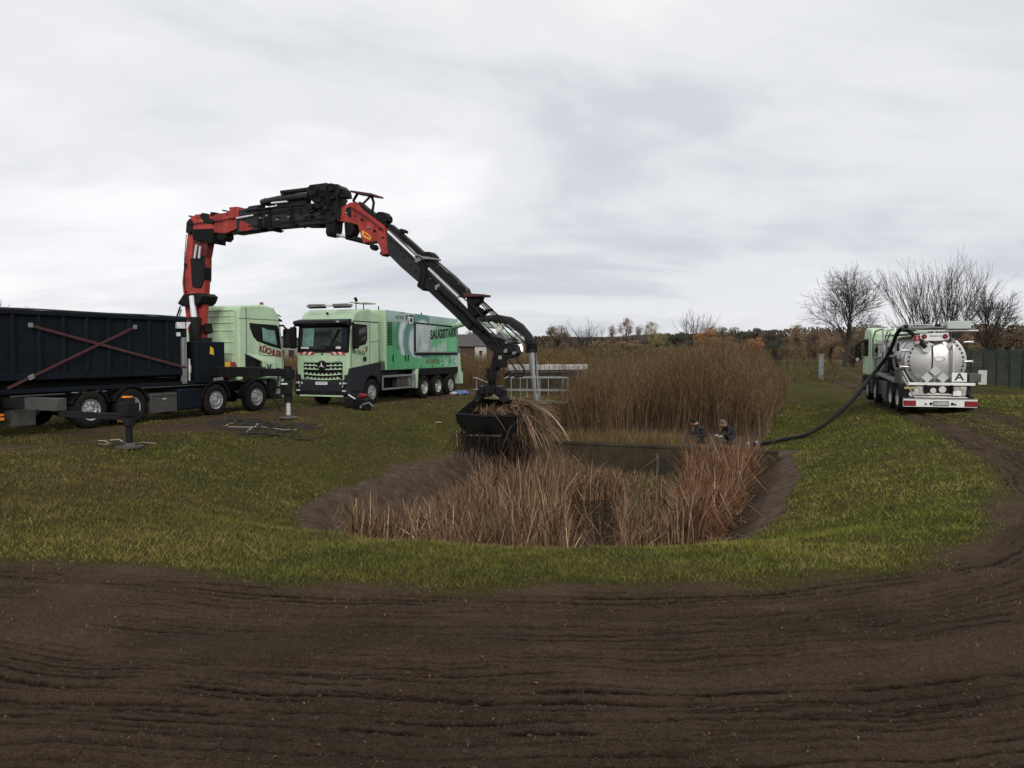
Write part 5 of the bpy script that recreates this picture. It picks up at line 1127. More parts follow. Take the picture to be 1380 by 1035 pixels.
# ================================================================== truck 2: green suction excavator truck
T2 = empty('suction_truck', (-6.76, 31.66, 0), math.atan2(-.931, -.364), label='mint green suction excavator truck with a printed wave on its side, facing us', cat='truck')
T2.location.z = hz(-5.5, 33) * 0.6
def truck2():
    P = T2
    def b(name, m, *c, bv=.012, par=None, **k): g = G(); g.bx(*c); return obj(name, g, m, par or P, bevel=bv, **k)
    for ax_, du in ((0, 0), (-4.5, 1), (-5.87, 1), (-7.25, 0)):
        for s_ in (-1, 1): wheel(P, ax_, s_, dual=bool(du))
    chassis(P, -8.4, 1.2, axles=(0, -4.5, -5.87, -7.25))
    # cab
    prof = [(-.62, 1.52), (-.62, 3.34), (-.60, 3.72), (.1, 3.84), (.75, 3.80), (1.12, 3.66), (1.36, 3.36), (1.44, 3.10), (1.55, 2.20), (1.60, 1.75), (1.60, 1.02), (.74, 1.02), (.70, 1.30), (.5, 1.52)]
    g = G(); g.prism(prof, -1.20, 1.20); cab = obj('cab', g, 'mint', P, bevel=.075, seg=3)
    b('roof_gap', 'black', -.60, 1.30, 1.196, 1.206, 3.30, 3.335, bv=0)
    # windscreen with frame and things behind it
    def fr(y, z): return (1.44 + (3.10 - z) * (.11 / .9) + .0, y, z)
    g = G(); g.add([(fr(-1.16, 3.12)[0] + .03, -1.16, 3.12), (fr(1.16, 3.12)[0] + .03, 1.16, 3.12), (fr(1.19, 2.12)[0] + .035, 1.19, 2.12), (fr(-1.19, 2.12)[0] + .035, -1.19, 2.12)], [(0, 1, 2, 3)]); g.f.append((3, 2, 1, 0)); 
    g = G(); g.prism([(1.475, 3.14), (1.605, 2.10), (1.50, 2.10), (1.38, 3.14)], -1.17, 1.17); ws = obj('windscreen_frame', g, 'black', P, bevel=.02)
    g = G(); g.prism([(1.487, 3.06), (1.595, 2.24), (1.592, 2.24), (1.484, 3.06)], -1.0, .86); obj('windscreen', g, 'screenglass', ws, smooth=False)
    g = G(); g.prism([(1.490, 3.04), (1.592, 2.34), (1.589, 2.34), (1.487, 3.04)], -.93, -.42, lambda a_, b_, y: (a_ + .004, y, b_)); obj('reflection_pane', g, 'sidegreen', ws, smooth=False)
    b('a_pillar', 'slate', 1.50, 1.585, .87, 1.10, 2.15, 3.05, par=ws)
    g = G(); g.bar((1.60, .35, 2.30), (1.54, .72, 3.0), .05, .05); g.bx(1.59, 1.63, .15, .62, 2.25, 2.36); obj('wiper', g, 'black', ws)
    b('dash_card', 'white', 1.600, 1.606, .38, .84, 2.245, 2.335, par=ws, bv=0); b('dash_card', 'white', 1.600, 1.606, -.98, -.62, 2.25, 2.32, par=ws, bv=0)
    g = G(); g.cyl((1.585, 0, 2.34), (1.61, 0, 2.34), .06, n=12); g.cyl((1.585, -.2, 2.31), (1.605, -.2, 2.31), .05, n=10); g.cyl((1.585, .2, 2.31), (1.605, .2, 2.31), .05, n=10); obj('dash_items', g, 'slate', ws)
    # sun visor
    g = G(); g.prism([(1.40, 3.40), (1.78, 3.32), (1.80, 3.22), (1.60, 3.12), (1.42, 3.12)], -1.22, 1.22); vz = obj('sun_visor', g, 'slate', P, bevel=.02)
    b('marker_lamp', 'lens', 1.79, 1.81, .78, .92, 3.26, 3.31, par=vz, bv=0)
    # front panel: stripes, badge, grille
    for s_ in (-1, 1):
        for k, m in enumerate(('redstripe', 'white', 'redstripe', 'white', 'redstripe')):
            y0 = s_ * (.42 + k * .13); g = G(); g.prism([(y0, 2.02), (y0 + s_ * .115, 2.02), (y0 + s_ * .035, 2.125), (y0 - s_ * .08, 2.125)], 1.607, 1.614, lambda a_, b_, x: (x, a_, b_)); obj('warning_stripe', g, m, P, smooth=False)
    b('camera', 'black', 1.605, 1.635, -.04, .04, 2.02, 2.08)
    b('badge_lettering', 'text', 1.605, 1.612, .55, .86, 1.735, 1.76, bv=0)
    gp = b('grille', 'black', 1.59, 1.613, -.86, .92, 1.08, 1.72)
    rows = [(1.64, .90, .90), (1.50, .90, .90), (1.31, .86, .86), (1.14, .80, .70)]
    for i, (zc, hw, hb) in enumerate(rows):
        pts_t, pts_b = [], []
        for k in range(25):
            y = -hw + 2 * hw * k / 24; sag = -.055 * (1 - (y / hw) ** 2) if i > 1 else -.02 * (1 - (y / hw) ** 2)
            pts_b.append((y + .03, zc - .045 + sag)); pts_t.append((y + .03, zc - .01 + sag))
        g = G(); g.prism(pts_b + pts_t[::-1], 1.606, 1.655, lambda a_, b_, x: (x, a_, b_)); sl = obj('grille_slat', g, 'mint2', gp)
        for k in range(9):
            y = -hw + .12 + (2 * hw - .24) * k / 8; sag = -.055 * (1 - (y / hw) ** 2) if i > 1 else -.02
            if i < 2 and abs(y) < .22: continue
            g = G(); g.prism([(y - .01, zc - .012 + sag), (y + .07, zc - .012 + sag), (y + .045, zc + .045 + sag), (y + .015, zc + .045 + sag)], 1.606, 1.65, lambda a_, b_, x: (x, a_, b_)); obj('grille_tooth', g, 'mint2', gp)
    g = G(); g.lathe([(.001, 1.70), (.155, 1.695), (.19, 1.66), (.19, 1.62)], (0, .03, 1.60), 'x', 28); bd = obj('badge', g, 'black', P)
    g = G(); g.lathe([(.175, 1.69), (.19, 1.70), (.20, 1.68), (.19, 1.66)], (0, .03, 1.60), 'x', 28); obj('badge_ring', g, 'darkmetal', bd)
    for k in range(3):
        t = math.pi / 2 + k * 2 * math.pi / 3; g = G(); c = Vector((1.708, .03, 1.60)); d = Vector((0, math.cos(t), math.sin(t))); n_ = Vector((0, -math.sin(t), math.cos(t)))
        g.add([c + n_ * .03, c - n_ * .03, c + d * .165, c + Vector((.012, 0, 0))], [(0, 3, 2), (3, 1, 2), (0, 2, 1)]); obj('badge_star', g, 'lens', bd, smooth=False)
    # bumper
    g = G(); g.prism([(1.60, 1.04), (1.70, .98), (1.72, .60), (1.62, .46), (.80, .46), (.80, 1.04)], -1.24, 1.24); bp = obj('bumper', g, 'slate', P, bevel=.04, seg=3)
    b('lower_strip', 'mint2', 1.58, 1.70, -1.02, .95, .40, .455, par=bp); b('number_plate', 'white', 1.712, 1.722, -.24, .30, .86, .975, par=bp, bv=0)
    text('plate_lettering', 'M VT 832', .10, 'text', bp, (1.7235, .03, .915), (R(90), 0, R(90)), extrude=.001)
    for s_ in (-1, 1):
        g = G(); g.prism([(s_ * .78, .98), (s_ * 1.18, 1.04), (s_ * 1.20, .80), (s_ * .98, .72), (s_ * .84, .84)], 1.69, 1.712, lambda a_, b_, x: (x, a_, b_)); hl = obj('headlight', g, 'black', P, bevel=.008)
        for (yy, zz, r_) in ((.88, .92, .055), (1.03, .93, .06), (1.13, .93, .04), (.98, .81, .035)): g = G(); g.cyl((1.70, s_ * yy, zz), (1.722, s_ * yy, zz), r_, r_ * .8, n=12); obj('lamp', g, 'lens', hl)
        b('fog_lamp', 'lens', 1.70, 1.735, s_ * 1.05 - .09, s_ * 1.05 + .09, .60, .66, bv=.01)
    # side door and windows
    for s_ in (-1, 1):
        f = lambda a_, b_, q: (a_, q * s_, b_)
        g = G(); g.prism([(1.36, 3.22), (.30, 3.20), (.28, 2.60), (.42, 2.42), (.95, 2.34), (1.34, 2.16)], 1.190, 1.212, f); wn = obj('side_window', g, 'black', P, bevel=.01)
        g = G(); g.prism([(1.22, 3.10), (.40, 3.09), (.38, 2.62), (.50, 2.50), (1.0, 2.42), (1.26, 2.30)], 1.2125, 1.216, f); obj('window_glass', g, 'darkglass', wn, smooth=False)
        g = G(); g.prism([(.36, 1.93), (.56, 1.93), (.60, 1.82), (.52, 1.74), (.38, 1.76)], 1.20, 1.215, f); obj('door_handle', g, 'black', P)
        g = G(); g.prism([(1.42, 1.50), (1.43, 1.5), (1.43, 3.0), (1.42, 3.0)], 1.195, 1.207, f); g.prism([(.10, 1.55), (.112, 1.55), (.112, 3.28), (.10, 3.28)], 1.195, 1.207, f); g.prism([(-.60, 2.56), (.08, 2.50), (.08, 2.52), (-.60, 2.575)], 1.195, 1.207, f); obj('door_seam', g, 'slate', P)
        # dark wheel arch panel
        arch = [(1.58, 1.50), (-.66, 1.72), (-.70, 1.0), (-.62, .95)] + [(.60 * math.cos(t), .52 + .66 * math.sin(t)) for t in [math.pi * (.86 - .80 * i / 12) for i in range(13)]] + [(.72, .42), (1.56, .42), (1.62, 1.0)]
        g = G(); g.prism(arch, .98, 1.245, f); obj('wheel_arch', g, 'slate', P, bevel=.025)
        b('cab_step', 'black', .80, 1.45, s_ * 1.0, s_ * 1.252, .56, .64, bv=.01)
        mirror(P, 1.36, s_ * 1.20, 2.68, h=.85, sgn=s_)
    text('door_lettering', 'VAC TRUCK', .21, 'text', P, (.92, 1.206, 2.10), (R(90), R(5), R(180)), sx=.8, shear=.2)
    text('door_emblem', 'V', .32, 'textred', P, (.34, 1.206, 2.22), (R(90), 0, R(180)), bold=.012)
    # roof gear
    for s_ in (-1, 1):
        g = G(); g.prism([(s_ * .18, 3.90), (s_ * 1.0, 3.88), (s_ * 1.0, 3.97), (s_ * .85, 4.01), (s_ * .22, 4.0)], .98, 1.2, lambda a_, b_, x: (x, a_, b_)); lb = obj('light_bar', g, 'galv', P, bevel=.02)
        b('bar_foot', 'black', 1.0, 1.12, s_ * .2, s_ * .95, 3.84, 3.90, par=lb)
    b('light_bar', 'lens', 1.0, 1.15, -.16, .16, 3.90, 3.98); g = G(); g.cyl((1.22, 0, 3.62), (1.26, 0, 3.64), .05, n=10); obj('roof_lens', g, 'black', P)
    g = G(); g.tube([(.6, .9, 3.75), (.6, .9, 4.08), (.55, .88, 4.15)], .02, 6); g.cyl((.5, .86, 4.14), (.62, .88, 4.24), .06, n=10); obj('camera_stalk', g, 'black', P)
    b('rear_strip', 'black', -.1, .9, .80, .84, 4.04, 4.07); b('solar_panel', 'mint2', -.4, .3, .65, 1.2, 4.04, 4.09); g = G(); g.cyl((.45, 1.15, 3.2), (.45, 1.15, 4.05), .02, n=8); obj('aerial_pole', g, 'black', P)
    # suction box body
    xf, xr = -1.05, -8.1
    g = G(); g.add([(xf, -1.25, 1.75), (xf, 1.2, 1.75), (xf, 1.2, 3.86), (xf, -1.25, 3.86), (xf - .35, -1.25, 1.36), (xf - .35, 1.2, 1.36), (xr, -1.25, 1.36), (xr, 1.2, 1.36), (xr, 1.2, 3.72), (xr, -1.25, 3.72)],
          [(0, 1, 2, 3), (4, 5, 1, 0), (4, 6, 7, 5), (6, 9, 8, 7), (3, 2, 8, 9), (1, 5, 7, 8, 2), (0, 3, 9, 6, 4)]); body = obj('body', g, 'mint', P, bevel=.03)
    # printed side panels as a fine sheet with its own colours
    def sheet(name, x0, x1, z0, z1f, y, th=.03, nx=260, nz_=120, par=P):
        xs = np.linspace(x0, x1, nx); V = []; Cc = []
        zt = z1f(xs); Zs = z0 + (zt - z0)[None, :] * np.linspace(0, 1, nz_)[:, None]; Xs = np.tile(xs, (nz_, 1))
        n = nx * nz_; Vf = np.stack([Xs.ravel(), np.full(n, y), Zs.ravel()], 1)
        idx = np.arange(n).reshape(nz_, nx); F = np.stack([idx[:-1, :-1], idx[:-1, 1:], idx[1:, 1:], idx[1:, :-1]], 2).reshape(-1, 4)
        c4 = [(x0, y - th, z0), (x1, y - th, z0), (x1, y - th, float(zt[-1])), (x0, y - th, float(zt[0]))]
        me = bpy.data.meshes.new(name); me.from_pydata(Vf.tolist() + c4, [], F.tolist() + [(n + 3, n + 2, n + 1, n), (idx[0, 0], n, n + 1, idx[0, -1]), (idx[-1, -1], n + 2, n + 3, idx[-1, 0]), (idx[0, 0], idx[-1, 0], n + 3, n), (idx[0, -1], n + 1, n + 2, idx[-1, -1])])
        C = wave(Xs.ravel(), Zs.ravel()); cc = np.ones((n + 4, 4), np.float32); cc[:n, :3] = C; cc[n:, :3] = (.1, .35, .15)
        ca = me.attributes.new('Col', 'FLOAT_COLOR', 'POINT'); ca.data.foreach_set('color', cc.ravel()); me.materials.append(M['green'])
        o = bpy.data.objects.new(name, me); COL.objects.link(o); o.parent = par; return o
    def wave(X, Z):
        u = -X; n = (fbm(u, Z, .5, 4, 81) - .5)
        deep = np.array([.075, .36, .15]); mid = np.array([.16, .52, .25]); grey = np.array([.36, .50, .46]); wht = np.array([.58, .66, .62]); dark = np.array([.045, .13, .12])
        gx = np.clip((u - 1.2) / 6.8, 0, 1)[:, None]; C = deep * (1 - gx * .8) + mid * gx * .8
        k = sstep(2.95, 3.75, Z + .25 * n - .0 * u)[:, None]; C = C * (1 - k) + grey * k
        # the breaker: light lobes curling to the left, falling water and foam on the hatch
        cx, cz = 4.6, 2.75; dxr = (u - cx) / 1.45; dz_ = (Z - cz) / 1.0; r = np.hypot(dxr, dz_); th = np.arctan2(dz_, -dxr)
        lob = (u < 5.0) & (r < 1.75) & (Z > 1.85 - .1 * (u - 4)) & (r > .25)
        ph = r * 8.5 + th * 1.6 + n * 1.2 + .6; bands = .5 + .5 * np.tanh(2.2 * np.sin(ph)); streak = .75 + .5 * fbm(r * 6, th * 1.2, .35, 3, 90)
        face = np.array([.60, .70, .68]) * (bands * streak)[:, None] + np.array([.10, .24, .23]) * (1 - bands)[:, None]
        m_ = (lob * sstep(1.75, 1.6, r))[:, None]; C = C * (1 - m_) + face * m_
        q = (np.exp(-((r - 1.78) / .12) ** 2) * (u < 4.4) * (Z > 2.2))[:, None]; C = C * (1 - .7 * q) + dark * .7 * q
        hz3 = (u > 3.6) * (Z > 2.0) * (Z < 3.42); edge_ = 5.1 + .5 * n + .5 * sstep(2.75, 3.3, Z) - .9 * np.exp(-((Z - 2.9) / .12) ** 2) * 0
        foam = hz3 * sstep(edge_ + .25, edge_ - .15, u + .5 * (fbm(u, Z, .25, 3, 92) - .5)); st_ = fbm(u * 3.2 - Z * .9, Z * .55, .5, 4, 91)
        fc = np.array([.50, .58, .56]) * (.75 + .5 * st_)[:, None] * (1 - .55 * sstep(.52, .62, st_) * sstep(3.0, 2.5, Z))[:, None]
        C = C * (1 - foam[:, None] * .85) + fc * foam[:, None] * .85
        m2 = hz3 * sstep(.50, .62, fbm(u * 3.0, Z * .8, .5, 4, 88) + .25 * sstep(2.6, 2.2, Z) - .2 * sstep(2.3, 2.9, Z)) * (u > 5.0) * (u < 6.7); C = C * (1 - .55 * m2[:, None]) + wht * .55 * m2[:, None]
        # spray at the lower rear
        sp_ = sstep(.50, .64, fbm(u, Z, .35, 4, 85) + .30 * (u - 6.6) * (Z < 2.05)) * (Z < 2.1) * (u > 5.8); C = C * (1 - .75 * sp_[:, None]) + np.array([.45, .58, .52]) * .75 * sp_[:, None]
        dd = sstep(.60, .64, fbm(u * 1.3, Z, .22, 2, 87)) * (np.abs(Z - 1.95 + .12 * (u - 5)) < .16) * (u > 4.9); C = C * (1 - .7 * dd[:, None]) + np.array([.05, .2, .1]) * .7 * dd[:, None]
        return C
    top = lambda x: 3.86 + (x - xf) * (.14 / 7.05)
    sheet('side_panel', xr + .02, xf - .12, 1.38, top, 1.222)
    b('edge_trim', 'mint', xf - .115, xf - .02, 1.19, 1.235, 1.37, 3.84)
    g = G(); 
    for i in range(15): g.bx(-1.62, -1.24, 1.223, 1.25, 2.42 + i * .065, 2.45 + i * .065)
    for i in range(15):
        g = G(); g.bx(-1.62, -1.24, 1.223, 1.245, 2.42 + i * .065, 2.45 + i * .065); obj('vent_slat', g, 'black', P)
    b('panel_seam', 'slate', -1.745, -1.735, 1.222, 1.228, 1.4, 3.4, bv=0); b('panel_seam', 'slate', -3.54, -3.50, 1.222, 1.232, 2.0, 3.42, bv=0)
    for x_ in (-1.68, -2.75, -2.98): b('latch', 'black', x_ - .03, x_ + .03, 1.222, 1.25, 1.72, 1.98, bv=.005)
    b('label_plate', 'greyplate', -3.02, -1.78, 1.223, 1.231, 3.40, 3.76, bv=0); text('plate_lettering', 'VAC TRUCK', .22, 'text', P, (-2.28, 1.234, 3.58), (R(90), 0, R(180)), sx=.62); text('plate_emblem', 'V', .34, 'text', P, (-2.86, 1.234, 3.58), (R(90), 0, R(180)), bold=.015)
    b('number_sign', 'white', -3.42, -3.12, 1.223, 1.231, 3.36, 3.74, bv=0); b('sign_bar', 'black', -3.44, -3.10, 1.232, 1.238, 3.66, 3.74, bv=0); b('sign_mark', 'slate', -3.36, -3.18, 1.232, 1.236, 3.42, 3.60, bv=0)
    # raised hatch panel with rails
    hp = sheet('hatch_panel', -7.88, -3.66, 2.12, lambda x: 3.36 + (x + 3.66) * .018, 1.262, th=.035, nx=260, nz_=100)
    b('hatch_rail', 'black', -7.95, -3.58, 1.225, 1.29, 1.98, 2.06); b('hatch_rail', 'galv', -7.95, -3.58, 1.225, 1.30, 2.07, 2.11); b('hatch_stile', 'slate', -3.65, -3.56, 1.225, 1.27, 2.1, 3.44); b('hatch_stile', 'galv', -7.94, -7.89, 1.225, 1.275, 2.1, 3.30)
    for i in range(9): b('hinge', 'black', -7.75 + i * .46, -7.40 + i * .46, 1.225, 1.28, 3.31 + i * .008, 3.37 + i * .008, bv=0)
    text('side_lettering', 'SAUGISTARK', .56, 'text', P, (-6.40, 1.264, 2.96), (R(90), R(-3.5), R(180)), sx=.86, bold=.028, shear=.08)
    text('web_lettering', 'VAC-TRUCK.DE', .27, 'textbrown', P, (-5.35, 1.225, 1.66), (R(90), 0, R(180)), sx=.72, bold=.006)
    for x_ in (-4.2, -5.3, -6.3): b('reflector', 'black', x_ - .03, x_ + .03, 1.222, 1.235, 1.42, 1.50, bv=0)
    # rear fender, underrun rails, arches
    g = G(); g.prism([(-8.08, 2.08), (-8.28, 2.02), (-8.42, 1.2), (-8.62, 1.05), (-8.62, .52), (-8.35, .52), (-8.08, 1.38)], -1.22, 1.24); obj('rear_fender', g, 'mint2', P, bevel=.02)
    b('tail_step', 'black', -8.95, -8.60, -1.0, 1.1, .55, .62)
    g = G(); g.prism([(-3.72, 1.36), (-3.95, 1.36), (-3.88, .98), (-3.84, .50), (-3.72, .50)], 1.0, 1.235); obj('fender_edge', g, 'mint2', P, bevel=.01)
    arch = [(-3.9, 1.355), (-8.1, 1.355), (-8.1, 1.16), (-7.9, 1.05), (-4.1, 1.05), (-3.92, 1.16)]; g = G(); g.prism(arch, .55, 1.215); obj('mudguard', g, 'black', P, bevel=.02)
    for z_ in ((1.06, 1.15), (.54, .62)): b('side_guard', 'galv', -3.66, -.86, 1.18, 1.22, *z_)
    for x_ in (-.90, -3.66): b('side_guard', 'galv', x_ - .02, x_ + .06, 1.176, 1.224, .56, 1.10)
    for i, x_ in enumerate((-2.4, -2.75, -3.1, -3.36)): b('tank', 'boxsteel' if i < 3 else 'galv', x_ - .14, x_ + .12, .8, 1.12, .62, 1.02, bv=.03)
    b('equipment_box', 'black', -3.6, -.9, .45, .8, .5, 1.32); b('equipment_box', 'black', -2.2, -.8, .5, 1.15, 1.12, 1.30)
    g = G(); g.cyl((-5.4, .6, 3.76), (-5.4, .6, 3.95), .03, n=8); g.bx(-5.7, -5.1, .5, .7, 3.76, 3.80); g.cyl((-1.1, .9, 3.84), (-1.1, .9, 4.0), .025, n=6); obj('roof_valve', g, 'black', P)
    # suction boom at the tail: pale green arm, black hose, steel pipe (built in world space, then parented)
    IW2 = (Matrix.Translation(P.location) @ Matrix.Rotation(P.rotation_euler.z, 4, 'Z')).inverted()
    DP = lambda u: 37.5 - (u - 625) * .05
    def w2(u, v, o=0): d = DP(u) - o; return IW2 @ at(u, v, d)
    def t2(name, pix, r, m, par=P, n=10): g = G(); g.tube([w2(*q) for q in pix], r, n); return obj(name, g, m, par)
    arm = t2('suction_boom', [(612, 440), (632, 434), (652, 434), (664, 436), (671, 441)], .14, 'mint2')
    t2('boom_tube', [(652, 441), (668, 438), (674, 447)], .10, 'offwhite', arm); t2('boom_tube', [(680, 436.5), (692, 441), (706, 447), (711, 452)], .13, 'offwhite', arm); t2('boom_tube', [(672, 441), (678, 448), (690, 452), (704, 455)], .09, 'mint2', arm)
    t2('boom_cylinder', [(672, 444, .2), (684, 458, .2)], .07, 'galv', arm); t2('boom_cylinder', [(694, 452, .2), (706, 460, .2)], .10, 'offwhite', arm)
    for u, v in ((665, 438), (674, 446), (700, 450), (708, 456)): g = G(); c = w2(u, v, .1); g.cyl(c - Vector((0, 0.12, 0)), c + Vector((0, .12, 0)), .17, n=12); obj('boom_joint', g, 'offwhite', arm, bevel=.01)
    g = G(); g.tube([w2(700, 461, .3), w2(701.5, 468, .3), w2(703, 475, .3)], [.10, .13, .08], 10); obj('hanging_bracket', g, 'lens', arm)
    hs = t2('suction_hose', [(628, 433), (652, 430.5), (672, 430), (688, 433), (702, 442), (712, 454), (716.5, 466)], .19, 'rubber', n=14)
    for i in range(5): g = G(); g.tube([w2(716.5 + i * .1, 463 + i * 2.6), w2(716.6 + i * .1, 464.4 + i * 2.6)], .25, 14); obj('hose_ring', g, 'rubber', hs)
    t2('steel_pipe', [(716.5, 472), (719, 492), (722, 520), (724, 541)], [.17, .165, .155, .15], 'galv', n=16)
    t2('pipe_cable', [(721.5, 474, .2), (722, 500, .2), (724, 530, .2)], .02, 'rubber', n=6)
M['greyplate'] = mat('grey_green_plate', (.36, .45, .42), .5, var=.1)
M['textbrown'] = mat('brown_lettering', (.13, .07, .02), .5)
M['screenglass'] = mat('windscreen_glass', (.035, .043, .043), .08, var=.7, nscale=1.1, spec=.8)
truck2()

# ================================================================== truck 3: stainless tank truck seen from behind (right)
T3 = empty('tank_truck', (17.36, 35.28, 0), math.atan2(.963, .27), label='stainless steel suction tank truck with a mint cab, seen from behind', cat='truck')
T3.location.z = hz(15.4, 30) * .7
def truck3():
    P = T3
    def b(name, m, *c, bv=.012, par=None, **k): g = G(); g.bx(*c); return obj(name, g, m, par or P, bevel=bv, **k)
    YO = 1.17
    for ax_, du in ((0, 0), (-1.95, 0), (-5.3, 1), (-6.65, 1)):
        for s_ in (-1, 1): wheel(P, ax_, s_, dual=bool(du), y_out=YO)
    chassis(P, -7.8, 1.0, axles=(0, -1.95, -5.3, -6.65))
    prof = [(-.85, 1.10), (-.85, 3.05), (-.55, 3.25), (.6, 3.30), (1.0, 3.15), (1.30, 2.75), (1.45, 1.95), (1.48, 1.10)]
    g = G(); g.prism(prof, -1.15, 1.15); obj('cab', g, 'mint', P, bevel=.10, seg=3)
    b('bumper', 'black', .75, 1.5, -1.16, 1.16, .4, 1.095, bv=.04); b('cab_seam', 'slate', -.60, -.58, 1.145, 1.156, 1.2, 3.0, bv=0)
    g = G(); g.prism([(-.85, 1.1), (.7, 1.1), (.66, .7), (-.7, .7)], -1.14, 1.14); obj('cab_skirt', g, 'black', P, bevel=.02)
    for s_ in (-1, 1):
        f = lambda a_, b_, q: (a_, q * s_, b_)
        g = G(); g.prism([(-.1, 2.78), (1.18, 2.78), (1.34, 1.98), (-.1, 1.98)], 1.14, 1.158, f); wn = obj('side_window', g, 'black', P)
        g = G(); g.prism([(0, 2.70), (1.1, 2.70), (1.22, 2.05), (0, 2.05)], 1.159, 1.163, f); obj('window_glass', g, 'darkglass', wn, smooth=False)
        mirror(P, 1.2, s_ * 1.15, 2.15, h=.8, sgn=s_)
    g = G(); g.cyl((1.22, 1.42, 1.83), (1.205, 1.42, 1.83), .08, n=12); obj('round_mirror', g, 'lens', P)
    # rear wall of cab: ribs and box
    b('rear_wall_rib', 'mint', -.90, -.845, .35, 1.0, 2.7, 2.75); b('rear_wall_rib', 'mint', -.90, -.845, .35, 1.0, 1.9, 1.95); b('rear_wall_rib', 'mint', -.90, -.845, .62, .68, 1.2, 2.7)
    b('cab_grab_frame', 'galv', -.98, -.87, .2, 1.0, 1.5, 2.6)
    # tank
    R0, zc, x0, x1 = .97, 1.86, -7.15, -1.7
    g = G(); prof = [(.001, x1 + .22), (.4, x1 + .19), (.75, x1 + .08), (R0 - .02, x1), (R0 - .02, x0 + .12), (R0 + .05, x0 + .12), (R0 + .05, x0 + .02), (R0 - .03, x0), (R0 - .06, x0 - .03), (.85, x0 - .07), (.6, x0 - .155), (.3, x0 - .205), (.001, x0 - .22)]
    g.lathe([(r_, h_) for r_, h_ in prof], (0, 0, zc), 'x', 56); tk = obj('tank', g, 'steel', P, angle=40)
    for xx in (-2.6, -3.7, -4.8, -5.9, -6.7):
        g = G(); g.lathe([(R0 - .02, xx - .04), (R0 + .025, xx - .04), (R0 + .025, xx + .04), (R0 - .02, xx + .04)], (0, 0, zc), 'x', 48); obj('tank_band', g, 'steel', tk)
    for i in range(36):                     # clamps round the rear door
        t = 2 * math.pi * i / 36
        if 200 < math.degrees(t) < 340: continue
        if 62 < math.degrees(t) < 118: continue
        rot = Matrix.Rotation(-t, 3, 'X'); c = Vector((x0 - .05, math.cos(t) * .90, zc + math.sin(t) * .90)); g = G(); g.box(c, (.06, .035, .075), Matrix.Rotation(t, 3, 'X')); obj('door_clamp', g, 'black', tk)
    for s_, zz in ((1, 2.25), (1, 1.65), (-1, 2.55), (-1, 1.85)):
        g = G(); g.cyl((x0 - .05, s_ * (R0 - .08), zz), (x0 - .05, s_ * (R0 + .22), zz + .02), .035, n=8); g.box((x0 - .05, s_ * (R0 + .2), zz + .02), (.08, .06, .08)); obj('door_bolt', g, 'steel', tk)
    # rear door fittings
    g = G(); g.cyl((x0 - .10, .37, 2.33), (x0 - .30, .37, 2.33), .12, .10, n=16); g.cyl((x0 - .30, .37, 2.33), (x0 - .33, .37, 2.33), .15, n=16); obj('inlet_valve', g, 'steel', P)
    g = G(); g.cyl((x0 - .12, .22, 2.55), (x0 - .28, .22, 2.55), .10, n=14); g.cyl((x0 - .28, .22, 2.55), (x0 - .30, .22, 2.55), .12, n=14); obj('gauge', g, 'steel', P)
    g = G(); g.tube([(x0 - .24, .16, 2.45), (x0 - .26, .15, 2.0), (x0 - .20, .16, 1.45)], .02, 8); obj('drain_hose', g, 'rubber', P)
    g = G(); g.tube([(x0 - .1, -.50, 2.42), (x0 - .30, -.50, 2.40), (x0 - .33, -.50, 2.20), (x0 - .30, -.52, 1.2), (x0 - .25, -.52, .9)], .06, 12); g.cyl((x0 - .08, -.46, 2.42), (x0 - .2, -.46, 2.42), .13, n=16); obj('outlet_pipe', g, 'steel', P)
    g = G(); g.lathe([(.16, x0 - .228), (.175, x0 - .235), (.16, x0 - .24)], (0, -.08, 1.95), 'x', 24); g.v = [(a_, -.08 + (b_ + .08), 1.95 + (c_ - 1.95) * .5) for a_, b_, c_ in g.v]; em = obj('door_emblem', g, 'galv', P); em.location.x = -.0
    text('emblem_lettering', 'TANK' if False else '·', .05, 'text', P, (x0 - .3, -.08, 1.95), (R(90), 0, R(-90))) if False else None
    # placards
    for yy, zz in ((.10, 1.52), (.36, 1.28), (-.16, 1.28)):
        g = G(); g.box((x0 - .42, yy, zz), (.015, .27, .27), Matrix.Rotation(R(45), 3, 'X')); obj('hazard_placard', g, 'offwhite', P, bevel=.003)
    g = G(); g.bx(x0 - .40, x0 - .37, -.62, .55, 1.33, 1.36); g.bx(x0 - .40, x0 - .37, .09, .12, 1.05, 1.5); g.bx(x0 - .40, x0 - .37, .53, .56, 1.05, 1.4); obj('placard_frame', g, 'galv', P)
    asn = b('letter_sign', 'white', x0 - .44, x0 - .42, -.92, -.44, 1.14, 1.46, bv=.003); text('sign_lettering', 'A', .36, 'text', asn, (x0 - .4425, -.68, 1.30), (R(90), 0, R(-90)), sx=1.25, bold=.008)
    b('rear_bar', 'white', x0 - .5, x0 - .36, -1.18, .98, 1.00, 1.10); b('rear_box', 'boxsteel', x0 - .42, x0 + .1, -1.38, -1.0, 1.13, 1.43, bv=.02); b('side_board', 'offwhite', x0 - .2, x0 - .17, -1.62, -1.34, 1.03, 1.55)
    # sloping hopper under the door
    g = G(); g.add([(x0 - .40, .95, 1.0), (x0 - .40, -.95, 1.0), (x0 - .55, -.85, .58), (x0 - .55, .78, .58), (x0 + .3, .95, 1.0), (x0 + .3, -.95, 1.0), (x0 + .3, -.85, .58), (x0 + .3, .78, .58)], [(0, 1, 2, 3), (4, 7, 6, 5), (0, 3, 7, 4), (1, 5, 6, 2), (3, 2, 6, 7), (0, 4, 5, 1)]); hp = obj('hopper', g, 'hopper', P, bevel=.01)
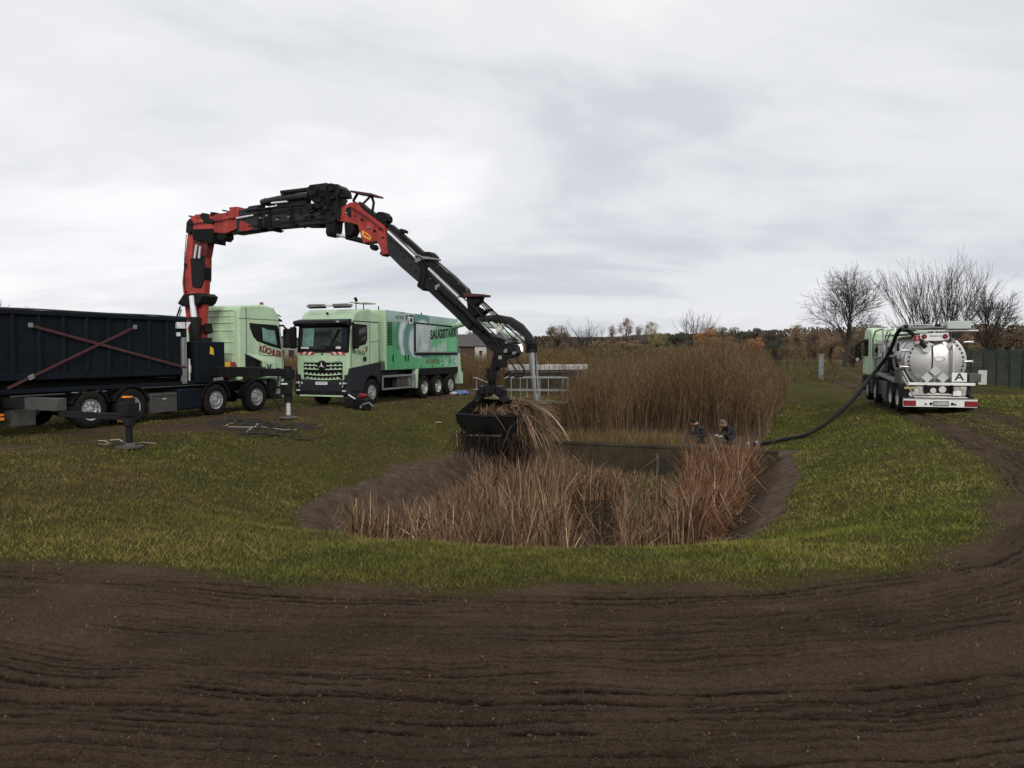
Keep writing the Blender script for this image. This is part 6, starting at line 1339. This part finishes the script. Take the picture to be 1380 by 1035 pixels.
    b('hopper_edge', 'steel', x0 - .60, x0 - .5, -.86, .80, .66, .70, par=hp); b('hopper_edge', 'steel', x0 - .66, x0 - .5, -.90, .82, .56, .60, par=hp)
    for yy, zz, r_ in ((.18, .82, .10), (-.12, .86, .12), (-.62, .76, .10)): g = G(); g.cyl((x0 - .46, yy, zz), (x0 - .56, yy, zz), r_, n=14); obj('coupling', g, 'steel', hp)
    b('light_plate', 'white', x0 - .66, x0 - .55, -.70, -.44, .64, .80, par=hp)
    g = G(); g.bar((x0 - .35, 1.15, 1.3), (x0 - .62, .80, .60), .05, .04); g.bar((x0 - .1, 1.1, 1.5), (x0 - .4, .92, 1.05), .04, .04); obj('brace', g, 'steel', P)
    # bumper
    bp = b('rear_bumper', 'white', x0 - .78, x0 - .68, -1.19, 1.19, .24, .52, bv=.01)
    for s_ in (-1, 1):
        b('tail_light', 'redlight', x0 - .80, x0 - .781, s_ * .98 - .19, s_ * .98 + .19, .28, .45, par=bp, bv=.005)
        b('tail_frame', 'slate', x0 - .7805, x0 - .7802 - .003, s_ * .98 - .205, s_ * .98 + .205, .265, .465, par=bp, bv=0)
        g = G(); g.cyl((x0 - .78, s_ * .34 - .05, .36), (x0 - .80, s_ * .34 - .05, .36), .05, n=12); obj('round_reflector', g, 'black', bp)
        b('tag', 'boxsteel', x0 - .79, x0 - .781, s_ * .47 - .05, s_ * .47 + .03, .31, .37, par=bp, bv=0)
    b('number_plate', 'black', x0 - .79, x0 - .781, -.28, .22, .28, .45, par=bp, bv=0); b('number_plate', 'offwhite', x0 - .796, x0 - .791, -.26, .20, .31, .42, par=bp, bv=0)
    text('plate_lettering', 'MD KT 26', .095, 'text', bp, (x0 - .797, -.03, .365), (R(90), 0, R(-90)), extrude=.001)
    b('bumper_lip', 'galv', x0 - .80, x0 - .60, -1.2, 1.2, .52, .545, par=bp); b('underrun', 'black', x0 - .66, x0 - .3, -1.0, 1.0, .26, .50)
    b('rear_well', 'black', x0 - .5, x0 - .1, .82, 1.16, .5, .98); b('yellow_edge', 'yellowed', x0 - .54, x0 - .5, .80, 1.12, .86, .94); g = G(); g.cyl((x0 - .56, .88, .68), (x0 - .5, .88, .68), .09, n=12); obj('cap', g, 'lens', P)
    for s_ in (-1, 1): b('mud_flap', 'black', -7.45, -7.40, s_ * .9 - .3, s_ * .9 + .28, .1, .6)
    # side gear on the left: boxes, shelves, tube frames
    b('side_locker', 'boxsteel', -7.05, -6.2, .75, 1.17, 1.02, 1.58, bv=.02)
    g = G(); g.prism([(-6.2, 1.02), (-2.6, 1.22), (-2.6, 1.34), (-6.2, 1.16)], .55, 1.18); obj('side_shelf', g, 'galv', P, bevel=.01)
    for i in range(7):
        x = -5.9 + i * .46; g = G(); g.tube([(x, .7, 1.30 + i * .02), (x + .2, 1.05, 1.34 + i * .02), (x + .5, .9, 1.36 + i * .02)], .05, 8); obj('coiled_hose', g, 'strap', P)
    b('under_box', 'boxsteel', -4.55, -3.65, .8, 1.17, .30, 1.0, bv=.02); b('fuel_tank', 'slate', -1.35, -.62, .7, 1.15, .35, .98, bv=.04); b('side_box', 'slate', -3.5, -2.6, .7, 1.12, .4, 1.0, bv=.03)
    for xx in (0, -1.95, -5.3, -6.65):
        pts = [(xx + .64 * math.cos(t), .52 + .62 * math.sin(t)) for t in [math.pi * (.08 + .84 * i / 10) for i in range(11)]]; pts += [(xx + .59 * math.cos(t), .52 + .57 * math.sin(t)) for t in [math.pi * (.92 - .84 * i / 10) for i in range(11)]]
        for s_ in (-1, 1): g = G(); g.prism(pts, s_ * .6, s_ * 1.16); obj('mudguard', g, 'black' if xx > -4 else 'slate', P)
    # pump, filters and pipework between cab and tank
    rd = random.Random(12)
    for i in range(16):
        x = rd.uniform(-6.6, -1.4); y = rd.uniform(.55, 1.08); z = rd.uniform(1.4, 2.6); r_ = rd.uniform(.04, .12)
        g = G(); g.cyl((x, y, z), (x + rd.uniform(-.5, .5), y, z + rd.uniform(-.4, .4)), r_, n=12); obj('pipe', g, rd.choice(['steel', 'galv', 'darkmetal', 'steel']), P)
    g = G(); g.cyl((-1.35, .7, 1.3), (-1.35, .7, 2.7), .26, n=20); obj('filter', g, 'steel', P, bevel=.03); g = G(); g.cyl((-1.35, -.5, 1.3), (-1.35, -.5, 2.8), .3, n=20); obj('filter', g, 'steel', P, bevel=.03)
    b('pump_housing', 'galv', -3.0, -1.8, .6, 1.1, 1.36, 1.95, bv=.06); b('valve_box', 'darkmetal', -4.6, -3.9, .85, 1.14, 1.4, 2.1, bv=.03)
    def tb(name, pts, r_, m, n=8, par=None): g = G(); g.tube(pts, r_, n); return obj(name, g, m, par or P)
    tb('tube_frame', [(-1.0, 1.1, 1.9), (-1.2, 1.15, 2.75), (-1.5, 1.1, 3.1), (-3.2, 1.1, 3.15), (-3.6, 1.15, 2.2), (-3.5, 1.15, 2.0), (-1.0, 1.1, 1.9)], .035, 'galv'); tb('tube_frame', [(-1.3, 1.13, 2.55), (-3.45, 1.13, 2.5)], .03, 'galv')
    tb('tube_frame', [(-4.3, 1.2, 2.0), (-4.4, 1.25, 2.5), (-5.2, 1.28, 3.0), (-6.2, 1.2, 3.1), (-6.6, 1.2, 2.7), (-6.2, 1.2, 2.05), (-4.3, 1.2, 2.0)], .035, 'lens'); tb('tube_frame', [(-4.8, 1.22, 2.05), (-5.0, 1.26, 2.6), (-5.6, 1.24, 2.95)], .03, 'galv')
    # roof walkway, boom and hose reel
    b('walkway', 'galv', -6.8, -1.5, .15, .75, 2.86, 2.92); tb('roof_rail', [(-1.2, .8, 3.12), (-6.9, .8, 3.14)], .03, 'lens'); tb('roof_rail', [(-1.2, -.8, 3.1), (-6.9, -.8, 3.1)], .03, 'galv')
    bm = b('roof_boom', 'offwhite', -7.5, -3.8, -.95, -.25, 3.06, 3.22, bv=.02); b('boom_inner', 'galv', -7.3, -1.6, -.2, .35, 3.04, 3.16, par=bm); b('boom_head', 'greyplate2', -7.75, -7.0, -.98, -.22, 3.02, 3.30, par=bm, bv=.02); b('boom_slot', 'black', -7.76, -7.752, .0, .18, 3.10, 3.2, par=bm, bv=0)
    b('cross_rail', 'steel', -7.62, -7.5, -1.25, .75, 2.93, 2.99); b('cross_rail', 'galv', -7.52, -7.42, -.2, 1.15, 3.06, 3.13); b('cross_rail', 'steel', -7.50, -7.44, -.9, 1.1, 3.17, 3.20)
    g = G(); g.prism([(.62, 2.86), (-.30, 2.90), (-.34, 2.66), (-.1, 2.60), (.45, 2.60), (.60, 2.70)], x0 - .42, x0 - .38, lambda a_, b_, x: (x, a_, b_)); tp = obj('light_panel', g, 'white', P, bevel=.01)
    for yy in (.48, -.20): g = G(); g.cyl((x0 - .421, yy, 2.76), (x0 - .45, yy, 2.76), .085, n=16); l_ = obj('tail_lamp', g, 'black', tp); g = G(); g.cyl((x0 - .451, yy, 2.76), (x0 - .47, yy, 2.76), .058, n=16); obj('lamp_lens', g, 'redlight', l_) if False else obj('lamp_lens', g, 'redlight', tp)
    b('panel_lettering', 'text', x0 - .426, x0 - .421, .02, .30, 2.76, 2.79, par=tp, bv=0); b('panel_lettering', 'text', x0 - .426, x0 - .421, -.08, -.02, 2.76, 2.79, par=tp, bv=0)
    g = G(); g.lathe([(.001, .22), (.08, .20), (.12, .10), (.13, 0)], (x0 - .35, .72, 2.60), 'z', 18); obj('beacon', g, 'redlight', P); g = G(); g.cyl((x0 - .35, .72, 2.5), (x0 - .35, .72, 2.6), .10, .12, n=16); obj('beacon_base', g, 'offwhite', P)
    g = G(); g.bar((x0 - .4, -.75, 2.93), (x0 - .4, -.50, 2.62), .06, .05); g.bx(x0 - .42, x0 - .3, -.72, -.45, 2.70, 2.90); obj('panel_bracket', g, 'slate', P)
    tb('short_hose', [(-7.1, 1.05, 3.02), (-7.3, .9, 2.95), (-7.4, .62, 2.62), (x0 - .36, .40, 2.36)], .075, 'rubber', 12)
    tb('cable', [(x0 - .3, .3, 2.6), (x0 - .35, .1, 2.52), (x0 - .3, -.2, 2.6), (x0 - .35, -.4, 2.55)], .025, 'strap', 8)
    g = G(); g.bx(x0 - .1, x0 + .2, -.25, .35, 2.78, 2.86); obj('hatch', g, 'steel', P, bevel=.02)
M['hopper'] = mat('soiled_stainless', (.24, .225, .20), .4, .6, var=.3, nscale=5, dirt=.5)
M['greyplate2'] = mat('pale_green_grey', (.45, .50, .46), .5, var=.08)
M['yellowed'] = mat('dull_yellow_edge', (.35, .30, .10), .6, var=.2)
truck3()

# ------------------------------------------------------------------ long suction hose
def hose():
    pts = []
    top = [(1221, 440, 27.9), (1213, 443, 28.2), (1207, 452, 28.6), (1202, 466, 29.0), (1194, 482, 29.4), (1183, 497, 29.8), (1172, 510, 29.8), (1163, 523, 29.3)]
    for u, v, d in top: pts.append(at(u, v, d))
    for u, v in ((1148, 541), (1130, 558), (1108, 575), (1085, 587), (1062, 595), (1040, 600), (1020, 602.5), (1008, 603)):
        p = hit(u, v, 15); p = at(u, v, min(p.y, 29)); g_ = hz(p.x, p.y) + .1; p.z = max(p.z, g_ - .3) if u > 1120 else max(p.z, g_); pts.append(p)
    # smooth
    P = []
    for i in range(len(pts) - 1):
        p0, p1, p2, p3 = pts[max(i - 1, 0)], pts[i], pts[i + 1], pts[min(i + 2, len(pts) - 1)]
        for t in [k / 8 for k in range(8)]: P.append(0.5 * ((2 * p1) + (p2 - p0) * t + (2 * p0 - 5 * p1 + 4 * p2 - p3) * t * t + (3 * p1 - p0 - 3 * p2 + p3) * t ** 3))
    P.append(pts[-1]); g = G(); g.tube(P, .072, 12)
    root = obj('suction_hose', g, 'rubber', label='long black suction hose sagging from the tank truck down into the pond', cat='hose')
    for q in (P[-1], P[-9], P[4]):
        i = P.index(q); d = (P[max(i - 1, 0)] - P[min(i + 1, len(P) - 1)]).normalized(); g = G(); g.cyl(q - d * .06, q + d * .06, .10, n=14); obj('coupling', g, 'galv', root)
hose()

# ------------------------------------------------------------------ clamshell grab with reeds
GC = Vector((-.57, 21.9, 0))
def grab():
    root = empty('clamshell_grab', (GC.x, GC.y, .1), math.atan2(CD.y, CD.x) * .35, label='black clamshell grab hanging from the crane tip, full of reeds', cat='grab')
    def L_(p): return p
    B = lambda u, v: ((u - 663) / FPX * 21.9, EYE - (v - HZ) / FPX * 21.9 - .1)
    # two shells: end plates and curved skins, open at the top
    for k, (u0, u1) in enumerate(((620, 662), (662, 704))):
        s_ = -1 if k == 0 else 1
        out = [B(u0, 556), B(u0 + (2 if s_ < 0 else 3), 569)] if s_ < 0 else []
        if s_ < 0: prof = [B(620, 556), B(622, 566), B(627, 574), B(635, 580), B(662, 584)]
        else: prof = [B(662, 584), B(684, 586), B(696, 582), B(702, 570), B(704, 558)]
        yr, yf = .62, -.62; g = G(); n = len(prof)
        rear = [(a_ + (.30 if (s_ < 0 and i < 2) else -.05 if i > 2 and s_ > 0 else .05), b_ + (.36 if (i == 0 and s_ < 0) or (i == n - 1 and s_ > 0) else .03)) for i, (a_, b_) in enumerate(prof)]
        vs = [(a_, yf, b_) for a_, b_ in prof] + [(a_, yr, b_) for a_, b_ in rear]
        fs = [(i, i + 1, n + i + 1, n + i) for i in range(n - 1)]
        g.add(vs, fs)
        mid_t = B(662, 558)[1]; mid_r = mid_t + .34
        top_f = [(B(662, 558)[0], yf, mid_t)]; top_r = [(B(662, 558)[0], yr, mid_r)]
        o = len(g.v); g.v += top_f + top_r
        g.f.append(tuple(range(n)) + (o,)) ; g.f.append(tuple(range(2 * n - 1, n - 1, -1)) + (o + 1,))
        sh = obj('bucket_shell', g, 'grabblack', root, smooth=True, angle=50); md = sh.modifiers.new('solid', 'SOLIDIFY'); md.thickness = .03; md.offset = 0
        edge = [(prof[0] if s_ < 0 else prof[-1]), (B(662, 558)[0], mid_t)]
        for yy, dz in ((yf, 0), (yr, .35)):
            e0, e1 = edge; g = G(); g.bar((e0[0] + (.30 if dz and s_ < 0 else 0), yy, e0[1] + dz), (e1[0], yy, e1[1] + dz), .06, .05); obj('bucket_rim', g, 'darkmetal', sh)
        g = G(); e = prof[-1] if s_ < 0 else prof[0]; g.bx(min(e[0], e[0] - s_ * -.0) - (.5 if s_ < 0 else 0), e[0] + (.4 if s_ > 0 else 0), yf - .02, yf + .03, e[1] - .03, e[1] + .02); obj('cutting_edge', g, 'boxsteel', sh, bevel=.005)
    # yoke, cylinders, rotator
    g = G(); g.bx(-.32, .30, -.30, .32, .92, 1.10); g.bx(-.14, -.02, -.35, .35, .80, 1.2); yk = obj('yoke', g, 'darkmetal', root, bevel=.03)
    for (x, y, z, sx_, sy_, sz_) in ((-.22, -.34, .98, .16, .10, .22), (.05, -.34, 1.0, .2, .1, .2), (.24, -.3, .96, .14, .12, .26), (-.36, 0, .92, .1, .4, .14), (.36, 0, .92, .12, .4, .16)): g = G(); g.box((x, y, z), (sx_, sy_, sz_)); obj('hydraulic_block', g, 'black', yk, bevel=.02)
    for s_ in (-1, 1):
        for yy in (-.25, .25): g = G(); g.bar((s_ * .18, yy, .95), (s_ * .42, yy, .66), .08, .12); obj('shell_arm', g, 'darkmetal', yk)
        g = G(); g.cyl((s_ * .22, -.12, 1.02), (s_ * .46, -.12, .72), .07, n=12); obj('cylinder', g, 'darkmetal', yk)
    g = G(); g.cyl((0.0, 0, 1.08), (0, 0, 1.32), .10, n=14); g.cyl((0, 0, 1.30), (0, 0, 1.60), .15, n=18); g.cyl((-.0, -.1, 1.2), (-.12, -.16, 1.42), .04, n=8); g.cyl((.1, -.1, 1.15), (.13, -.12, 1.45), .03, n=8); obj('rotator', g, 'black', root, bevel=.01)
    dp = at(676, 490, 21.9); lx = dp.x - GC.x
    g = G(); g.tube([(0, 0, 1.58), (lx * .45, 0, 1.66), (lx * .6, 0, 1.85), (lx, -.1, 2.1)], [.15, .15, .16, .15], 14); g.bx(lx - .16, lx + .16, -.2, .12, 1.62, 2.15); obj('hanger', g, 'black', root, bevel=.02)
    g = G(); g.bx(lx - .05, lx + .04, -.212, -.203, 1.85, 1.95); obj('small_plate', g, 'galv', root)
    for i in range(4): g = G(); g.tube([(lx + .1 * (i - 1.5), -.2, 1.8), (lx + .12 * (i - 1), -.28, 1.5), (.1 * (i - 1.5), -.34, 1.25), (.12 * (i - 1.5), -.3, 1.08)], .016, 6); obj('hose', g, 'rubber', root)
M['grabblack'] = mat('grab_black_paint', (.004, .004, .004), .7, spec=.06, var=.4, nscale=5, dirt=.35, dirtcol=(.02, .016, .012))
grab()
def grab_reeds():
    r_ = np.random.default_rng(5); lists = []; cols = []
    def strands(n, ctr, sprd, dirs, ln_, sag, k=6):
        p0 = np.array(ctr) + r_.normal(0, 1, (n, 3)) * np.array(sprd); d = np.array(dirs) + r_.normal(0, .42, (n, 3)); d /= np.linalg.norm(d, axis=1)[:, None]
        l_ = r_.uniform(*ln_, n); t = np.linspace(0, 1, k)[None, :, None]; q = p0[:, None, :] + d[:, None, :] * (l_[:, None, None] * t); q[:, :, 2] -= (sag * r_.uniform(.5, 1.3, n))[:, None] * (t[:, :, 0] ** 2) * l_[:, None] ; return q
    cx, cy = GC.x, GC.y
    P = lambda u, v, d=21.9: list(at(u, v, d))
    A = strands(330, P(706, 548, 21.9), (.16, .22, .08), (.40, .0, -.05), (.4, 1.15), .9)          # the big tuft falling to the right
    B_ = strands(260, P(708, 556, 21.8), (.15, .25, .12), (.18, .0, -.6), (.5, 1.15), .4)
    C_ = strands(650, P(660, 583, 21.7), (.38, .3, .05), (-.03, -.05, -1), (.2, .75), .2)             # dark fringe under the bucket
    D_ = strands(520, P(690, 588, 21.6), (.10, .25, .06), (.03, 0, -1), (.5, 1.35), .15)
    E_ = strands(300, P(668, 552, 21.8), (.36, .22, .03), (.5, -.2, .15), (.2, .6), .5)               # heap inside
    F_ = strands(60, P(700, 543, 21.7), (.12, .2, .08), (1, -.05, .1), (.5, 1.2), .25)
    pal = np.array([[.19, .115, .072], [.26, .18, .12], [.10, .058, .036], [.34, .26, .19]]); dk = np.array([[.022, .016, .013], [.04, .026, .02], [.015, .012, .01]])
    q = np.concatenate([A, B_, E_, F_, C_, D_]); nb = len(A) + len(B_) + len(E_) + len(F_); nd_ = len(C_) + len(D_)
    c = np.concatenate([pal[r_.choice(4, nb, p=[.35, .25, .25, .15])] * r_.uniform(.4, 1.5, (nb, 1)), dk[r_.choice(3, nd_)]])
    W = r_.uniform(.012, .034, len(q))[:, None] * np.array([1, 1, 1, .9, .7, .25])[None, :]
    ribbons('reed_bundle', q, W, c, kind='stuff', label='cut reeds spilling out of the grab')
    # loose stalks hanging free at the left
    q = np.stack([np.stack([np.array(P(u, v0)) * (1 - t) + np.array(P(u + du, v1)) * t for t in np.linspace(0, 1, 6)]) for u, v0, v1, du in ((640, 582, 622, 1), (625, 580, 596, 0), (620, 578, 592, 0), (615, 580, 602, 1), (616, 600, 628, 5), (665, 586, 608, -12), (630, 583, 600, -4))])
    ribbons('hanging_stalks', q, np.full((7, 6), .022), np.tile([[.33, .26, .17]], (7, 1)), kind='stuff', label='loose pale stalks hanging below the grab')
grab_reeds()

# ------------------------------------------------------------------ two workers crouching at the wall
def person(loc, rz, label, lean, headcol, glove):
    root = empty('person', loc, rz, label=label, cat='person')
    J = [((0, 0, .42), .15), ((.10, 0, .62), .17), ((.26, 0, .80), .19), ((.36, 0, .90), .08), ((.42, 0, .96), .07),              # pelvis, waist, chest, neck, head base
         ((.05, .12, .36), .11), ((.36, .17, .42), .085), ((.10, .18, .10), .06), ((.24, .19, .05), .05),
         ((.05, -.12, .36), .11), ((.30, -.20, .46), .085), ((.12, -.2, .10), .06), ((.26, -.21, .05), .05),
         ((.27, .20, .78), .075), ((.40, .27, .56), .055), ((.60, .16, .44), .04),
         ((.27, -.20, .78), .075), ((.42, -.26, .58), .055), ((.62, -.12, .46), .04)]
    E = [(0, 1), (1, 2), (2, 3), (3, 4), (0, 5), (5, 6), (6, 7), (7, 8), (0, 9), (9, 10), (10, 11), (11, 12), (2, 13), (13, 14), (14, 15), (2, 16), (16, 17), (17, 18)]
    me = bpy.data.meshes.new('body'); me.from_pydata([Vector(p) for p, _ in J], E, []); me.materials.append(M['cloth']); o = bpy.data.objects.new('body', me); COL.objects.link(o); o.parent = root
    md = o.modifiers.new('skin', 'SKIN'); sv = me.skin_vertices[0].data
    for i, (_, r_) in enumerate(J): sv[i].radius = (r_, r_)
    sv[0].use_root = True; sb = o.modifiers.new('sub', 'SUBSURF'); sb.levels = 2; sb.render_levels = 2
    bm = bmesh.new(); bmesh.ops.create_uvsphere(bm, u_segments=24, v_segments=18, radius=.115)
    for v in bm.verts:
        v.co.z *= 1.22; v.co.x *= 1.08; v.co.y *= .9
        if v.co.x > .09 and abs(v.co.y) < .03 and -.05 < v.co.z < .03: v.co.x += .03       # nose
        if v.co.z < -.07 and v.co.x > 0: v.co.x += .01
        if abs(v.co.y) > .095 and abs(v.co.z) < .04 and abs(v.co.x) < .03: v.co.y *= 1.2      # ears
        for s_ in (-1, 1):
            if (v.co - Vector((.115, s_ * .04, .03))).length < .03: v.co.x -= .012
    hm = bpy.data.meshes.new('head'); bm.to_mesh(hm); bm.free(); hm.polygons.foreach_set('use_smooth', [True] * len(hm.polygons)); hm.materials.append(M['skin']); h = bpy.data.objects.new('head', hm); COL.objects.link(h); h.parent = root; h.location = (.47, 0, 1.05); h.rotation_euler = (0, .5, 0)
    g = G(); g.lathe([(.125, -.03), (.13, .03), (.12, .09), (.08, .14), (.001, .16)], (-.015, 0, .01), 'z', 20); hr = obj('hair', g, headcol, h)
    for s_ in (-1, 1): g = G(); g.cyl((.112, s_ * .04, .028), (.122, s_ * .04, .028), .012, n=8); obj('eye', g, 'black', h)
    for s_, p in ((1, Vector((.60, .16, .44))), (-1, Vector((.62, -.12, .46)))):
        g = G(); g.box(p + Vector((.045, 0, -.01)), (.09, .075, .035))
        for k, (dy, l_) in enumerate(((-.032, .062), (-.011, .075), (.011, .072), (.032, .055))): g.tube([p + Vector((.085, dy, -.01)), p + Vector((.085 + l_ * .6, dy, -.02)), p + Vector((.085 + l_ * .8, dy, -.055))], [.011, .010, .008], 6)
        g.tube([p + Vector((.02, -s_ * .04, -.01)), p + Vector((.06, -s_ * .065, -.03)), p + Vector((.085, -s_ * .05, -.05))], [.013, .011, .009], 6); obj('glove', g, glove, root, bevel=.006)
    for s_ in (-1, 1): g = G(); g.box((.20, s_ * .195, .045), (.30, .11, .10)); obj('boot', g, 'black', root, bevel=.03)
    return root
for (u, d, rz, lb, hc, gl) in ((953, 27.6, 2.9, 'worker in dark clothes bending down, the left of the two at the wall', 'black', 'cloth'), (990, 27.4, 3.4, 'grey haired worker in a dark jacket with pale gloves, right of the other', 'hair', 'glove')):
    x = (u - 690) / FPX * d; z = EYE - (577 - HZ) / FPX * d - 1.18 - (.12 if u < 960 else 0); p_ = person((x, d, hz(x, d)), rz, lb, .5, hc, gl); p_.scale = (.88, .88, .70)
    for ch in p_.children:
        if ch.name.startswith('head'): ch.scale = (1, 1, 1.22)

# ------------------------------------------------------------------ small things
def stick_pile(px, py, name, label, n, seed, L0, R0, pale):
    c = hit(px, py, 12); r_ = random.Random(seed); root = empty(name, c, 0, label=label, cat='branches')
    for i in range(n):
        a_ = r_.uniform(-.5, .5) + (0 if r_.random() < .7 else 1.2); l_ = r_.uniform(.4, 1) * L0; x = r_.gauss(0, L0 * .4); y = r_.gauss(0, L0 * .35)
        pts = []
        for k in range(4): qx = x + math.cos(a_) * l_ * (k / 3 - .5) + r_.gauss(0, .03); qy = y + math.sin(a_) * l_ * (k / 3 - .5) + r_.gauss(0, .03); pts.append((qx, qy, hz(c.x + qx, c.y + qy) - c.z + .02 + r_.random() * .10))
        g = G(); g.tube(pts, R0 * r_.uniform(.6, 1.3), 5); obj('branch', g, 'palestick' if r_.random() < pale else 'bark', root)
M['palestick'] = mat('pale_stripped_wood', (.36, .31, .25), .8, var=.3)
stick_pile(350, 578, 'branch_pile', 'loose dark cables and sticks on the grass behind the front outrigger foot', 44, 3, 1.9, .016, .07)
stick_pile(158, 600, 'branch_pile', 'flattened stalks under the rear outrigger foot', 14, 5, .9, .012, .15)
def scraps():
    for i, (u, v, L_, lb) in enumerate(((590, 571, .22, 'pale scrap of reed on the left bank near the grab'), (1157, 565, .45, 'pale stick lying on the right bank'), (640, 640, .3, 'pale stalk on the muddy left bank'), (545, 580, .5, 'dark twig on the grass of the left bank'))):
        c = hit(u, v, 9); g = G(); g.tube([(-L_ / 2, 0, .02), (0, .03, .05), (L_ / 2, -.05, .04)], .022, 6); o = obj('stick', g, 'palestick' if i != 3 else 'bark', label=lb, cat='stick'); o.location = c; o.rotation_euler.z = .4 + i
scraps()
def litter():
    n = 420; az = rng.uniform(-R(36), R(36), n); r = np.exp(rng.uniform(math.log(3.6), math.log(18), n)); x = r * np.sin(az); y = r * np.cos(az)
    z = height(x, y) + .006; th = rng.uniform(0, 6.28, n); l_ = rng.uniform(.008, .026, n) * (1 + r * .05)
    P = np.stack([np.stack([x, y, z], 1), np.stack([x + l_ * np.cos(th) * .5, y + l_ * np.sin(th) * .5, z + .012], 1), np.stack([x + l_ * np.cos(th), y + l_ * np.sin(th), z + .004], 1)], 1)
    c = np.array([(.14, .105, .07), (.12, .075, .04), (.16, .14, .11), (.09, .07, .05)])[rng.choice(4, n, p=[.2, .40, .02, .38])]
    ribbons('leaf_litter', P, l_[:, None] * np.array([[.3, .7, .15]]), c, kind='stuff', label='fallen leaves and reed scraps scattered on the ground')
    n = 9500; az = rng.uniform(-R(37), R(37), n); r = np.exp(rng.uniform(math.log(3.2), math.log(9.5), n)); x = r * np.sin(az); y = r * np.cos(az)
    U, V = edge_uv(x, y); k_ = U > 0; x, y, r = x[k_], y[k_], r[k_]; n = len(x); z = height(x, y); g = G(); rd = random.Random(2)
    for i in range(n):
        s_ = rd.uniform(.003, .010) * (1 if rd.random() < .95 else 2.2); c = (x[i], y[i], z[i] + s_ * .2)
        v = [(c[0] + s_ * dx_ * rd.uniform(.6, 1.2), c[1] + s_ * dy_ * rd.uniform(.6, 1.2), c[2] + s_ * dz_ * .7) for dx_, dy_, dz_ in ((1, 0, 0), (0, 1, 0), (-1, 0, 0), (0, -1, 0), (0, 0, 1), (0, 0, -1))]
        g.add(v, [(0, 1, 4), (1, 2, 4), (2, 3, 4), (3, 0, 4), (1, 0, 5), (2, 1, 5), (3, 2, 5), (0, 3, 5)])
    obj('clods', g, 'clod', smooth=False, kind='stuff', label='small clods and pebbles on the churned track')
M['clod'] = mat('earth_clods', (.046, .031, .021), .95, var=.5, nscale=4)
litter()
def pump_unit():
    c = hit(484, 549, 20); c = at(484, 549, 28.6); c.z = hz(c.x, c.y); root = empty('portable_pump', c, -.4, label='small black wheeled pump with a red cover beside the front wheel of the green truck', cat='pump')
    g = G(); g.bx(-.55, .05, -.22, .25, .05, .45); obj('body', g, 'black', root, bevel=.06); g = G(); g.prism([(.0, .42), (.26, .46), (.28, .56), (.08, .60)], -.14, .14); obj('cover', g, 'redlight', root, bevel=.03)
    g = G(); g.bx(.05, .45, -.2, .2, .1, .42); obj('engine', g, 'darkmetal', root, bevel=.04); g = G(); g.tube([(-.3, -.26, .55), (.0, -.27, .40)], .025, 8); obj('handle', g, 'lens', root)
    for x_ in (.28, .55): g = G(); g.lathe([(.05, -.04), (.12, -.05), (.13, 0), (.12, .05), (.05, .04)], (x_, -.28, .13), 'y', 18, closed=True); obj('wheel', g, 'tyre', root); 
    g = G(); g.cyl((.28, -.33, .13), (.28, -.2, .13), .05, n=10); g.tube([(.3, -.3, .2), (.62, -.3, .28), (.7, -.2, .15)], .03, 8); obj('drawbar', g, 'galv', root)
pump_unit()
def bag():
    c = at(620, 528, 38.2); c.z = hz(c.x, c.y); bm = bmesh.new(); bmesh.ops.create_icosphere(bm, subdivisions=4, radius=.3)
    for v in bm.verts:
        n_ = mnoise.noise(v.co * 6) * .09 + mnoise.noise(v.co * 14) * .04; v.co += v.co.normalized() * n_; v.co.z = max(v.co.z * .42, -.05) + .06; v.co.x *= 1.5
    me = bpy.data.meshes.new('plastic_sack'); bm.to_mesh(me); bm.free(); me.materials.append(M['blue']); o = bpy.data.objects.new('plastic_sack', me); COL.objects.link(o); o.location = c; props(o, label='crumpled blue plastic sack behind the rear wheel of the green truck', cat='sack')
    bm = bmesh.new(); bmesh.ops.create_icosphere(bm, subdivisions=3, radius=.17)
    for v in bm.verts: v.co += v.co.normalized() * mnoise.noise(v.co * 12) * .06; v.co.z = max(v.co.z * .5, -.05) + .06
    me = bpy.data.meshes.new('plastic_sack'); bm.to_mesh(me); bm.free(); me.materials.append(M['offwhite']); o = bpy.data.objects.new('plastic_sack', me); COL.objects.link(o); o.location = c + Vector((-.3, -.45, 0)); props(o, label='small whitish sack lying against the blue one', cat='sack')
bag()
